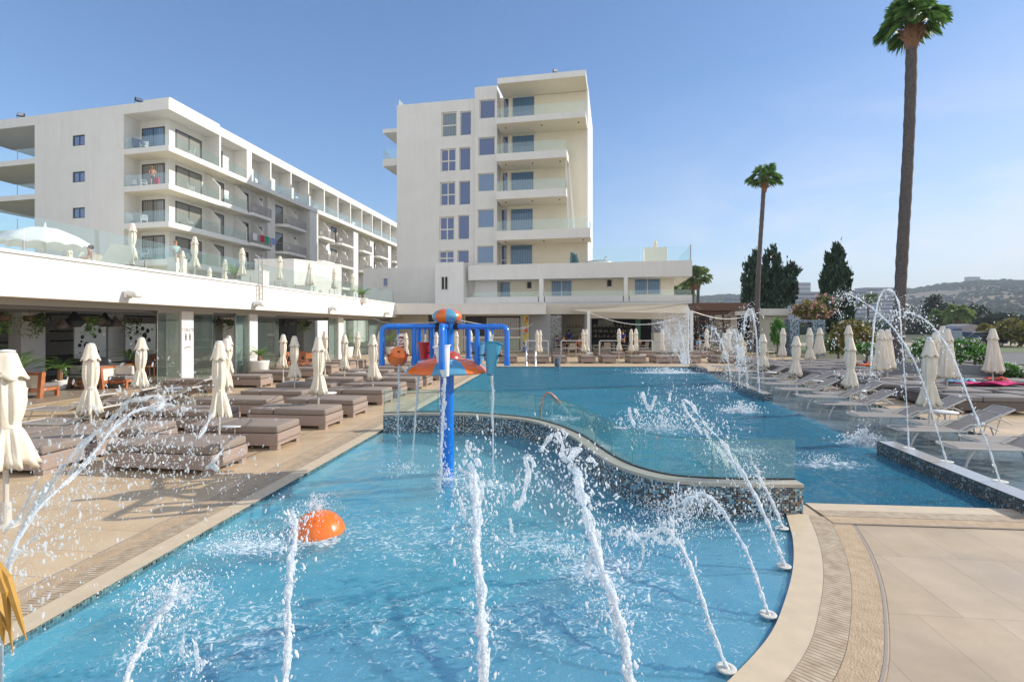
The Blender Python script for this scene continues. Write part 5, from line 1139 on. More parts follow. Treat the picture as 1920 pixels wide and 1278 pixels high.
# ---------------------------------------------------------------- closed parasols
def make_parasol(v,label):
    t=thing('closed_parasol',label,'parasol',(0,0,0),0,'closed parasols'); rg=random.Random(v*13+5)
    MB().lathe([(.025,.02),(.025,2.20)],8).build('pole',M['alu'],t)
    m=MB(); m.lathe([(.13,0),(.13,.02),(.05,.04),(.045,.30),(.0451,.32)],16); m.build('base_plate',M['alu'],t)
    ph=rg.random()*6; n=64
    def W(amp,fr=8): 
        def f(i,j,a): return 1+amp*math.sin(fr*a+ph+j*.22)+amp*.45*math.sin(fr*.5*a+ph*2)
        return f
    if v!=3:
        prof=[(.14,2.04),(.118,1.98),(.135,1.88),(.145,1.76),(.148,1.64),(.135,1.52),(.118,1.42),(.098,1.34),(.102,1.30),(.125,1.22),(.15,1.12),(.172,1.0),(.195,.88),(.215,.78),(.19,.785),(.15,.81)]
    else:
        prof=[(.15,2.04),(.13,1.98),(.15,1.8),(.175,1.6),(.20,1.4),(.225,1.2),(.25,1.0),(.275,.84),(.285,.77),(.25,.775),(.2,.8)]
    m=MB(); vs=[];fs=[]; lean=(rg.uniform(-.04,.04),rg.uniform(-.04,.04)); dr=[rg.uniform(-.05,.06) for _ in range(n)]
    for j,(r,z) in enumerate(prof):
        k=1-(z-.77)/1.27; amp=.10+.16*max(0,k-.5)*1.6
        if abs(z-1.34)<.05: amp=.05
        for i in range(n):
            a=2*PI*i/n; rr=r*(1+amp*(1.1-2.2*abs(math.sin(4*a+ph+k*.9)))+amp*.55*math.sin(13*a+ph*2-k*2.5)); zz=z
            if k>.85: zz+=.05*math.sin(8*a+ph)+dr[i//4*4]*.5
            vs.append((rr*math.cos(a)+lean[0]*k,rr*math.sin(a)+lean[1]*k,zz))
    for j in range(len(prof)-1):
        for i in range(n): q=(i+1)%n; fs.append((j*n+i,j*n+q,(j+1)*n+q,(j+1)*n+i))
    m._add(vs,fs); c=m.build('canopy',M['cream'],t,smooth=True)
    b=MB(); b.lathe([(.106,1.30),(.108,1.325),(.104,1.345)],20,(lean[0]*.5,lean[1]*.5,0),cap=False)
    if v!=3: b.build('tie_strap',M['cream'],c,smooth=True)
    m=MB(); vs=[];fs=[]; prof=[(.02,2.30),(.072,2.295),(.088,2.27),(.098,2.22),(.122,2.12),(.155,2.02),(.172,1.985),(.165,1.97),(.15,1.99)]
    for j,(r,z) in enumerate(prof):
        for i in range(n):
            a=2*PI*i/n; k=j/8; s=math.sin(6*a+ph); rr=r*(1+.13*k*s); zz=z-(.07*k*k*(.5+.5*math.sin(6*a+ph))) if j>3 else z
            vs.append((rr*math.cos(a),rr*math.sin(a),zz))
    for j in range(len(prof)-1):
        for i in range(n): q=(i+1)%n; fs.append((j*n+i,j*n+q,(j+1)*n+q,(j+1)*n+i))
    m._add(vs,fs); m.build('vent_flap',M['cream'],t,smooth=True)
    m=MB(); m.lathe([(.03,2.29),(.078,2.30),(.08,2.315),(.02,2.33)],16); m.build('top_cap',M['white'],t,smooth=True)
    return t
PROT={}; 
def parasol(px,ytop,Y,label,v=None,group='closed parasols on the left pool deck',z0=0.0,sc=None,sx=1):
    v=v if v is not None else rnd.choice((0,1,2))
    if v!=3 and rnd.random()<.5: v+=4
    x=(px-960)/FPX*Y; zt=H+(HY-ytop)*Y/FPX; s=(zt-z0)/2.33 if sc is None else sc
    if sc is not None: z0=zt-2.33*sc
    S=(s*sx,s*sx,s)
    if v not in PROT:
        o=make_parasol(v,label); PROT[v]=o; o.location=(x,Y,z0); o.scale=S; o.rotation_euler=(0,0,rnd.random()*6); o['group']=group; return o
    return copy_tree(PROT[v],(x,Y,z0),rnd.random()*6,label,S,group)
PL=[(11,655,6.69,'closed cream parasol cut by the left edge of the photo, the nearest one',0,1.25),(170,643,11.15,'closed cream parasol standing behind the nearest row of daybeds, second from the left edge',1,1.0),
(265,632,15.6,'closed cream parasol in front of the teak lounge sofa',2,1.0),(411,638.5,10.4,'large closed cream parasol behind the nearest daybed, front one of a cluster of three',1,.88),
(424,634,15.6,'closed cream parasol in the middle of the cluster of three before the second column',0,1.0),(429,629,20.4,'closed cream parasol at the back of the cluster of three before the second column',2,.95),
(531,626.5,23.2,'slim closed cream parasol before the dark dining room, left of a pair',2,1),(552,629.5,18.5,'closed cream parasol right of a pair before the dark dining room',1,1),
(597,631,13.9,'large closed cream parasol in the middle of the left deck daybeds',0,1.0),(609,620.5,27.5,'closed cream parasol just behind the big one, near the third column',1,1),
(646,626.5,22.4,'closed cream parasol in front of the white planter by the third column',2,1),(670.5,621.7,30,'closed cream parasol right of the white planter by the third column',0,1),
(699,626.5,17.9,'closed cream parasol just left of the spray tower\'s left arm',0,1),(712.5,621.5,27,'closed cream parasol half hidden by the spray tower\'s left arm',2,1),
(761,624,33,'closed cream parasol between the two left drop pipes of the spray tower',1,1),(780,622,37,'closed cream parasol behind the red bucket',0,1),
(818,622.5,34,'closed cream parasol just left of the spray tower\'s blue column',2,1),(855.6,621,35,'closed cream parasol just right of the spray tower\'s blue column',1,1),
(882,619,37,'closed cream parasol behind the light blue bucket',0,1),(918,621,35,'broad closed cream parasol behind the teal bucket',3,1),
(1007,618.5,36.7,'left of two touching cream parasols right of the painted panel',1,.8),(1013,618.5,37.1,'right of two touching cream parasols right of the painted panel',2,.8),
(1093.5,617,37,'left of two touching cream parasols at the awning post',2,.8),(1099.5,617,37.5,'right of two touching cream parasols at the awning post',0,.8),
(1160.6,615.8,38.5,'closed cream parasol in front of the waiter in blue',1,.9),(1183.5,616.7,37,'left of a pair of cream parasols under the awning',0,.9),(1192.3,615.8,37.4,'right of a pair of cream parasols under the awning',2,.9),
(1241.7,617,38,'closed parasol in front of the white counter, half hidden by the spray burst',1,.9)]
for px,yt,Y,lab,v,sx in PL: parasol(px,yt,Y,lab,v,sx=sx)
PRR=[(1325,615.6,44,'closed parasol in front of the pergola\'s leaning posts',1,1),(1366,615.6,38,'closed parasol left of the dark pavilion doorway, farther one',2,1),(1358,624,29,'closed parasol behind the middle ledge\'s left jet',0,1),
(1388,625,26,'closed parasol between the middle ledge\'s two tallest jets',2,1),(1430,626,23.7,'closed parasol just right of the slim palm trunk',1,1.15),(1468,614.6,31,'closed parasol in front of the green shrub by the pavilion wall',2,1),
(1493,629.7,19.6,'closed parasol standing among the loungers below the mosaic arch',0,1.05),(1518,614.6,27.5,'closed parasol framed by the mosaic arch',1,1),(1537,614.6,33,'short broad closed parasol at the right pier of the mosaic arch',3,1.15),
(1591,609.6,25,'closed parasol in front of the yellow-green bush',0,1),(1594,634,15.7,'closed parasol standing between the loungers left of the big palm',2,1),
(1652,617,21,'left of two broad parasols left of the big palm trunk',3,1),(1664,617,21.6,'right of two broad parasols touching the big palm trunk',3,1),
(1743,637.5,12,'largest closed parasol on the right, in front of the pool ledge loungers',1,1),(1754,622,18.5,'closed parasol half hidden behind the largest right-hand parasol',0,1),
(1776,616.5,17.7,'closed parasol with flaring hem right of the big palm',3,.95),(1767,611,24,'closed parasol peeping out behind the flaring one right of the big palm',0,1),(1861.5,615.5,19.8,'closed pinkish parasol alone near the right edge of the photo',3,.95)]
for px,yt,Y,lab,v,sx in PRR: parasol(px,yt,Y,lab,v,'closed parasols on the right-hand deck',z0=0.0,sx=sx)
TP=[(248,418,22.5,'tallest closed parasol on the roof terrace, right of the open parasol'),(365,443,25.8,'second tall closed parasol on the roof terrace, before the black-framed window'),(342,470,30.8,'closed parasol on the roof terrace between the two tall ones'),
(326,489,35.7,'small closed parasol on the roof terrace below the lounging guest'),(393,501,39.7,'small closed parasol low behind the terrace glass, left of the potted palm'),(422,486,34.7,'closed parasol left of the potted palm on the terrace'),
(454,464.5,29.3,'closed parasol behind the potted palm on the terrace'),(485.4,497,36,'closed parasol at the roof ladder'),(525,480,34.5,'closed parasol left of the terrace stair house'),(537,507,42,'small closed parasol right behind the one by the stair house'),
(581,493,36.7,'broad closed parasol in front of the stair house\'s right side'),(582,533,40,'parasol skirt low behind the broad one by the stair house'),(627,503,40,'closed parasol on the terrace right of the stair house'),(661.5,512,43.7,'farthest closed parasol on the terrace, beside a potted palm'),(241,480,27,'short parasol behind the tallest one, seen through the terrace glass'),(130,462,29,'closed parasol under the right side of the open parasol')]
for px,yt,Y,lab in TP: parasol(px,yt,Y,lab,3 if 'broad' in lab else None,'closed parasols on the roof terrace',sc=1.0)
parasol(1229,450,57,'closed parasol by the beige hut on the podium terrace',2,'closed parasols on the roof terrace',sc=1.25)
# the open parasol
op=thing('open_parasol','large open white parasol with scalloped valance on the roof terrace','parasol',(-21.6,24,4.65))
c=Vector(P(84,500,24)); zt=P(93,426,24).z; ze=P(20,452,24).z; m=MB(); n=48; vs=[];fs=[]
prof=[(.05,zt),(.6,zt-.08),(1.2,zt-.32),(1.72,ze),(1.74,ze-.26)]
for j,(r,z) in enumerate(prof):
    for i in range(n):
        a=2*PI*i/n; s=abs(math.sin(4*a)); zz=z-(.10*s*(j/3)**2 if j<4 else .02-.10*abs(math.sin(8*a))); rr=r*(1-.03*s if j>1 else 1); vs.append((c.x+rr*math.cos(a),24+rr*math.sin(a),zz))
for j in range(4):
    for i in range(n): q=(i+1)%n; fs.append((j*n+i,(j+1)*n+i,(j+1)*n+q,j*n+q))
m._add(vs,fs); cn=m.build('canopy',M['canvas_w'],op,smooth=True)
MB().tube([(c.x,24,zt),(c.x+.02,24,zt+.22)],[.06,.02],6).build('finial',M['white'],op)
MB().tube([(c.x,24,4.65),(c.x,24,zt)],.04,8).build('pole',M['alu'],op)
m=MB()
for i in range(8): a=2*PI*i/8; m.tube([(c.x+1.70*math.cos(a),24+1.70*math.sin(a),ze-.03),(c.x,24,zt-.10)],.012,4)
m.build('ribs',M['alu'],op)
# terrace furniture
for px,py,Y,rz,lab in ((222,480,20,.2,'beige slatted lounger back on the roof terrace, seen through the glass'),(300,500,30,.5,'white lounger on the roof terrace behind the glass'),(165,480,22,.4,'sunbather\'s lounger under the open parasol on the roof terrace')):
    q=P(px,py,Y); t=thing('terrace_lounger',lab,'lounger',(q.x,Y,4.65),rz); z=q.z
    m=MB(); m.slab3([(q.x-1.1,Y-.3,4.95),(q.x+.7,Y-.3,4.95),(q.x+.7,Y+.5,4.95),(q.x-1.1,Y+.5,4.95)],(0,0,.06)); m.build('seat',M['sling'],t)
    m=MB(); m.slab3([(q.x-.5,Y-.35,5.0),(q.x+.7,Y-.35,5.0),(q.x+.5,Y-.1,5.75),(q.x-.2,Y-.1,5.8)],(0,.05,.0)); m.build('backrest',M['cream'],t)
    for dx in (-1,.6):
        for dy in (-.2,.4): MB().box(q.x+dx,q.x+dx+.06,Y+dy,Y+dy+.05,4.65,4.95).build('leg',M['alu'],t)
# ---------------------------------------------------------------- loungers standing in the shallow shelf
def make_lounger(label):
    t=thing('sun_lounger',label,'sun lounger',(0,0,0),0,'mesh loungers standing in shallow water'); L_=1.95; w_=.62
    m=MB(); m.rbox(.04,1.22,.03,w_-.03,.30,.33,.01,1); m.build('seat',M['sling'],t)
    m=MB(); 
    m.slab3([(1.22,.03,.30),(1.22,w_-.03,.30),(1.95,w_-.03,.68),(1.95,.03,.68)],(0,0,.03)); m.build('backrest',M['sling'],t)
    m=MB()
    for y in (.015,w_-.015): m.tube([(0,y,.32),(.6,y,.315),(1.25,y,.32)],.022,6)
    m.tube([(0.0,.015,.32),(-.03,.1,.31),(-.03,w_-.1,.31),(0,w_-.015,.32)],.022,6)
    m.tube([(1.24,.015,.32),(1.96,.015,.70),(1.99,w_/2,.71),(1.96,w_-.015,.70),(1.24,w_-.015,.32)],.022,6); m.build('frame',M['alu'],t)
    for x,s in ((.30,-.18),(1.45,.12)):
        for y in (.03,w_-.03): MB().tube([(x,y,.31),(x+s*.6,y,.12),(x+s,y,-.10)],.02,5).build('leg',M['alu'],t)
    for y in (.02,w_-.02): MB().tube([(1.10,y-.0,.33),(1.35,y,.47),(1.7,y,.46),(1.9,y,.36)],.018,5).build('armrest',M['alu'],t)
    m=MB(); m.tube([(1.75,.1,.57),(1.6,.1,.05),(1.6,w_-.1,.05),(1.75,w_-.1,.57)],.015,4); m.build('back_strut',M['alu'],t)
    return t
lg=None; k=0
y=9.55
shade=[9.55,10.15,11.2,11.9,13.0,13.65,15.0,16.6,17.3,18.5,20.3,21.0,22.4,24.2,26.0,27.8,29.3]
for k,y in enumerate(shade):
    x=LIP(y)+.75+(.9 if k in (1,3,5,8,11) else 0)+rnd.uniform(-.06,.06); rz=R(-8)+rnd.uniform(-.06,.06)
    lab='grey mesh sun lounger in the shallow water, %s from the near end of the line'%('first' if k==0 else ORD[k])
    if lg is None: lg=make_lounger(lab); lg.location=(x,y,0); lg.rotation_euler=(0,0,rz)
    else: copy_tree(lg,(x,y,0),rz,lab,1)
# two white-framed loungers on the left deck
def white_lounger(x,y,rz,lab):
    t=copy_tree(lg,(x,y,.11),rz,lab,(1.05,1.1,1),'white-framed loungers on the left deck'); return t
for px,py,rz,lab in ((30,830,-.1,'white-framed mesh lounger at the left edge, behind the double daybed'),(38,800,-.1,'beige white-framed lounger behind another at the left edge of the deck'),(130,785,.0,'white-framed mesh lounger left of the second parasol'),(245,775,-.15,'white-framed mesh lounger right of the second parasol, before the teak sofa'),(275,757,-.1,'pale mesh lounger with white frame behind the falling water, before the teak sofa')):
    q=G(px,py); white_lounger(q.x,q.y,rz,lab)
def make_table(label,top,leg,n=4):
    t=thing('side_table',label,'side table',(0,0,0),0,'small round side tables')
    m=MB(); m.lathe([(.22,.44),(.27,.445),(.275,.46),(.26,.475),(.1,.477)],24); m.build('tabletop',top,t,smooth=True)
    for i in range(n):
        a=2*PI*i/n+.4; MB().tube([(.20*math.cos(a),.20*math.sin(a),.44),(.25*math.cos(a),.25*math.sin(a),.40),(.265*math.cos(a),.265*math.sin(a),0)],.011,5).build('leg',leg,t)
    return t
tb=None
TB=[(443,838,1.05,'white round side table between the nearest daybed and the one behind'),(547,737,1,'white round side table right of the pair of parasols before the dark dining room'),(615,763,1,'white round side table beside the big parasol in the middle of the left deck'),(325,752,1,'white round side table left of the cluster of three parasols')]
for q in ((1606,757,'round side table among the loungers by the parasol left of the big palm'),(1772,806,'round side table beside the largest right-hand parasol, between two loungers'),(1530,735,'round side table between farther loungers, right of the parasol below the arch'),(1445,716,'round side table among the farthest loungers'),(1105,672,'small table between end-on daybeds by the awning post'),(1205,676,'small white table between end-on daybeds under the awning'),(675,716,'round side table near the third column')): TB.append((q[0],q[1],1,q[2]))
for px,py,s,lab in TB:
    q=G(px,py)
    if tb is None: tb=make_table(lab,M['white'],M['alu']); tb.location=q; tb.scale=(s,s,s)
    else: copy_tree(tb,q,rnd.random(),lab,s)
# ---------------------------------------------------------------- teak lounge at the restaurant front
def sofa(loc,rz,label,Lx=2.4,back=True):
    t=thing('lounge_sofa',label,'sofa',loc,rz,'teak sofas of the restaurant lounge')
    def B(n,mm,*q,r=.01):
        m=MB(); m.rbox(*q,r,2 if r>.02 else 1); o=m.build(n,mm,None); o.parent=t; return o
    w=.85
    for x in (0,Lx-.12):
        m=MB(); m.slab3([(x,0,0),(x,.14,0),(x,.26,.95),(x,.10,.95)],(.12,0,0)); o=m.build('leg',M['wood'],None); o.parent=t
        B('leg',M['wood'],x,x+.12,w-.12,w,0,.38)
        B('side_rail',M['wood'],x+.01,x+.11,.14,w-.12,.25,.37)
    B('front_rail',M['wood'],.12,Lx-.12,w-.10,w-.02,.22,.36); B('back_top_rail',M['wood'],.12,Lx-.12,.13,.22,.84,.94); B('back_low_rail',M['wood'],.12,Lx-.12,.05,.14,.24,.36)
    m=MB(); m.slab3([(.12,.09,.37),(Lx-.12,.09,.37),(Lx-.12,.15,.84),(.12,.15,.84)],(0,.03,0)); o=m.build('back_panel',M['cream'],None); o.parent=t
    B('seat_cushion',M['cushiong'],.06,Lx-.06,.22,w-.02,.37,.52,r=.04)
    B('back_cushion',M['plaster_g'],.1,Lx-.1,.16,.36,.53,.92,r=.05)
    return t
FA=math.atan2(.995,.1)
q=G(193,731); sofa((q.x,q.y,0),R(94),'teak-framed sofa with pale back panel, its back to the pool, left of the glass doors',2.3)
q=G(20,748); sofa((q.x-1.3,q.y,0),R(1),'teak-framed sofa at the left edge, behind the nearest parasol',2.3)
q=G(82,729); s3=sofa((q.x+3.4,q.y+.9,0),R(180),'teak-framed sofa facing out of the lounge with a patterned cushion',2.9)
m=MB(); m.rbox(-.3,.3,-.06,.06,-.16,.16,.04,2); cu=m.build('patterned_cushion',mosaic('patterned_cloth',[(.03,.03,.04),(.6,.6,.62),(.03,.03,.04),(.5,.5,.52)],.07,coord='Object'),None); cu.location=(q.x+1.5,q.y+.45,.72); cu.rotation_euler=(-.25,0,.1); tag(cu,'black and white patterned cushion on the outward-facing lounge sofa','cushion')
# dining furniture inside
def dining_chair(x,y,rz,label,col,grp,proto=[None],sc=1):
    if proto[0] is None:
        t=thing('dining_chair',label,'chair',(x,y,.02),rz,grp,sc)
        for a_ in (-.2,.2):
            for b in (-.2,.2):
                m=MB(); m.tube([(a_,b,0),(a_*.95,b*.95,.45)],.022,5); o=m.build('leg',col,None); o.parent=t
        m=MB(); m.rbox(-.24,.24,-.24,.24,.44,.49,.015,1); o=m.build('seat',col,None); o.parent=t
        
        for q_ in (-1,1): m=MB(); m.tube([(.22*q_,.22,.46),(.23*q_,.28,.92)],.02,5); o=m.build('back_post',col,None); o.parent=t
        m=MB(); m.slab3([(-.23,.26,.68),(.23,.26,.68),(.24,.29,.94),(-.24,.29,.94)],(0,.025,0)); o=m.build('backrest',col,None); o.parent=t
        proto[0]=t; return t
    return copy_tree(proto[0],(x,y,.02),rz,label,sc,grp)
kk=0
for (px,py) in ((262,712),(275,716),(286,708),(540,702),(556,698),(572,703),(588,700),(601,696),(580,694)):
    q=G(px,py); 
    if px<300: nm='dark wooden dining chair inside the first open dining room, %s from the left'%['first','second','third'][kk]
    else: nm='orange-brown dining chair inside the middle dining room, %s'%['leftmost','between the pair of parasols','right of the pair of parasols','left of the big parasol','behind the big parasol','at the back, between parasols'][kk-3]
    dining_chair(q.x-.3 if px<300 else q.x-.4,q.y,rnd.uniform(0,6),nm,M['wood'],'chairs in the dining rooms',sc=1.2); kk+=1
for (px,py,lab) in ((270,713,'dark square dining table in the first open dining room'),(565,697,'brown dining table in the middle dining room'),(592,692,'second brown dining table in the middle dining room, behind the big parasol')):
    q=G(px,py); t=thing('dining_table',lab,'table',(q.x-.9,q.y+.3,.02)); c=t.location
    MB().rbox(c.x-.5,c.x+.5,c.y-.5,c.y+.5,.86,.92,.01,1).build('tabletop',M['wooddark'],t); MB().lathe([(.3,0.02),(.3,.05),(.05,.08),(.05,.86)],12,(c.x,c.y,0)).build('pedestal',M['black'],t)
# pendant lamps and hanging greenery
lp=[(78,598,.32,'round black woven pendant lamp above the shelves'),(117,608,.24,'black glass pendant lamp left of the bubble panel'),(140,595,.36,'large pear-shaped wicker pendant lamp'),(185,596,.28,'cone-shaped dark pendant lamp above the bubble panel'),(197,600,.34,'round wicker pendant lamp above the bubble panel'),(216,604,.26,'bell-shaped black pendant lamp near the inner column'),(432,605,.25,'bell-shaped pendant lamp in the second bay'),(410,602,.28,'round wire pendant lamp in the second bay'),(532,606,.3,'round rattan disc lamp in the middle dining room'),(548,600,.2,'small dark cone lamp in the middle dining room'),(575,607,.26,'dark wicker lamp in the middle dining room behind the big parasol')]
for i,(px,py,r,lab) in enumerate(lp):
    a_=2.2; b=Q.b(px,a_); z=min(2.85,max(2.35,Q.z_a(px,py,a_))); p=Q(a_,b,z); t=thing('pendant_lamp',lab,'pendant lamp',p,0,'pendant lamps of the restaurant')
    MB().tube([(p.x,p.y,z+r*.7),(p.x,p.y,3.2)],.012,4).build('cord',M['black'],t)
    pr=[(.05,r),(r*.35,r*.6),(r*.8,.1*r),(r*.9,-r*.35),(r*.55,-r*.75)] if i%3==1 or i%3==2 else [(.05,r*.8),(r*.7,r*.55),(r,0),(r*.7,-r*.55),(r*.3,-r*.75)]
    MB().lathe(pr,14,p,cap=False).build('lamp_shade',M['wickerd'] if i%2 else M['black'],t,smooth=True)
def leafclump(name,label,cat,c,r,n,m_,size,sc=(1,1,1),parent=None,kind=None,seed=1,drop=0,group=None):
    rg=random.Random(seed); mb=MB(); c=Vector(c)
    cl=[Vector((rg.gauss(0,.45),rg.gauss(0,.45),rg.gauss(0,.45))) for _ in range(max(4,n//70))]
    for k in range(n):
        b=rg.choice(cl); p=b+Vector((rg.gauss(0,.2),rg.gauss(0,.2),rg.gauss(0,.2)))
        if p.length>1.25: p=p.normalized()*1.2*rg.random()
        q=c+Vector((p.x*sc[0],p.y*sc[1],p.z*sc[2]))*r; q.z-=drop*rg.random()**2
        mb.leaf(q,size*rg.uniform(.6,1.3),.2,rg)
    o=mb.build(name,m_,parent)
    if label: tag(o,label,cat,group,kind)
    return o
for i,(px,py,lab) in enumerate(((8,592,'hanging fern over the lounge at the left edge'),(55,594,'trailing green plant over the lounge shelves'),(160,594,'hanging greenery above the first bubble panel'),(258,594,'hanging fern above the second bubble panel'),(425,600,'hanging greenery in the second bay'),(580,602,'bright hanging fern in the middle dining room'),(562,602,'trailing plant over the middle dining room'))):
    b=Q.b(px,2.0); hp=thing('hanging_plant',lab,'hanging plant',Q(2.0,b,2.95),0,'plants hanging under the restaurant ceiling'); MB().lathe([(.05,-.12),(.16,-.08),(.2,.06),(.2,.1)],12,Q(2.0,b,2.9)).build('basket',M['wooddark'],hp); MB().tube([Q(2.0,b,2.95),Q(2.0,b,3.2)],.01,4).build('cord',M['black'],hp); leafclump('trailing_leaves',None,None,Q(2.0,b,2.95),.42,330,M['bush'] if i%2 else M['palm'],.05,(1.2,1.4,.35),seed=i+30,drop=.7,parent=hp)
# ---------------------------------------------------------------- feather palms in pots, planters
def frond(mb,base,az,ln,up,droop,wid=.5,n=9,leafw=.035,rg=rnd):
    d=Vector((math.cos(az),math.sin(az),0)); p=Vector(base); pts=[p.copy()]; e=up
    for k in range(n):
        p=p+(d*math.cos(e)+Vector((0,0,1))*math.sin(e))*(ln/n); pts.append(p.copy()); e-=droop/n
    mb.tube(pts,[.014*(1-k/(n+1)) for k in range(n+1)],4)
    side=d.cross(Vector((0,0,1)))
    for k in range(1,n+1):
        for s in (-1,1):
            for h in (0,.5):
                q=pts[k].lerp(pts[k-1],h); L_=wid*ln*.5*math.sin(PI*min(.95,(k-h)/n*.85+.12)); t=(pts[k]-pts[k-1]).normalized()
                tip=q+side*s*L_*.8+t*L_*.7+Vector((0,0,-.12*L_+rg.uniform(-.04,.04)))
                mb._add([q-t*leafw*.5,q+t*leafw*.5,tip],[(0,1,2)])
def potted_palm(loc,label,h=1.0,fr=14,ln=.9,pot=(.38,.55),m_=None,z=0,grp='potted palms'):
    t=thing('potted_palm',label,'potted plant',loc,0,grp); c=Vector(loc); r,ph=pot
    MB().lathe([(r*.72,0),(r*.86,ph*.25),(r*1.0,ph*.9),(r*1.02,ph),(r*.92,ph),(r*.9,ph*.9)],20,c).build('pot',M['white'],t,smooth=True)
    MB().lathe([(.09,ph*.88),(.10,ph+h*.15),(.06,ph+h*.3)],8,c).build('stem',M['thatch'],t)
    mb=MB(); rg=random.Random(int(loc[1]*31)%997)
    for k in range(fr): frond(mb,c+Vector((0,0,ph+h*.25)),2*PI*k/fr+rg.uniform(-.3,.3),ln*rg.uniform(.75,1.1),rg.uniform(.5,1.35),rg.uniform(.9,1.7),rg=rg)
    mb.build('fronds',m_ or M['palm'],t); return t
potted_palm(G(486,700),'green palm in a large white bowl pot by the second column',1.0,16,1.0,(.52,.72))
potted_palm(G(648,672)+Vector((0,0,0)),'green palm in a white bowl pot by the third column',1.8,18,1.7,(.62,.95),M['palmlt'])
potted_palm(Vector(Q(3.0,Q.b(112,3.0),.02)),'dark feathery palm behind the lounge sofa',1.6,14,1.1,(.25,.4))
potted_palm(Vector(Q(2.2,Q.b(250,2.2),.02)),'tall feathery palm behind the parasol by the teak sofa',2.4,16,1.2,(.25,.4))
potted_palm(Vector(Q(1.8,Q.b(35,1.8),.02)),'dark palm in the shadow behind the nearest parasol',2.4,12,1.4,(.25,.4))
potted_palm(P(440,545,33)*1.0,'palm in a white pot on the roof terrace above the second lamp',1.0,18,1.3,(.45,.7))
potted_palm(P(680,568,42),'palm in a white pot at the far end of the roof terrace',1.0,16,1.2,(.4,.4))
potted_palm(Vector((P(30,480,24).x,24,4.66)),'palm in a pot behind the terrace glass under the open parasol',.6,12,.9,(.3,.3))
potted_palm(G(732,664),'dark green palm left of the spray tower\'s left arm',1.6,12,1.8,(.5,.7),M['palm'])
# ---------------------------------------------------------------- fan palms
def fan_palm(loc,h,r0,r1,label,crown=1.6,nf=34,lean=(0,0),grp='tall fan palms',seed=1,simple=False,m_=None,collar=True,up=1.2):
    t=thing('fan_palm',label,'palm tree',loc,0,grp); c=Vector(loc); rg=random.Random(seed)
    n=8 if simple else 46; pts=[];rad=[]
    for k in range(n+1):
        u=k/n; pts.append(c+Vector((lean[0]*u+.10*math.sin(u*5+seed)*(0 if simple else 1),lean[1]*u,h*u)))
        rad.append((r0+(r1-r0)*min(1,u*1.4))*(1+(0 if simple else (.05 if k%2 else -.03)+rg.uniform(-.03,.03)))+ (r0*.35*max(0,1-u*14)))
    MB().tube(pts,rad,8 if simple else 16).build('trunk',M['bark'],t,smooth=True)
    top=pts[-1]
    if collar:
        m=MB(); m.lathe([(r1*1.05,-1.9*crown/1.6),(r1*1.35,-1.5*crown/1.6),(r1*1.65,-.6*crown/1.6),(r1*1.3,0),(r1*.5,.3)],14,top,wob=lambda i,j,a: 1+rg.uniform(-.16,.16))
        if not simple:
            for k in range(90):
                a=rg.random()*6.28; z=rg.uniform(-1.35,.1)*crown/1.6; rr=r1*1.55; p=top+Vector((rr*math.cos(a),rr*math.sin(a),z)); d=Vector((math.cos(a),math.sin(a),.6)).normalized()*rg.uniform(.12,.3)
                m.tube([p,p+d],[.06,.02],4)
        m.build('boot_collar',M['thatch'],t)
    m=MB(); ns=9 if simple else 19
    for k in range(nf):
        az=rg.random()*2*PI; el=rg.uniform(-.6,up); L_=crown*rg.uniform(.5,.75)*(1 if el>-.3 else .8)
        d=Vector((math.cos(az)*math.cos(el),math.sin(az)*math.cos(el),math.sin(el))); hub=top+Vector((0,0,.1))+d*L_
        if not simple: m.tube([top+Vector((0,0,rg.uniform(-.3,.2))),top+d*L_*.5+Vector((0,0,.06)),hub],[.035,.025,.02],4)
        side=d.cross(Vector((0,0,1))); side=side.normalized() if side.length>.05 else Vector((1,0,0)); upv=side.cross(d).normalized()
        fl_=crown*rg.uniform(.62,.85)
        for q in range(ns):
            u=-1.35+2.7*q/(ns-1); dd=(d*math.cos(u)+side*math.sin(u)).normalized(); w_=.014*crown if not simple else .12*crown
            mid=hub+dd*fl_*.62; wv=dd.cross(upv).normalized()*w_; tip=hub+dd*fl_*1.0+Vector((0,0,-.42*fl_*rg.uniform(.4,1.6)))
            m._add([hub,mid-wv,tip,mid+wv+upv*w_*.5],[(0,1,2),(0,2,3)])
    m.build('crown',m_ or M['palm'],t); return t
p=G(1686,706); zt=P(1707,42,p.y).z
fan_palm((p.x,p.y,0),zt,.275,.25,'tallest fan palm, thick grey trunk rising out of the top right of the photo',1.2,34,(P(1708,60,p.y).x-p.x,0),seed=4,up=1.45)
p=Vector((24.6,51,0)); fan_palm((P(1418,660,51).x,51,0),P(1431,333,51).z,.25,.2,'slim fan palm with a small ragged crown, left of the cypresses',1.25,20,(P(1431,345,51).x-P(1418,660,51).x,0),seed=9,up=1.1)
for i,(px,yt,Y) in enumerate(((1309,505,95),(1299,508,100),(1288,528,110),(1282,530,120),(1275,532,130))):
    x=(px-960)/FPX*Y; fan_palm((x,Y,0),P(px,yt+14,Y).z,.4,.3,'fan palm in the line behind the podium\'s right end, %s from the right'%ORD[i].replace('nearest','first'),2.0,24,(0,0),'row of fan palms behind the hotel podium',seed=20+i,simple=True,m_=M['palmlt'])
for i,(px,yt,Y,lab) in enumerate(((1628,556,140,'lone small fan palm in front of the distant white hotel'),(1762,590,120,'distant fan palm right of the dark pine'),(1794,582,110,'pair of distant fan palms by the parking lot, left one'),(1800,584,114,'pair of distant fan palms by the parking lot, right one'))):
    fan_palm(((px-960)/FPX*Y,Y,0),P(px,yt+8,Y).z,.3,.25,lab,2.2,20,(0,0),'distant fan palms',seed=40+i,simple=True,m_=M['palmlt'])
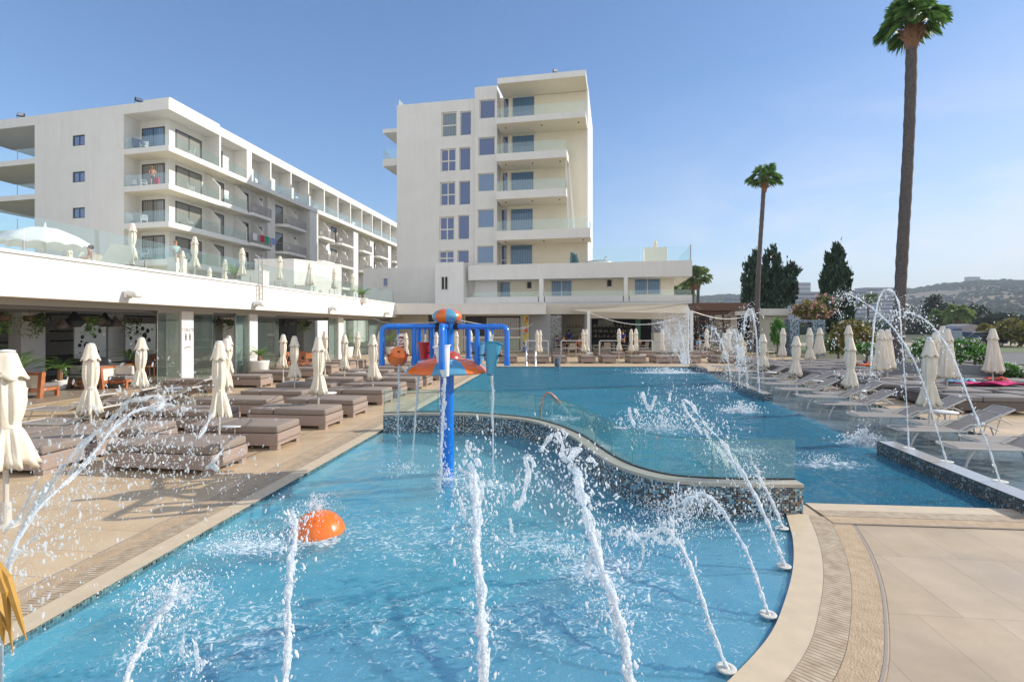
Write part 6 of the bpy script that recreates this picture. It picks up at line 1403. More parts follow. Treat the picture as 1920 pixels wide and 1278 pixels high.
# dark columnar conifers
def conifer(name,label,lobes,Y,leafn,seed,grp):
    rg=random.Random(seed); c=P(lobes[0][0],640,Y); t=thing(name,label,'conifer',(c.x,Y,0),0,grp)
    m=MB(); m.tube([(c.x,Y,0),(c.x,Y,P(0,560,Y).z)],[.4,.2],8)
    for (px,py,rx,ry,tilt) in lobes[1:]: q=P(px,py,Y); m.tube([(c.x,Y,P(0,600,Y).z),(q.x,Y,q.z)],[.2,.06],6)
    m.build('trunk',M['bark'],t); m=MB()
    tot=sum(a[2]*a[3] for a in lobes)
    for (px,py,rx,ry,tilt) in lobes:
        q=P(px,py,Y); s=Y/FPX; X_,Z_=rx*s,ry*s; n=int(leafn*rx*ry/tot)
        nt=max(6,n//55); tufts=[]
        for k in range(nt):
            a=rg.random()*6.28; u=rg.uniform(-1,1); rr=math.sqrt(1-u*u)*(.75+.35*rg.random()); tufts.append(Vector((rr*math.cos(a)*X_,rr*math.sin(a)*X_*.9,u*Z_*(.9+.25*rg.random()))))
        for k in range(n):
            b=rg.choice(tufts); v=b+Vector((rg.gauss(0,.10)*X_+rg.gauss(0,.12),rg.gauss(0,.10)*X_,rg.gauss(0,.30)+abs(rg.gauss(0,.3)))); x=v.x*math.cos(tilt)+v.z*math.sin(tilt); z=-v.x*math.sin(tilt)+v.z*math.cos(tilt)
            pt=Vector((q.x+x,Y+v.y,q.z+z)); sz=rg.uniform(.2,.4); d=Vector((rg.gauss(0,.35)+math.sin(tilt)*.5,rg.gauss(0,.35),1)).normalized(); o=d.orthogonal().normalized(); o=o*math.cos(k)+d.cross(o)*math.sin(k)
            m._add([pt,pt+d*sz*.7+o*sz*.35,pt+d*sz*1.8,pt+d*sz*.7-o*sz*.35],[(0,1,2,3)])
    m.build('crown',M['cyp'],t); return t
conifer('cypress','broad dark green many-topped cypress clump behind the white pavilion',[(1425,560,26,42,0),(1406,548,11,50,0),(1418,535,12,48,0),(1447,520,14,42,0),(1455,552,18,38,.2),(1474,528,9,26,.8),(1490,510,10,5,-.4),(1464,545,22,32,.3),(1486,560,7,14,0),(1430,585,38,14,0)],62,15000,3,'cypresses on the right')
conifer('cypress','narrow dark cypress with a ragged leaning tip, behind the pink oleander',[(1567,575,23,40,0),(1566,535,17,36,0),(1569,503,10,30,.05),(1573,480,4,16,.12),(1553,500,5,18,-.1),(1582,540,9,18,.1),(1590,585,9,22,0),(1551,545,9,16,0),(1562,612,26,14,0)],56,12000,5,'cypresses on the right')
# shrubs
def bushpx(name,label,px,py,rx,ry,Y,n,m_,size,seed,flow=None,fn=0,cat='shrub',grp=None,dp=1):
    q=P(px,py,Y); s=Y/FPX; t=thing(name,label,cat,(q.x,Y,0),0,grp)
    MB().tube([(q.x,Y,0),(q.x,Y,q.z)],[.08,.04],5).build('stem',M['bark'],t)
    rg=random.Random(seed); m=MB(); X_,Z_=rx*s,ry*s
    cl=[]
    for _ in range(26):
        a=rg.random()*6.28; u=rg.uniform(-1,1); w_=math.sqrt(1-u*u); cl.append(Vector((w_*math.cos(a)*.8,w_*math.sin(a)*.8,u*.8)))
    for k in range(n):
        b=rg.choice(cl)+Vector((rg.gauss(0,.2),rg.gauss(0,.2),rg.gauss(0,.2))); m.leaf((q.x+b.x*X_,Y+b.y*X_*dp,max(.05,q.z+b.z*Z_)),size*rg.uniform(.6,1.4),.1,rg)
    m.build('foliage',m_,t)
    if fn:
        m=MB()
        for k in range(fn):
            b=rg.choice(cl)*rg.uniform(.95,1.3)+Vector((rg.gauss(0,.2),rg.gauss(0,.2),rg.gauss(0,.2))); 
            c=Vector((q.x+b.x*X_,Y+b.y*X_*dp,max(.05,q.z+b.z*Z_)))
            for z in range(4): m.leaf(c+Vector((rg.gauss(0,.05),rg.gauss(0,.05),rg.gauss(0,.05))),size*.8,0,rg)
        m.build('flowers',flow,t)
    return t
bushpx('oleander','tall oleander shrub covered in pink flowers left of the narrow cypress',1518,584,24,20,49,3200,M['bushy'],.16,1,M['flower'],230)
bushpx('oleander','pink-flowered oleander branches in front of the narrow cypress',1548,572,20,16,50,1600,M['bush'],.15,2,M['flower'],130)
bushpx('shrub','yellow-green shrub right of the mosaic arch',1600,630,32,26,36,3600,M['bushy'],.13,3,M['flowerw'],60)
bushpx('shrub','dark green shrub below the narrow cypress',1572,640,22,20,38,1800,M['bush'],.12,4)
bushpx('shrub','green leafy shrub against the pavilion wall',1458,622,12,22,44,1400,M['hedge'],.13,5)
bushpx('shrub','bright green shrub with white flowers behind the orange towel',1625,655,18,10,28,1400,M['hedge'],.09,6,M['flowerw'],60)
for i,(px,py,rx,ry) in enumerate(((1728,655,14,18),(1800,658,20,18),(1828,656,20,20),(1770,660,16,16),(1845,665,14,16),(1880,690,20,10),(1905,700,18,9))):
    bushpx('oleander_hedge','bright green oleander bush with white flowers in the planter, %s from the left'%ORD[i].replace('nearest','first'),px,py,rx,ry,23.5 if i<5 else 21.5,1500,M['hedge'],.075,60+i,M['flowerw'],90,grp='white oleanders behind the planter wall')
for i,(px,py,rx,ry,Y) in enumerate(((1870,625,18,12,75),(1895,620,22,18,70),(1915,625,20,16,66),(1850,618,12,10,80))):
    bushpx('shrub','yellow-green roadside shrub near the right edge of the photo, %s from the left'%['second','third','rightmost','first'][i],px,py,rx,ry,Y,1400,M['bushy'],.28,80+i,grp='roadside shrubs')
for i,(px,py,rx,ry,Y,lab) in enumerate(((1755,590,20,30,150,'dark bushy pine left of the distant palms'),(1825,590,24,16,160,'wide dark pine right of the distant palms'),(1880,600,30,12,150,'low dark tree near the right edge of the photo'),(1730,612,14,10,140,'round green tree right of the big palm trunk'),(1700,590,10,14,170,'distant tree just right of the big palm trunk'),(1400,612,16,10,120,'green tree glimpsed behind the pergola'))):
    bushpx('pine_tree',lab,px,py,rx,ry,Y,2600,M['pine'],.6,100+i,cat='tree',grp='dark trees beyond the road')
# planter wall and towels on the right
m=MB(); a0_=G(1703,690); w0=P(1703,672,24); 
m.hexa([(17.6,23.6,0),(26,19.2,0),(26.1,19.4,0),(17.7,23.8,0),(17.6,23.6,.95),(26,19.2,.85),(26.1,19.4,.85),(17.7,23.8,.95)])
tag(m.build('planter_wall',mat('grey_planter',(.22,.23,.24),.7,var=.1),None),'low grey planter wall behind the pink towel, holding the oleanders','low wall')
def towel(px,py,Y,col,label,w_=1.0,d_=.7,z=.53):
    q=P(px,py,Y); rg=random.Random(px); n=18; vs=[];fs=[]
    for j in range(n):
        for i in range(n): u=i/(n-1)-.5; v=j/(n-1)-.5; vs.append((q.x+u*w_+.06*math.sin(v*9),Y+v*d_+.05*math.sin(u*11),z+.16*max(0,noise.noise(Vector((u*3+px,v*3,0))))+.06*abs(noise.noise(Vector((u*7,v*7,px))))))
    for j in range(n-1):
        for i in range(n-1): fs.append((j*n+i,j*n+i+1,(j+1)*n+i+1,(j+1)*n+i))
    m=MB(); m._add(vs,fs); o=m.build('towel',mat('terry_cloth',col,.95,bump=.4,bscale=80),None,smooth=True); s=o.modifiers.new('t','SOLIDIFY'); s.thickness=.02; tag(o,label,'towel',group='towels left on the daybeds')
towel(1860,700,18.2,(.62,.02,.17),'crumpled magenta towel spread on a daybed near the right edge',1.9,.8,.56)
towel(1800,695,19.3,(.35,.62,.75),'pale blue towel beside the magenta one',.9,.5,.54)
towel(1622,672,27.6,(.9,.16,.03),'orange towel in a heap on a daybed left of the big palm',.75,.6,.54)
towel(1632,670,28.4,(.03,.05,.25),'dark blue towel next to the orange one',.4,.4,.56)
towel(1868,690,20.0,(.85,.16,.12),'coral cloth at the foot of the lone parasol near the right edge',.55,.4,.54)
# yellow wet-floor sign and pale bins by the pavilion
t=thing('floor_sign','yellow folding floor sign standing near the pavilion doorway','sign',G(1396,664)); c=t.location
MB().slab3([(c.x-.3,c.y,0),(c.x+.3,c.y,0),(c.x+.2,c.y+.25,1.3),(c.x-.2,c.y+.25,1.3)],(0,.03,0)).build('front_board',mat('yellow_plastic',(.75,.5,.04),.4),t)
MB().slab3([(c.x-.3,c.y+.6,0),(c.x+.3,c.y+.6,0),(c.x+.2,c.y+.30,1.3),(c.x-.2,c.y+.30,1.3)],(0,.03,0)).build('back_board',mat('yellow_plastic2',(.75,.5,.04),.4),t)
t=thing('smoking_sign','small dark red and white sign seen between the spray tower\'s left pipes','sign',G(752,668)); q=P(752,652,39)
MB().rbox(q.x-.3,q.x+.3,39,39.04,1.0,1.95,.01,1).build('board',mat('dark_red_board',(.20,.02,.02),.4),t)
m=MB(); m.box(q.x-.28,q.x+.28,38.985,38.998,1.85,2.05); m.build('header',M['white'],t)
m=MB(); 
for i in range(24): 
    a=2*PI*i/24; b=2*PI*(i+1)/24; m._add([(q.x+.2*math.cos(a),38.99,1.5+.2*math.sin(a)),(q.x+.2*math.cos(b),38.99,1.5+.2*math.sin(b)),(q.x+.13*math.cos(b),38.99,1.5+.13*math.sin(b)),(q.x+.13*math.cos(a),38.99,1.5+.13*math.sin(a))],[(3,2,1,0)])
m.slab3([(q.x-.14,38.985,1.62),(q.x-.10,38.985,1.66),(q.x+.14,38.985,1.38),(q.x+.10,38.985,1.34)],(0,.003,0)); m.box(q.x-.16,q.x+.18,38.985,38.99,1.12,1.2); m.build('symbol',M['white'],t)
MB().box(q.x-.03,q.x+.03,39.05,39.1,0,1.5).build('post',M['rail'],t)
# ---------------------------------------------------------------- the blue and orange spray tower
sp=thing('spray_tower','blue water-play tower with orange and light blue disc, pipe arms and tipping buckets','water play tower',(-1.16,9.14,-.4))
cx,cy=-1.16,9.14
MB().lathe([(.122,-.42),(.122,1.80)],28,(cx,cy,0)).build('column',M['blue'],sp,smooth=True,auto=True)
MB().lathe([(.10,2.02),(.115,2.35),(.13,2.52),(.16,2.58),(.16,2.66),(.10,2.70)],24,(cx,cy,0)).build('upper_column',M['blue'],sp,smooth=True,auto=True)
def wedge_lathe(prof,mats,n=48,k=8,name='disc',parent=None,c=(cx,cy,0),ph=0):
    m=MB(); vs=[];fs=[]
    for r,z in prof:
        for i in range(n): a=2*PI*i/n+ph; vs.append((c[0]+r*math.cos(a),c[1]+r*math.sin(a),c[2]+z))
    mi=[]
    for j in range(len(prof)-1):
        for i in range(n): q=(i+1)%n; fs.append((j*n+i,j*n+q,(j+1)*n+q,(j+1)*n+i)); mi.append(int(i/(n/k))%len(mats))
    m._add(vs,fs); m.m=mi; return m.build(name,mats,parent,smooth=True)
dome=wedge_lathe([(.12,2.055),(.34,2.035),(.54,1.98),(.67,1.90),(.745,1.83),(.755,1.80),(.72,1.79),(.45,1.81),(.1,1.82)],[M['orange'],M['ltblue']],n=48,k=8,name='umbrella_disc',parent=sp,ph=.576)
wedge_lathe([(.02,2.17),(.12,2.165),(.20,2.12),(.25,2.05),(.26,2.0)],[mat('rust_red_plastic',(.42,.06,.03),.25,coat=.4)],name='crown_dome',parent=sp)
wedge_lathe([(.01,2.92),(.10,2.915),(.20,2.875),(.265,2.80),(.265,2.76),(.22,2.69),(.12,2.65)],[M['orange'],M['ltblue']],n=48,k=8,name='top_cap',parent=sp,ph=.838)
MB().lathe([(.012,2.9),(.012,2.95)],6,(cx,cy,0)).build('finial',M['steel'],sp)
bcol=[M['white'],M['ltblue'],M['ltblue'],M['red'],M['orange']]; M['teal']=mat('teal_plastic',(.04,.31,.45),.22,coat=.4); bcol[1]=M['teal']
angs=[-90,-18,54,126,198]; zA=2.60
stream_pts=[]
for k,dg in enumerate(angs):
    a=R(dg+ (3 if k==0 else 0)); d=Vector((math.cos(a),math.sin(a),0)); c0=Vector((cx,cy,zA))
    m=MB(); r=.046
    m.tube([c0+d*.10,c0+d*1.05,c0+d*1.10+Vector((0,0,-.02)),c0+d*1.13+Vector((0,0,-.08)),c0+d*1.13+Vector((0,0,-.66))],r,14)
    for q in (.30,.58,.86): m.tube([c0+d*(q-.035),c0+d*(q+.035)],r*1.13,14)
    m.tube([c0+d*.58+Vector((0,0,-.02)),c0+d*.58+Vector((0,0,-.64))],r*.92,14)
    for q in (.58,1.13): m.tube([c0+d*q+Vector((0,0,-.56)),c0+d*q+Vector((0,0,-.67))],r*1.15,14)
    arm=m.build('pipe_arm',M['blue'],sp,smooth=True,auto=True)
    m=MB(); m.tube([c0+d*.13,c0+d*.22],r*1.35,14); m.build('clamp',M['black'],arm,smooth=True,auto=True)
    m=MB(); m.tube([c0+d*.86,c0+d*.86+Vector((0,0,-.14))],.018,8); m.build('spout',M['blue'],arm)
    m=MB(); ctr=c0+d*.86+Vector((0,0,-.50)); m.tube([ctr-d*.28,ctr+d*.27],.010,6); m.build('axle',M['black'],arm)
    # bucket
    m=MB(); 
    tilt=[.12,-.30,0,0,2.0][k]
    Rm=Matrix.Translation(ctr)@Matrix.Rotation(a,4,'Z')@Matrix.Rotation(tilt,4,'X'); m.xf=Rm
    if k==4: m.lathe([(.02,-.16),(.10,-.15),(.15,-.05),(.175,.10),(.15,.12),(.12,-.04),(.02,-.10)],20,cap=False)
    else: 
        s=[.86,.95,.9,.9,.9][k]
        m.lathe([(.02,-.36*s),(.07*s,-.36*s),(.155*s,.20*s),(.175*s,.205*s),(.175*s,.225*s),(.15*s,.225*s),(.06*s,-.33*s),(.01,-.33*s)],24,cap=False)
    b=m.build('bucket',bcol[k],arm,smooth=True,auto=True)
    mm=MB(); mm.xf=Rm; 
    for s in (-1,1): mm.lathe([(.03,-.015),(.03,.015)],10,(s*.145,0,0))
    mm.build('bearing',M['black'],b)
    stream_pts.append((c0+d*.86+Vector((0,0,-.14)),ctr))
# ---------------------------------------------------------------- water: streams, jets and drops
def jet(name,label,pts,r0,r1,lumps,drops,spread,parent=None,group=None,seed=1,ragged=.5,mt=None,nozzle=True,head=None,thing_loc=None,dsz=(.003,.012)):
    """pts: 3D polyline from nozzle upward. A ropy core, lumps breaking off near its head, and droplets around it."""
    rg=random.Random(seed); pts=[Vector(p) for p in pts]; path=[]
    V=[Vector(p) for p in pts]
    for i in range(len(V)-1):
        p0=V[max(i-1,0)];p1=V[i];p2=V[i+1];p3=V[min(i+2,len(V)-1)]
        for k in range(20):
            t=k/20; path.append(.5*((2*p1)+(p2-p0)*t+(2*p0-5*p1+4*p2-p3)*t*t+(3*p1-p0-3*p2+p3)*t**3))
    path.append(V[-1]); n=len(path)
    t=thing(name,label,'water jet',thing_loc or V[0],0,group) if parent is None else parent
    m=MB()
    for st in range(6):
        q=[];rr=[]; ph=rg.random()*9
        i0=0; i1=n if st==0 else int(n*rg.uniform(.5,1.0))
        for i in range(i0,i1):
            u=i/(n-1); w_=(r0+(r1-r0)*u)*(.72 if st==0 else .34); am=(r0*.5+spread*.16*u*u)*(1 if st else .35)
            off=Vector((noise.noise(Vector((u*9+ph,1,seed))),noise.noise(Vector((u*9+ph,5,seed))),noise.noise(Vector((u*9+ph,9,seed)))))*am*2.2
            q.append(path[i]+off); lump=1+(.5+ragged*u)*1.5*noise.noise(Vector((u*22+ph*3,2,seed)))+.7*noise.noise(Vector((u*60,ph,seed)))
            rr.append(max(.0015,w_*lump*(.4 if i>=i1-2 else 1)))
        if len(q)>2: m.tube(q,rr,10,noisy=.12)
    # head lumps
    hd=head or [path[-1]]
    for k in range(lumps):
        b=rg.choice(hd) if head and rg.random()<.75 else path[int(n*rg.uniform(.55,1))-1]
        c=b+Vector((rg.gauss(0,1),rg.gauss(0,1),rg.gauss(0,1)))*spread*.35; s=r1*rg.uniform(.16,.62)*(1.7 if rg.random()<.2 else 1)
        d=Vector((rg.gauss(0,.5),rg.gauss(0,.5),rg.gauss(0,1))).normalized()
        e=c+d*s*rg.uniform(1,4.5)+Vector((rg.gauss(0,1),rg.gauss(0,1),0))*s*.5; f=e+(d+Vector((rg.gauss(0,.5),rg.gauss(0,.5),-.5)))*s*rg.uniform(.6,2)
        m.tube([c-d*s*.6,c,c.lerp(e,.5),e,f],[s*.25,s*.8,s*.42,s*.6,s*.12],7,noisy=.25)
    m.build('water_core',mt or M['core'],t,smooth=True)
    m=MB()
    for k in range(int(drops*1.5)):
        u=rg.random()**.55; b=path[min(n-1,int(u*n))] if not head or rg.random()<.6 else rg.choice(hd)
        sg=spread*(.15+.95*u); c=b+Vector((rg.gauss(0,sg),rg.gauss(0,sg),rg.gauss(0,sg*1.0)-abs(rg.gauss(0,sg*.5)))); 
        if c.z<0.0: continue
        s=(dsz[0]+(dsz[1]-dsz[0])*rg.random()**4.2)*.9; m.drop(c,s,(rg.gauss(0,.4),rg.gauss(0,.4),1),rg.uniform(1.2,3.4))
    if m.v: tag(m.build('droplets',mt or M['foam'],t),kind='stuff')
    return t
def nozzle(x,y,z,label,r=.075):
    t=thing('jet_nozzle',label,'nozzle',(x,y,z),0,'round jet nozzles in the pool floor')
    MB().lathe([(r,-.01),(r*1.0,.001),(r*.95,.004),(r*.45,.006),(r*.4,.001),(r*.25,.001),(r*.22,.008),(.008,.009)],24,(x,y,z)).build('disc',mat('nozzle_disc',(.62,.62,.57),.5,var=.1,vscale=60,bump=.4,bscale=90) if 'nd' not in M else M['nd'],t,smooth=True); return t
M['nd']=mat('nozzle_disc',(.62,.62,.57),.5,var=.1,vscale=60,bump=.4,bscale=90)
gj='jets arching over the wading pool'
N4=G(1362,1250); N5=G(1440,1149); N6=G(1470,1059); N7=G(1467,988)
for N_,l_ in ((N4,'round pale nozzle disc nearest the camera beside the curved pool edge'),(N5,'second round nozzle disc from the camera along the curved edge'),(N6,'third round nozzle disc along the curved edge'),(N7,'farthest round nozzle disc, by the end of the mosaic wall')): nozzle(N_.x,N_.y,-.005,l_)
N3=Vector((.84,3.32,0)); N2=Vector((-.16,2.86,0)); N1=Vector((-1.27,2.72,0)); N0=Vector((-2.35,2.95,0)); NL=Vector((-3.35,3.35,0))
for N_,l_ in ((N3,'nozzle disc of the second thick jet, just below the frame'),(N2,'nozzle disc of the thick middle jet, just below the frame'),(N1,'nozzle disc of the slim left jet, just below the frame')): nozzle(N_.x,N_.y,-.02,l_)
jet('water_jet','slim white jet rising left of the orange ball from the bottom edge of the photo',[N1,P(537,1260,3.0),P(540,1140,3.35),P(548,1040,3.8),P(554,990,4.1),P(548,955,4.3)],.024,.026,8,300,.07,group=gj,seed=1)
jet('water_jet','thick white jet rising in the middle from the bottom edge of the photo',[N2,P(906,1260,3.05),P(904,1160,3.3),P(895,1050,3.7),P(893,960,4.2),P(889,900,4.6),P(882,868,4.9)],.040,.036,26,900,.17,group=gj,seed=2,head=[P(880,845,5),P(889,890,4.8),P(872,900,4.8),P(905,880,5.1),P(868,935,4.6),P(880,960,4.6),P(940,930,4.9),P(965,940,4.9),P(990,870,5.1),P(985,900,5.1)],dsz=(.002,.012))
jet('water_jet','thickest white jet rising right of the middle and breaking into lumps before the mosaic wall',[N3,P(1180,1262,3.45),P(1160,1160,3.7),P(1130,1070,4.1),P(1103,980,4.6),P(1090,915,5.1),P(1078,875,5.5)],.046,.042,34,1300,.17,group=gj,seed=3,head=[P(1072,860,5.6),P(1080,890,5.4),P(1045,815,5.9),P(1055,835,5.8),P(1075,850,5.8),P(1020,845,5.7),P(1110,868,5.8),P(988,870,5.5),P(985,900,5.4),P(1015,920,5.3),P(1140,930,5.2),P(1085,930,5.2)],dsz=(.002,.013))
jet('water_jet','white jet from the nearest visible nozzle, bending left into a ragged tail',[N4,P(1335,1180,4.05),P(1312,1110,4.25),P(1290,1050,4.5),P(1268,1012,4.75),P(1245,990,4.9),P(1215,1003,5.0),P(1180,1000,5.1)],.022,.022,18,500,.09,group=gj,seed=4,head=[P(1210,1005,5),P(1180,1000,5.1),P(1160,1000,5.1),P(1150,990,5.1),P(1205,1040,5),P(1260,990,4.8),P(1258,970,4.8)])
jet('water_jet','white jet from the second nozzle, arching over to the left like a crown',[N5,P(1420,1090,4.85),P(1398,1030,5.1),P(1372,985,5.4),P(1352,955,5.6),P(1335,935,5.8),P(1312,925,5.9),P(1290,938,6.0),P(1262,948,6.0)],.020,.019,16,420,.09,group=gj,seed=5,head=[P(1300,925,6),P(1280,940,6),P(1262,945,6),P(1268,935,6),P(1312,920,6),P(1290,960,6),P(1260,990,6)])
jet('water_jet','feathery white jet from the third nozzle rising over the glass fence',[N6,P(1452,1010,5.7),P(1430,960,5.9),P(1398,895,6.3),P(1360,840,6.7),P(1320,790,7.2),P(1288,752,7.6)],.028,.016,40,1500,.20,group=gj,seed=6,ragged=.9,head=[P(1285,750,7.7),P(1300,770,7.6),P(1330,800,7.2),P(1250,760,7.8),P(1215,745,7.8),P(1225,755,7.8),P(1185,775,7.8),P(1190,790,7.8),P(1360,830,7),P(1258,745,7.8)],dsz=(.002,.010))
jet('water_jet','short feathery white jet from the farthest nozzle beside the mosaic wall',[N7,P(1452,950,6.7),P(1435,915,6.9),P(1418,880,7.1),P(1405,850,7.3)],.030,.014,12,600,.13,group=gj,seed=7,ragged=.9,dsz=(.002,.008))
jet('water_jet','blurred jet at the left edge arching over the nearest daybed and breaking into drops',[NL,P(10,1100,2.75),P(60,970,2.9),P(150,880,3.2),P(215,800,3.5),P(265,765,3.8),P(330,760,4.2)],.012,.010,60,2600,.22,group=gj,seed=8,head=[P(300,755,4),P(350,800,4.2),P(445,880,4.5),P(430,840,4.4),P(330,880,4.2),P(300,860,4.2),P(250,840,4),P(380,870,4.3),P(60,1000,3),P(100,1000,3),P(40,1060,2.9),P(150,900,3.4)],dsz=(.002,.010),mt=M['clearw'])
jet('water_jet','broken splashing jet at the bottom left between the edge and the slim jet',[N0,P(240,1262,3.2),P(262,1220,3.4),P(290,1170,3.6),P(320,1130,3.8),P(335,1095,4.0)],.022,.022,26,700,.12,group=gj,seed=9,head=[P(330,1120,4),P(310,1110,4),P(355,1130,4),P(350,1220,3.6),P(370,1240,3.6),P(290,1140,3.8)],dsz=(.002,.009))
def pieces(t,Y,lst,seed,mt=None):
    rg=random.Random(seed)
    for w_,pl in lst:
        V=[P(x,y,Y+rg.uniform(-.08,.08)) for x,y in pl]; pth=[]
        for i in range(len(V)-1):
            p0=V[max(i-1,0)];p1=V[i];p2=V[i+1];p3=V[min(i+2,len(V)-1)]
            for k in range(8): q=k/8; pth.append(.5*((2*p1)+(p2-p0)*q+(2*p0-5*p1+4*p2-p3)*q*q+(3*p1-p0-3*p2+p3)*q**3))
        pth.append(V[-1]); n=len(pth); r=w_*.5*Y/FPX; ph=rg.random()*99
        rr=[r*(.72+.75*noise.noise(Vector((i*.22,ph,1)))+.3*noise.noise(Vector((i*.7,ph,4))))*(.35 if i in (0,n-1) else (.8 if i in (1,n-2) else 1)) for i in range(n)]
        m=MB(); m.tube(pth,[max(.003,x) for x in rr],10,noisy=.10)
        m.build('water_strand',mt or M['core'],t,smooth=True)
def jt(w): return [o for o in COL.objects if o.get('label') and w in o['label'] and o['category']=='water jet'][0]
pieces(jt('thickest white jet'),5.5,[(13,[(1013,846),(1022,832),(1037,812)]),(14,[(1043,810),(1055,834),(1054,855),(1066,860),(1083,842),(1090,846)]),(14,[(1074,856),(1068,876),(1080,888),(1086,909),(1083,936)]),(17,[(1093,930),(1098,955),(1107,985),(1114,1020)]),(11,[(1099,862),(1110,862),(1120,872)]),(7,[(1025,858),(1034,867)]),(11,[(983,862),(992,857),(1002,876)]),(9,[(990,868),(988,890),(986,909),(980,933)]),(12,[(1118,990),(1124,1030),(1128,1060)]),(6,[(1135,905),(1142,912)]),(6,[(1150,930),(1158,925)])],1)
pieces(jt('thick white jet rising in the middle'),4.8,[(13,[(866,862),(875,868)]),(13,[(893,860),(899,872)]),(9,[(860,878),(872,884),(884,891),(898,893)]),(7,[(884,828),(880,845),(885,858)]),(9,[(862,930),(866,950),(873,975)]),(8,[(943,919),(945,946)]),(10,[(961,906),(964,928)]),(11,[(963,943),(977,946),(984,919),(991,884),(985,862),(997,858),(1002,876)]),(8,[(956,970),(960,1001)]),(14,[(884,895),(890,925),(893,960)]),(9,[(905,900),(903,930),(898,950)]),(6,[(930,1035),(936,1025)])],2)
pieces(jt('feathery white jet from the third'),7.4,[(8,[(1204,735),(1210,753),(1219,766),(1228,746),(1232,742)]),(9,[(1257,736),(1255,752)]),(6,[(1279,750),(1287,770),(1302,790),(1316,815)]),(5,[(1281,748),(1296,756),(1307,769)]),(7,[(1180,763),(1182,780),(1190,797)]),(6,[(1189,765),(1199,780)]),(7,[(1166,783),(1163,797)]),(5,[(1150,800),(1175,803)]),(7,[(1330,820),(1352,850),(1368,880)]),(6,[(1345,838),(1372,868),(1390,905)]),(6,[(1318,800),(1335,835),(1345,870)]),(8,[(1375,850),(1395,900),(1412,950)])],3)
pieces(jt('from the nearest visible nozzle'),4.9,[(8,[(1140,1000),(1155,1000),(1169,986)]),(8,[(1176,997),(1180,1008),(1178,1020)]),(8,[(1185,997),(1203,1015),(1222,1003),(1240,1016),(1255,1013),(1264,988)]),(5,[(1204,1016),(1207,1036),(1198,1066)]),(9,[(1264,988),(1258,970)]),(9,[(1276,1010),(1286,1040),(1296,1075)])],4)
pieces(jt('arching over to the left like a crown'),5.8,[(6,[(1252,982),(1266,958),(1261,933)]),(5,[(1267,958),(1282,958),(1291,976)]),(6,[(1282,955),(1286,934),(1306,934),(1318,963)]),(4,[(1306,936),(1305,914)]),(4,[(1262,935),(1265,925)]),(6,[(1320,925),(1340,940),(1350,965)])],5)
pieces(jt('blurred jet at the left edge'),3.3,[(15,[(-20,1130),(20,1040),(53,965),(90,905)]),(13,[(60,960),(120,873),(160,827),(191,806)]),(10,[(150,840),(191,800),(226,769),(240,752),(266,748)]),(10,[(262,750),(290,742),(306,753),(293,769),(280,765)]),(8,[(130,890),(150,850),(165,820)]),(9,[(399,774),(385,800),(372,822)]),(11,[(420,840),(399,867),(408,880)]),(9,[(400,866),(385,880)]),(9,[(5,1000),(40,960),(70,900)]),(8,[(340,762),(352,770)]),(9,[(10,1090),(30,1040),(75,1000)])],6,M['clearw'])
pieces(jt('broken splashing jet'),3.7,[(10,[(300,1150),(318,1120),(330,1090)]),(9,[(345,1180),(340,1230)]),(8,[(366,1200),(372,1262)]),(7,[(288,1120),(296,1100)]),(8,[(350,1120),(362,1105)])],7)
# jets of the ledge on the right
gk='jets rising from the mosaic ledges'
for k,(px,py,pts,lab) in enumerate((
 (1875,902,[(1850,830,8.0),(1822,760,8.2),(1795,690,8.5),(1770,640,8.8),(1745,608,9.1),(1718,590,9.5),(1695,584,9.8)],'slim arching jet from the nearest nozzle on the right-hand ledge'),
 (1775,865,[(1755,800,9.1),(1735,730,9.3),(1708,665,9.6),(1672,612,10),(1632,575,10.5),(1600,555,10.9),(1585,550,11.1)],'slim arching jet from the middle nozzle on the right-hand ledge'),
 (1704,840,[(1700,760,10.1),(1696,700,10.2),(1692,650,10.3),(1688,600,10.4),(1684,565,10.5),(1668,543,10.6),(1650,556,10.7),(1640,600,10.8),(1637,640,10.9),(1632,700,11)],'tall thin jet from the farthest nozzle on the right-hand ledge, curling over at its top'))):
    Y=FPX*(H-.2)/(py-HY); nz_=P(px,py,Y); nozzle(nz_.x,nz_.y,.206,'flat round nozzle on the right-hand ledge, %s from the camera'%ORD[k],.10)
    jet('water_jet',lab,[nz_]+[P(*q) for q in pts],.016,.016,16,420,.10,group=gk,seed=20+k,ragged=.7,head=[P(pts[-1][0]+d,pts[-1][1]+e,pts[-1][2]) for d,e in ((0,0),(-15,3),(-25,12),(-12,40),(10,0),(-18,90),(-14,150))],dsz=(.004,.014))
for k,(px,py,pts,lab) in enumerate(((1424,736,[(1421,690),(1419,640),(1414,600),(1408,580),(1398,590),(1395,620)],'tall straight jet at the near end of the middle ledge, beside the slim palm'),(1386,722,[(1385,690),(1383,660),(1380,630),(1375,618),(1370,630)],'shorter jet in the middle of the middle ledge'),(1371,716,[(1365,680),(1352,640),(1340,618),(1332,618)],'thin leaning jet at the far end of the middle ledge'),(1402,728,[(1398,690),(1394,660),(1390,650)],'thin low jet between the taller ones of the middle ledge'))):
    Y=FPX*(H-.2)/(py-HY); nz_=P(px,py,Y)
    jet('water_jet',lab,[nz_]+[P(a,b,Y+.1*i) for i,(a,b) in enumerate(pts)],.030,.030,14,330,.22,group=gk,seed=30+k,ragged=.8,head=[P(pts[-1][0]+d,pts[-1][1]+e,Y+.5) for d,e in ((0,0),(-6,8),(-10,40),(4,20),(-4,70))],dsz=(.008,.022))
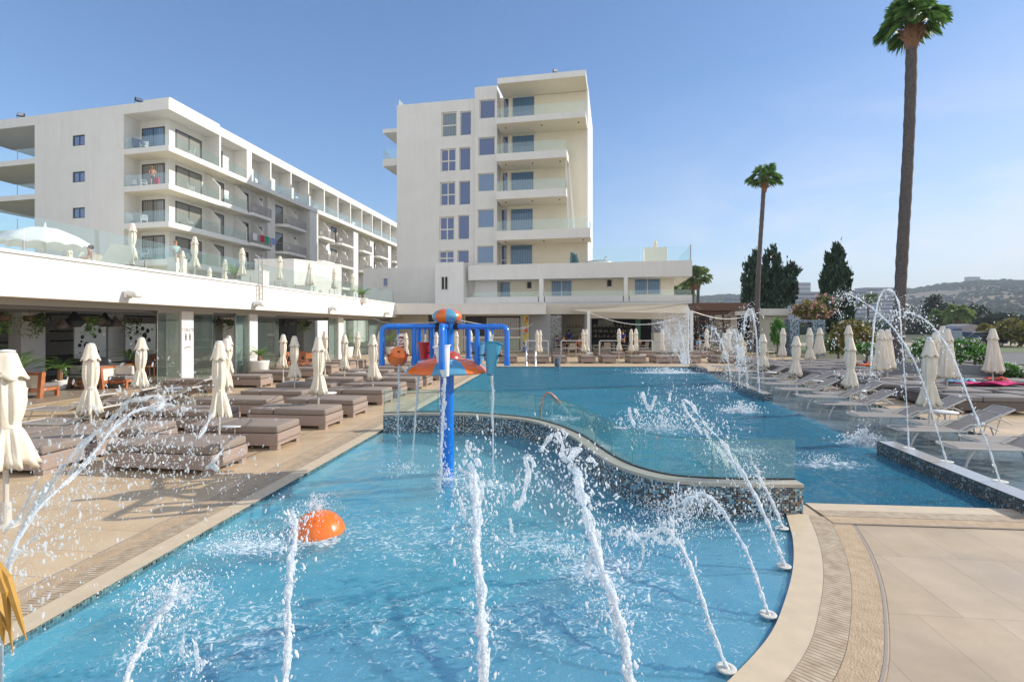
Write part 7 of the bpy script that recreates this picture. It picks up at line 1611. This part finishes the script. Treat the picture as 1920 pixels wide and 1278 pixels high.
# the burst in the far corner
Y=30.5; rg=random.Random(77); t=thing('spray_burst','big white burst of fine spray at the far right corner of the pool','water jet',(P(1278,684,Y).x,Y,.2))
m=MB(); 
for (x0,y0,x1,y1,w_) in ((1284,683,1270,640,.035),(1280,683,1262,645,.022),(1288,683,1272,600,.03),(1292,682,1290,580,.03),(1286,684,1280,630,.04)): 
    A=P(x0,y0,Y);B=P(x1,y1,Y); m.tube([A.lerp(B,i/8)+Vector((rg.gauss(0,.02),0,0)) for i in range(9)],[w_*(1+.4*rg.random())*(1-i/14) for i in range(9)],6,noisy=.3)
m.build('water_core',M['foam'],t,smooth=True)
m=MB()
for k in range(6500):
    u=rg.random(); v=rg.random()
    q=rg.random()
    if q<.62: # plume drifting left
        h=rg.uniform(0,1); x=1282-46*h**1.1*rg.uniform(.0,1.3)+rg.gauss(0,3+3*h); y=683-100*h*rg.uniform(.75,1.0)+rg.gauss(0,4)
    elif q<.80: x=1284+rg.gauss(0,10)*rg.random()+8*rg.random(); y=683-rg.random()*108
    else: x=1265+rg.gauss(0,18); y=640+rg.gauss(0,26)
    if y>686: continue
    if q<.62 and noise.noise(Vector((x*.09,y*.05,4)))+.35*noise.noise(Vector((x*.3,y*.3,1)))<-.08+rg.gauss(0,.12): continue
    p=P(x,y,Y+rg.gauss(0,.7)); m.drop(p,rg.uniform(.005,.017),(rg.gauss(0,.5),0,1),1.4)
tag(m.build('fine_spray',M['foam'],t),kind='stuff')
# falling water of the spray tower
def fall(A,B,r,label,seed,n=40,parent=None):
    rg=random.Random(seed); m=MB(); A=Vector(A);B=Vector(B)
    for s in range(2):
        pts=[A.lerp(B,i/14)+Vector((noise.noise(Vector((i*.4,s*5,seed)))*.03,noise.noise(Vector((i*.4,s*5+3,seed)))*.03,0)) for i in range(15)]
        m.tube(pts,[r*(1.2-.5*i/14)*(1+.5*noise.noise(Vector((i*.9,s,seed)))) for i in range(15)],7,noisy=.3)
    for k in range(n): u=rg.random(); c=A.lerp(B,u)+Vector((rg.gauss(0,.05),rg.gauss(0,.05),0))*(.3+u); m.drop(c,rg.uniform(.005,.016),None,rg.uniform(1,2.5))
    o=m.build('falling_water',M['clearw'],parent); 
    if label: tag(o,label,'falling water',group='water falling from the spray tower')
    return o
for k,(A,C) in enumerate(stream_pts):
    fall(A,C+Vector((0,0,.1)),.014,['thin trickle into the white bucket','thin trickle into the teal bucket','thin trickle into the light blue bucket','thin trickle into the red bucket','thin trickle into the tipped orange bucket'][k],50+k,6)
A=stream_pts[0][1]+Vector((.03,-.02,-.25)); fall(A,Vector((cx+.03,8.0,0)),.020,'broken stream of water pouring from the white bucket down past the blue column',61,260)
A=stream_pts[1][1]+Vector((.0,-.02,-.2)); fall(A,(A.x+.02,A.y-.05,0),.016,'clear stream pouring from the teal bucket into the pool',62,90)
A=stream_pts[4][1]+Vector((.02,0,-.15)); fall(A,(A.x-.02,A.y-.05,0),.012,'spattering drips below the tipped orange bucket',63,160)
fall((P(785,698,9).x,9.0,1.74),(P(772,815,9.3).x,9.3,.1),.016,'thin stream falling from the left rim of the umbrella disc',64,20)
# loose drops on the left half of the photo and around the column
# orange dome with its little fountain
bl=thing('orange_dome','orange ribbed dome half sunk in the wading pool with a crown of fine spray','water toy',(-2.50,6.60,-.05)); c=Vector((-2.50,6.60,-.06)); m=MB()
prof=[(.001,.275),(.09,.268),(.17,.245),(.24,.20),(.29,.145),(.325,.085),(.34,.04),(.34,.02)]
m.lathe(prof[::-1],48,c,wob=lambda i,j,a:1-.02*(i%3==0)); m.build('dome',M['orange'],bl,smooth=True)
m=MB(); rg=random.Random(8)
for k in range(30):
    a=rg.random()*6.28; e=rg.uniform(.95,1.45); v=rg.uniform(1.6,2.3); pts=[]
    for i in range(12):
        t_=i*.04; pts.append(c+Vector((math.cos(a)*math.cos(e)*v*t_,math.sin(a)*math.cos(e)*v*t_,.26+math.sin(e)*v*t_-4.9*t_*t_)))
    for i,p in enumerate(pts): 
        for _ in range(3): m.drop(p+Vector((rg.gauss(0,.008),rg.gauss(0,.008),rg.gauss(0,.015))),rg.uniform(.0022,.005),None,1.6)
tag(m.build('spray',M['foam'],bl),kind='stuff')
# foam crests and splash clusters
def splash(px,py,r,h,n,label,seed,sz=(.006,.02)):
    q=G(px,py); rg=random.Random(seed); m=MB()
    for k in range(n):
        a=rg.random()*6.28; rr=r*abs(rg.gauss(0,.5)); z=max(0,h*(rg.random()**2)*math.exp(-(rr/r)**2)); m.drop((q.x+rr*math.cos(a),q.y+rr*math.sin(a)*.7,z),sz[0]+(sz[1]-sz[0])*rg.random()**2,(rg.gauss(0,.5),rg.gauss(0,.5),1),rg.uniform(1,2.2))
    tag(m.build('splash_mist',M['foam'],None),label,'splash',group='splashes where jets fall into the water',kind='stuff')
for i,(px,py,r,h,n,lab) in enumerate(((1620,826,.55,.3,420,'white splash beside the near end of the right-hand ledge'),(1548,862,.8,.12,320,'low churned splash right of the glass fence corner'),(1388,768,.8,.3,380,'splash in the big pool above the glass fence'),(1345,728,1.2,.15,260,'faint splash near the middle ledge'),(1250,696,2.6,.25,900,'long churned splash below the far spray burst'),(760,878,.5,.12,200,'splash left of the foot of the spray tower'),(838,890,.3,.15,220,'splash around the foot of the spray tower'),(470,1020,1.0,.18,600,'wide churned splash left of the orange dome'),(330,1110,.8,.2,500,'churned splash at the bottom left of the wading pool'),(900,905,.8,.12,260,'splash behind the thick middle jet'),(1060,1040,1.0,.12,600,'wide churned splash between the two thick jets'),(1240,965,.8,.2,600,'spatter in front of the mosaic wall'),(1150,1150,.5,.1,300,'fine spatter around the thickest jet'),(1240,800,1.8,.5,500,'drops flying over the big pool behind the glass fence'))): splash(px,py,r,h,n,lab,200+i,(.003,.009) if py>850 else (.008,.022))
splash(1290,990,.9,.5,900,'shower of bright drops before the right end of the mosaic wall',300,(.003,.008))
# ladder, blue post and copper spout of the big pool
t=thing('pool_ladder','stainless pool ladder with two curved handrails at the far edge','ladder',G(995,685)); q=t.location
for s,l_ in ((0,0),(.62,0)):
    MB().tube([(q.x+s-.3,q.y+.7,0),(q.x+s-.3,q.y+.7,1.0),(q.x+s-.3,q.y+.5,1.25),(q.x+s-.3,q.y+.1,1.15),(q.x+s-.3,q.y-.35,.6),(q.x+s-.3,q.y-.5,-.8)],.045,8).build('handrail',M['steel'],t,smooth=True)
for z in (-.15,-.5): MB().box(q.x-.3,q.x+.32,q.y-.55,q.y-.4,z,z+.04).build('tread',M['steel'],t)
t=thing('mosaic_post','short blue mosaic post with a metal rail at the far edge of the pool','post',G(1043,688)); q=t.location
MB().box(q.x-.13,q.x+.13,q.y-.4,q.y-.1,-.8,.55).build('block',M['mosaic_b'],t); MB().tube([(q.x+.2,q.y+.3,0),(q.x+.2,q.y+.2,.75),(q.x+.2,q.y-.4,.6),(q.x+.2,q.y-.45,-.4)],.035,6).build('handrail',M['steel'],t)
t=thing('water_spout','pinkish curved shower spout arching over the big pool behind the glass fence','spout',(G(1013,786).x,G(1013,786).y,0)); q=t.location; Yq=q.y
pts=[q+Vector((0,0,-.2)),P(1013.5,786,Yq),P(1014,764,Yq),P(1018,746,Yq),P(1025,736.5,Yq),P(1032,737,Yq),P(1040,745,Yq),P(1050,756,Yq)]
MB().tube(smoothpath([tuple(p) for p in pts[1:]],4) and [Vector(p) for p in pts],[.034,.034,.034,.034,.036,.038,.045,.055],12).build('pipe',M['copper'],t,smooth=True)
jet('water_jet','two thin streams falling from the curved copper spout',[P(1050,756,Yq),P(1060,765,Yq),P(1070,778,Yq),P(1077,795,Yq)],.014,.012,2,60,.06,seed=41,mt=M['clearw'])
fall(P(1036,748,Yq),P(1035,784,Yq),.008,'thin trickle falling straight down from the copper spout',44,12)
# dry palm leaf tips in the lower left corner
t=thing('dry_frond','tips of a dry yellow palm leaf hanging into the lower left corner','palm leaf',P(-20,1060,1.9)); m=MB()
for A,B,C_ in (((-30,1040),(10,1110),(24,1225)),((-10,1050),(28,1130),(50,1200)),((-30,1080),(2,1160),(8,1210)),((-30,1090),(-5,1150),(22,1190))):
    pa,pb,pc=P(*A,1.9),P(*B,1.85),P(*C_,1.85); m.tube([pa,pa.lerp(pb,.5)+Vector((.01,0,.01)),pb,pb.lerp(pc,.5),pc],[.010,.014,.012,.008,.001],5)
m.build('leaflet_tips',M['deadleaf'],t)
# ---------------------------------------------------------------- cafe terrace
M['rattan']=weave('pale_rattan',(.50,.42,.30),50); K=1.28
cch=[None]
def cafe_chair(px,py,rz,label):
    q=G(px,py)
    if cch[0] is None:
        t=thing('cafe_chair',label,'chair',(0,0,0),0,'pale cafe armchairs on the terrace')
        m=MB(); m.rbox(-.26,.26,-.25,.25,.40,.45,.02,1); m.build('seat',M['rattan'],t)
        m=MB(); m.slab3([(-.25,.24,.45),(.25,.24,.45),(.22,.33,.90),(-.22,.33,.90)],(0,.03,0)); m.build('backrest',M['rattan'],t)
        for x in (-.25,.25):
            MB().tube([(x,-.24,0),(x,-.23,.64),(x,.26,.66)],.018,5).build('armrest',M['alu'],t); MB().tube([(x,.26,0),(x,.25,.5)],.018,5).build('leg',M['alu'],t)
        cch[0]=t; t.location=q; t.rotation_euler=(0,0,rz); t.scale=(K,K,K); return t
    return copy_tree(cch[0],q,rz,label,K)
for px,py,rz,lab in ((1073,667,PI,'pale cafe armchair seen from behind between the two seated guests'),(1050,664,1.5,'cafe armchair of the left seated guest'),(1093,664,-1.5,'cafe armchair of the right seated guest'),(1117,664,-1.4,'cafe armchair just right of the awning post'),(1137,665,PI,'cafe armchair with its back to the pool, under the middle of the awning'),(1150,664,1.4,'cafe armchair left of the parasol before the waiter'),(1171,664,1.5,'cafe armchair right of the waiter'),(1206,664,-1.3,'cafe armchair by the guest in green'),(1310,668,-1.6,'cafe armchair of the guest in blue under the pergola'),(1344,668,1.4,'cafe armchair right of the guest in blue'),(1440,672,.4,'metal cafe chair by the pavilion wall')): cafe_chair(px,py,rz,lab)
for px,py,lab in ((1073,658,'pale cafe table between the seated guests'),(1143,660,'cafe table under the middle of the awning'),(1188,660,'cafe table behind the pair of parasols'),(1325,664,'cafe table under the pergola'),(1028,656,'high dark serving table by the grey wall')):
    q=G(px,py); t=thing('cafe_table',lab,'table',q,0,'cafe tables on the terrace'); c=q
    MB().rbox(c.x-.5,c.x+.5,c.y-.4,c.y+.4,.92,.97,.01,1).build('tabletop',M['rattan'] if px!=1028 else M['dark'],t)
    for dx in (-.42,.42):
        for dy in (-.33,.33): MB().box(c.x+dx-.03,c.x+dx+.03,c.y+dy-.03,c.y+dy+.03,0,.92).build('leg',M['alu'],t)
def rail(x0,x1,lab,y0=660,Yr=None):
    Yr=Yr or 45.0; a=(x0-960)/960*Yr; b=(x1-960)/960*Yr; t=thing('terrace_rail',lab,'railing',(a,Yr,0),0,'white tube rails of the cafe terrace'); zt=H+(HY-638.5)*Yr/960
    MB().tube([(a,Yr,0),(a,Yr,zt-.06),(a+.06,Yr,zt),(b-.06,Yr,zt),(b,Yr,zt-.06),(b,Yr,0)],.04,6).build('tube_frame',M['white'],t)
    MB().tube([(a,Yr,zt*.5),(b,Yr,zt*.5)],.02,5).build('mid_tube',M['white'],t)
for x0,x1,lab in ((986,1028,'white tube rail in front of the painted panel'),(1052,1101,'white tube rail in front of the two seated guests'),(1124,1160,'white tube rail under the awning left of the waiter'),(1196,1224,'white tube rail right of the pair of parasols'),(1312,1350,'white tube rail in front of the guest under the pergola')): rail(x0,x1,lab)
# ---------------------------------------------------------------- people
SK=mat('skin',(.50,.27,.18),.55)
def skinmesh(name,edges,mtl,parent,sub=1):
    """edges: list of polylines of (x,y,z,r); shared first points are joined"""
    vs=[];es=[];rad=[];key={}
    for pl in edges:
        prev=None
        for (x,y,z,r) in pl:
            k=(round(x,4),round(y,4),round(z,4))
            if k not in key: key[k]=len(vs); vs.append((x,y,z)); rad.append(r)
            if prev is not None and (prev,key[k]) not in es: es.append((prev,key[k]))
            prev=key[k]
    me=bpy.data.meshes.new(name); me.from_pydata(vs,es,[]); o=bpy.data.objects.new(name,me); COL.objects.link(o); me.materials.append(mtl)
    m=o.modifiers.new('skin','SKIN'); m.use_smooth_shade=True
    if not me.skin_vertices: 
        bpy.context.view_layer.update()
    for i,sv in enumerate(me.skin_vertices[0].data): sv.radius=(rad[i],rad[i]); sv.use_root=(i==0)
    if sub: s=o.modifiers.new('sub','SUBSURF'); s.levels=sub; s.render_levels=sub
    o.parent=parent; return o
def person(label,loc,rz,pose,shirt,pants,hair,skin=SK,sc=K,hairlong=False,legs='long',group='cafe guests and staff'):
    t=thing('person',label,'person',loc,rz,group,sc)
    if pose=='stand': hip=(0,0,.93); kn=[(-.10,-.03,.50),(.10,.03,.50)]; an=[(-.11,.0,.09),(.11,.05,.09)]; sh=.50
    else: hip=(0,0,.50); kn=[(-.11,-.42,.52),(.11,-.42,.50)]; an=[(-.12,-.44,.09),(.12,-.36,.09)]
    z=hip[2]; ch=(0,.0 if pose=='stand' else -.02,z+.40); nk=(0,-.01,z+.56); hd=(0,-.03,z+.70)
    sh=[(-.18,0,z+.49),(.18,0,z+.49)]
    if pose=='stand': el=[(-.25,-.05,z+.22),(.24,-.10,z+.20)]; ha=[(-.22,-.26,z+.10),(.18,-.34,z+.16)]
    else: el=[(-.25,-.10,z+.22),(.25,-.12,z+.22)]; ha=[(-.12,-.36,z+.24),(.12,-.34,z+.27)]
    E=[[(*hip,.125),(0,0,z+.2,.12),(*ch,.135),(*nk,.055),(*hd,.092),(0,-.03,z+.78,.075)]]
    for s in (0,1):
        E.append([(*hip,.125),((-.09,.09)[s],0 if pose=='stand' else -.05,z-.04,.09),(*kn[s],.058),(*an[s],.038),(an[s][0],an[s][1]-.16,.03,.03)])
        E.append([(*ch,.135),(*sh[s],.058),(*el[s],.042),(*ha[s],.028)])
        hx,hy,hz=ha[s]
        for f in range(4): E.append([(*ha[s],.028),(hx+(f-1.5)*.018,hy-.07-.008*(1.5-abs(f-1.5)),hz-.01,.009),(hx+(f-1.5)*.018,hy-.11-.008*(1.5-abs(f-1.5)),hz-.04,.007)])
        E.append([(*ha[s],.028),(hx+(.04 if s==0 else -.04),hy-.045,hz+.01,.010)])
    E.append([(*hd,.092),(0,-.13,z+.70,.018)])
    skinmesh('body',E,skin,t)
    if shirt:
        E=[[(0,0,z+.02,.150),(0,0,z+.2,.142),(*ch,.155),(0,-.01,z+.50,.085)]]
        for s in (0,1): E.append([(*ch,.155),(*sh[s],.078),(sh[s][0]*1.25,-.03,z+.32,.062)])
        skinmesh('shirt',E,mat('shirt_cloth',shirt,.85),t)
    if pants:
        E=[[(0,0,z+.06,.145),(*hip,.148)]]
        for s in (0,1):
            k_=Vector(kn[s]); h_=Vector(hip); mid=h_.lerp(k_,.75) if legs=='short' else k_
            pl=[(*hip,.148),((-.09,.09)[s],0 if pose=='stand' else -.05,z-.04,.105),(*mid,.078)]
            if legs=='long': pl.append((an[s][0],an[s][1],.14,.06))
            E.append(pl)
        skinmesh('trousers' if legs=='long' else 'shorts',E,mat('trouser_cloth',pants,.85),t)
    m=MB(); m.ball((0,.01,z+.76),.105,12,8,(.95,1.05,1.0),.05)
    if hairlong: m.ball((0,.06,z+.66),.09,10,7,(1.1,.6,1.5),.08)
    o=m.build('hair',mat('hair',hair,.6),None,smooth=True); o.parent=t
    m=MB()
    for s in (-.035,.035): m.ball((s,-.112,z+.72),.011,6,4)
    m.box(-.025,.025,-.118,-.11,z+.655,z+.662); o=m.build('face',M['black'],None); o.parent=t
    return t
person('person in a royal blue shirt bending beside a cafe table behind a parasol',G(1168,663),-.9,'stand',(.02,.06,.42),(.02,.02,.03),(.06,.03,.02))
person('person in a dark blue shirt standing inside the dark cafe bay, seen from behind',X(X.a(1067,4),4,0),PI+.2,'stand',(.01,.04,.30),(.02,.02,.03),(.04,.025,.02))
person('person with tied hair and black swimsuit seated left at the cafe table',G(1057,664)+Vector((0,.3,0)),.5,'sit',(.03,.03,.035),(.10,.08,.08),(.14,.07,.03),legs='short')
person('person in an orange top seated at the cafe table beside the twin parasols',G(1088,664)+Vector((0,.3,0)),-.6,'sit',(.50,.13,.06),(.2,.05,.05),(.09,.04,.02),legs='short',hairlong=True)
person('person with dark curly hair and dark blue top seated by the patterned glass',G(1046,661)+Vector((0,.9,0)),.7,'sit',(.05,.06,.14),(.05,.05,.06),(.02,.015,.012))
person('person in a green cap and yellow top seated right of the pair of parasols',G(1198,663)+Vector((0,.2,0)),-.7,'sit',(.55,.32,.06),(.3,.2,.1),(.10,.35,.28))
person('person in a light blue shirt seated under the pergola',G(1311,667)+Vector((0,.2,0)),.5,'sit',(.06,.22,.40),(.12,.06,.05),(.03,.02,.015))
person('person with bare torso and dark shorts standing on the fourth-floor corner balcony',L(2.25,.55,SL[1][0]),.6,'stand',None,(.05,.05,.10),(.40,.24,.10),sc=1.05,legs='short',group='guests on the balconies and terrace')
person('person in pink swimwear lounging on the roof terrace behind the glass, before the black-framed window',P(329,478,30.5)+Vector((0,0,-.5)),.9,'sit',(.35,.55,.50),(.3,.45,.42),(.3,.18,.08),sc=1,legs='short',group='guests on the balconies and terrace')
person('person in swimwear resting at the edge of the open parasol\'s shade on the roof terrace',Vector((P(170,480,22).x,22,4.75)),-.8,'sit',(.45,.16,.10),(.3,.1,.08),(.1,.05,.03),sc=1,legs='short',group='guests on the balconies and terrace')
m=MB(); q=L(1.75,.45,SL[1][0]); m.rbox(q.x-.25,q.x+.25,q.y-.12,q.y+.12,q.z,q.z+.75,.08,2); tag(m.build('towel',mat('red_towel',(.40,.03,.06),.9),None),'dark red towel draped over a balcony chair beside the bare-chested person','towel',group='towels drying on the balcony rails')
# ---------------------------------------------------------------- cars, sign and far buildings
def car(loc,rz,label,col,sc=1):
    t=thing('parked_car',label,'car',loc,rz,'cars in the far parking lot',sc)
    def S(m,n,mm,par=t,**k): 
        o=m.build(n,mm,None,**k); o.parent=par; return o
    side=[(-2.1,.35),(2.1,.35),(2.15,.62),(2.0,.82),(1.1,.92),(.45,1.40),(-.95,1.42),(-1.75,1.0),(-2.12,.92)]
    S(MB().slab3([(x,-.85,z) for x,z in side],(0,1.7,0)),'body',mat('car_paint',col,.25,metal=.3,coat=.6))
    for y in (-.862,.855): S(MB().slab3([(1.0,y,.93),(.42,y,1.33),(-.9,y,1.35),(-1.5,y,1.0)],(0,.007,0)),'side_window',M['black'])
    S(MB().slab3([(1.09,-.7,.945),(.50,-.7,1.375),(.50,.7,1.375),(1.09,.7,.945)],(.02,0,.02)),'windscreen',M['black'])
    for x in (-1.3,1.35):
        for y in (-.88,.72):
            m=MB(); m.xf=Matrix.Translation((x,y,.33))@Matrix.Rotation(R(-90),4,'X'); m.lathe([(.33,0),(.33,.18)],16); w_=S(m,'wheel',M['black'])
            m=MB(); m.xf=Matrix.Translation((x,y,.33))@Matrix.Rotation(R(-90),4,'X'); m.lathe([(.19,-.01),(.19,.19)],10); o=m.build('rim',M['steel'],None); o.parent=w_
    for y in (-.6,.6): S(MB().box(2.08,2.17,y-.18,y+.18,.66,.78),'headlight',M['white'])
    return t
car((P(1822,635,72).x,72,-.04),PI,'silver hatchback parked left of the roadside shrubs',(.30,.33,.36),1.35)
car((P(1796,637,73).x,75,-.04),PI,'white car partly hidden behind the silver hatchback',(.7,.7,.7),1.2)
car((P(1883,634,66).x,69,-.04),PI-.1,'dark car half hidden by the lone parasol and shrubs near the right edge',(.02,.025,.03),1.1)
car((P(1655,628,95).x,95,-.1),PI,'white vehicle far off behind the two broad parasols',(.7,.7,.7),1.3)
t=thing('hoarding','tall pale grey-blue notice board in front of the silver car','sign',(P(1795,636,66).x,66,0)); q=P(1795,625,66)
MB().box(q.x-.9*.7,q.x+.9*.7,66,66.1,.5,P(1795,616,66).z).build('board',mat('notice_board',(.28,.32,.42),.5,var=.25,vscale=3),t); MB().box(q.x-.6,q.x+.6,65.98,66,P(1795,619,66).z,P(1795,616.3,66).z).build('header',mat('board_header',(.05,.06,.16),.5),t)
MB().box(q.x-.05,q.x+.05,66.1,66.2,0,1.5).build('post',M['rail'],t)
t=thing('dome_tent','low grey arched shelter behind the silver car','shelter',(P(1822,628,85).x,85,0)); q=P(1822,630,85); m=MB(); vs=[];fs=[]
for j in range(2):
    for i in range(13): a=PI*i/12; vs.append((q.x+2.9*math.cos(a),85+j*4,max(0,3.0*math.sin(a))))
for i in range(12): fs.append((i,i+1,14+i,13+i))
fs.append(list(range(13))); m._add(vs,fs); m.build('shell',mat('grey_tarp',(.30,.29,.29),.7),t)
def farblock(px0,px1,py0,py1,Y,label,rows,cols,col=(.46,.48,.51),rot=0,depth=14):  # default wall colour darkened and blued to carry distance haze
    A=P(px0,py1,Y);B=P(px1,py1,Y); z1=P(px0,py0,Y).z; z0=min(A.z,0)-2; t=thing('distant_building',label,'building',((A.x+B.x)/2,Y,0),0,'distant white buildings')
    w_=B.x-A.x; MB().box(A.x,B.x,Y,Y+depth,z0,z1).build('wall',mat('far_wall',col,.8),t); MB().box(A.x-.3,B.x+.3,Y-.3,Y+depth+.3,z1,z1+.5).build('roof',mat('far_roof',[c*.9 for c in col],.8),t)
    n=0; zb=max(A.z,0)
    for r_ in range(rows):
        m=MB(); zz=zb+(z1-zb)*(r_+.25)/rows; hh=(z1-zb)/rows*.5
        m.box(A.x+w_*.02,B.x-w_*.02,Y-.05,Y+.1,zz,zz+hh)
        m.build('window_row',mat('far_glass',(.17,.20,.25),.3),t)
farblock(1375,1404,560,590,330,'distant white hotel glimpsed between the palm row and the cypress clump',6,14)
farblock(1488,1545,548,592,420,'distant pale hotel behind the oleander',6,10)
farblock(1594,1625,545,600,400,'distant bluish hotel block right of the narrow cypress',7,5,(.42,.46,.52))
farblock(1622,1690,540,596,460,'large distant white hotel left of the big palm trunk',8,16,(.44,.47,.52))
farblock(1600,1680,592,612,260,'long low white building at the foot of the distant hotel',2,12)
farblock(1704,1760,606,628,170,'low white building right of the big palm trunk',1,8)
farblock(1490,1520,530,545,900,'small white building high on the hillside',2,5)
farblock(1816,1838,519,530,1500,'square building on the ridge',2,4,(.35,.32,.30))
# ---------------------------------------------------------------- air
hz=bpy.data.materials.new('haze_air'); hz.use_nodes=True; n=hz.node_tree.nodes; n.clear(); o_=n.new('ShaderNodeOutputMaterial'); v_=n.new('ShaderNodeVolumePrincipled')
v_.inputs['Color'].default_value=(.80,.88,1,1); v_.inputs['Density'].default_value=.00028; v_.inputs['Anisotropy'].default_value=0; hz.node_tree.links.new(v_.outputs[0],o_.inputs['Volume'])
HAZE=True
if HAZE:
    o=MB().box(-2600,3900,-70,3100,-4,215).build('haze',hz); tag(o,kind='stuff',label='pale blue haze over the hills',cat='haze')
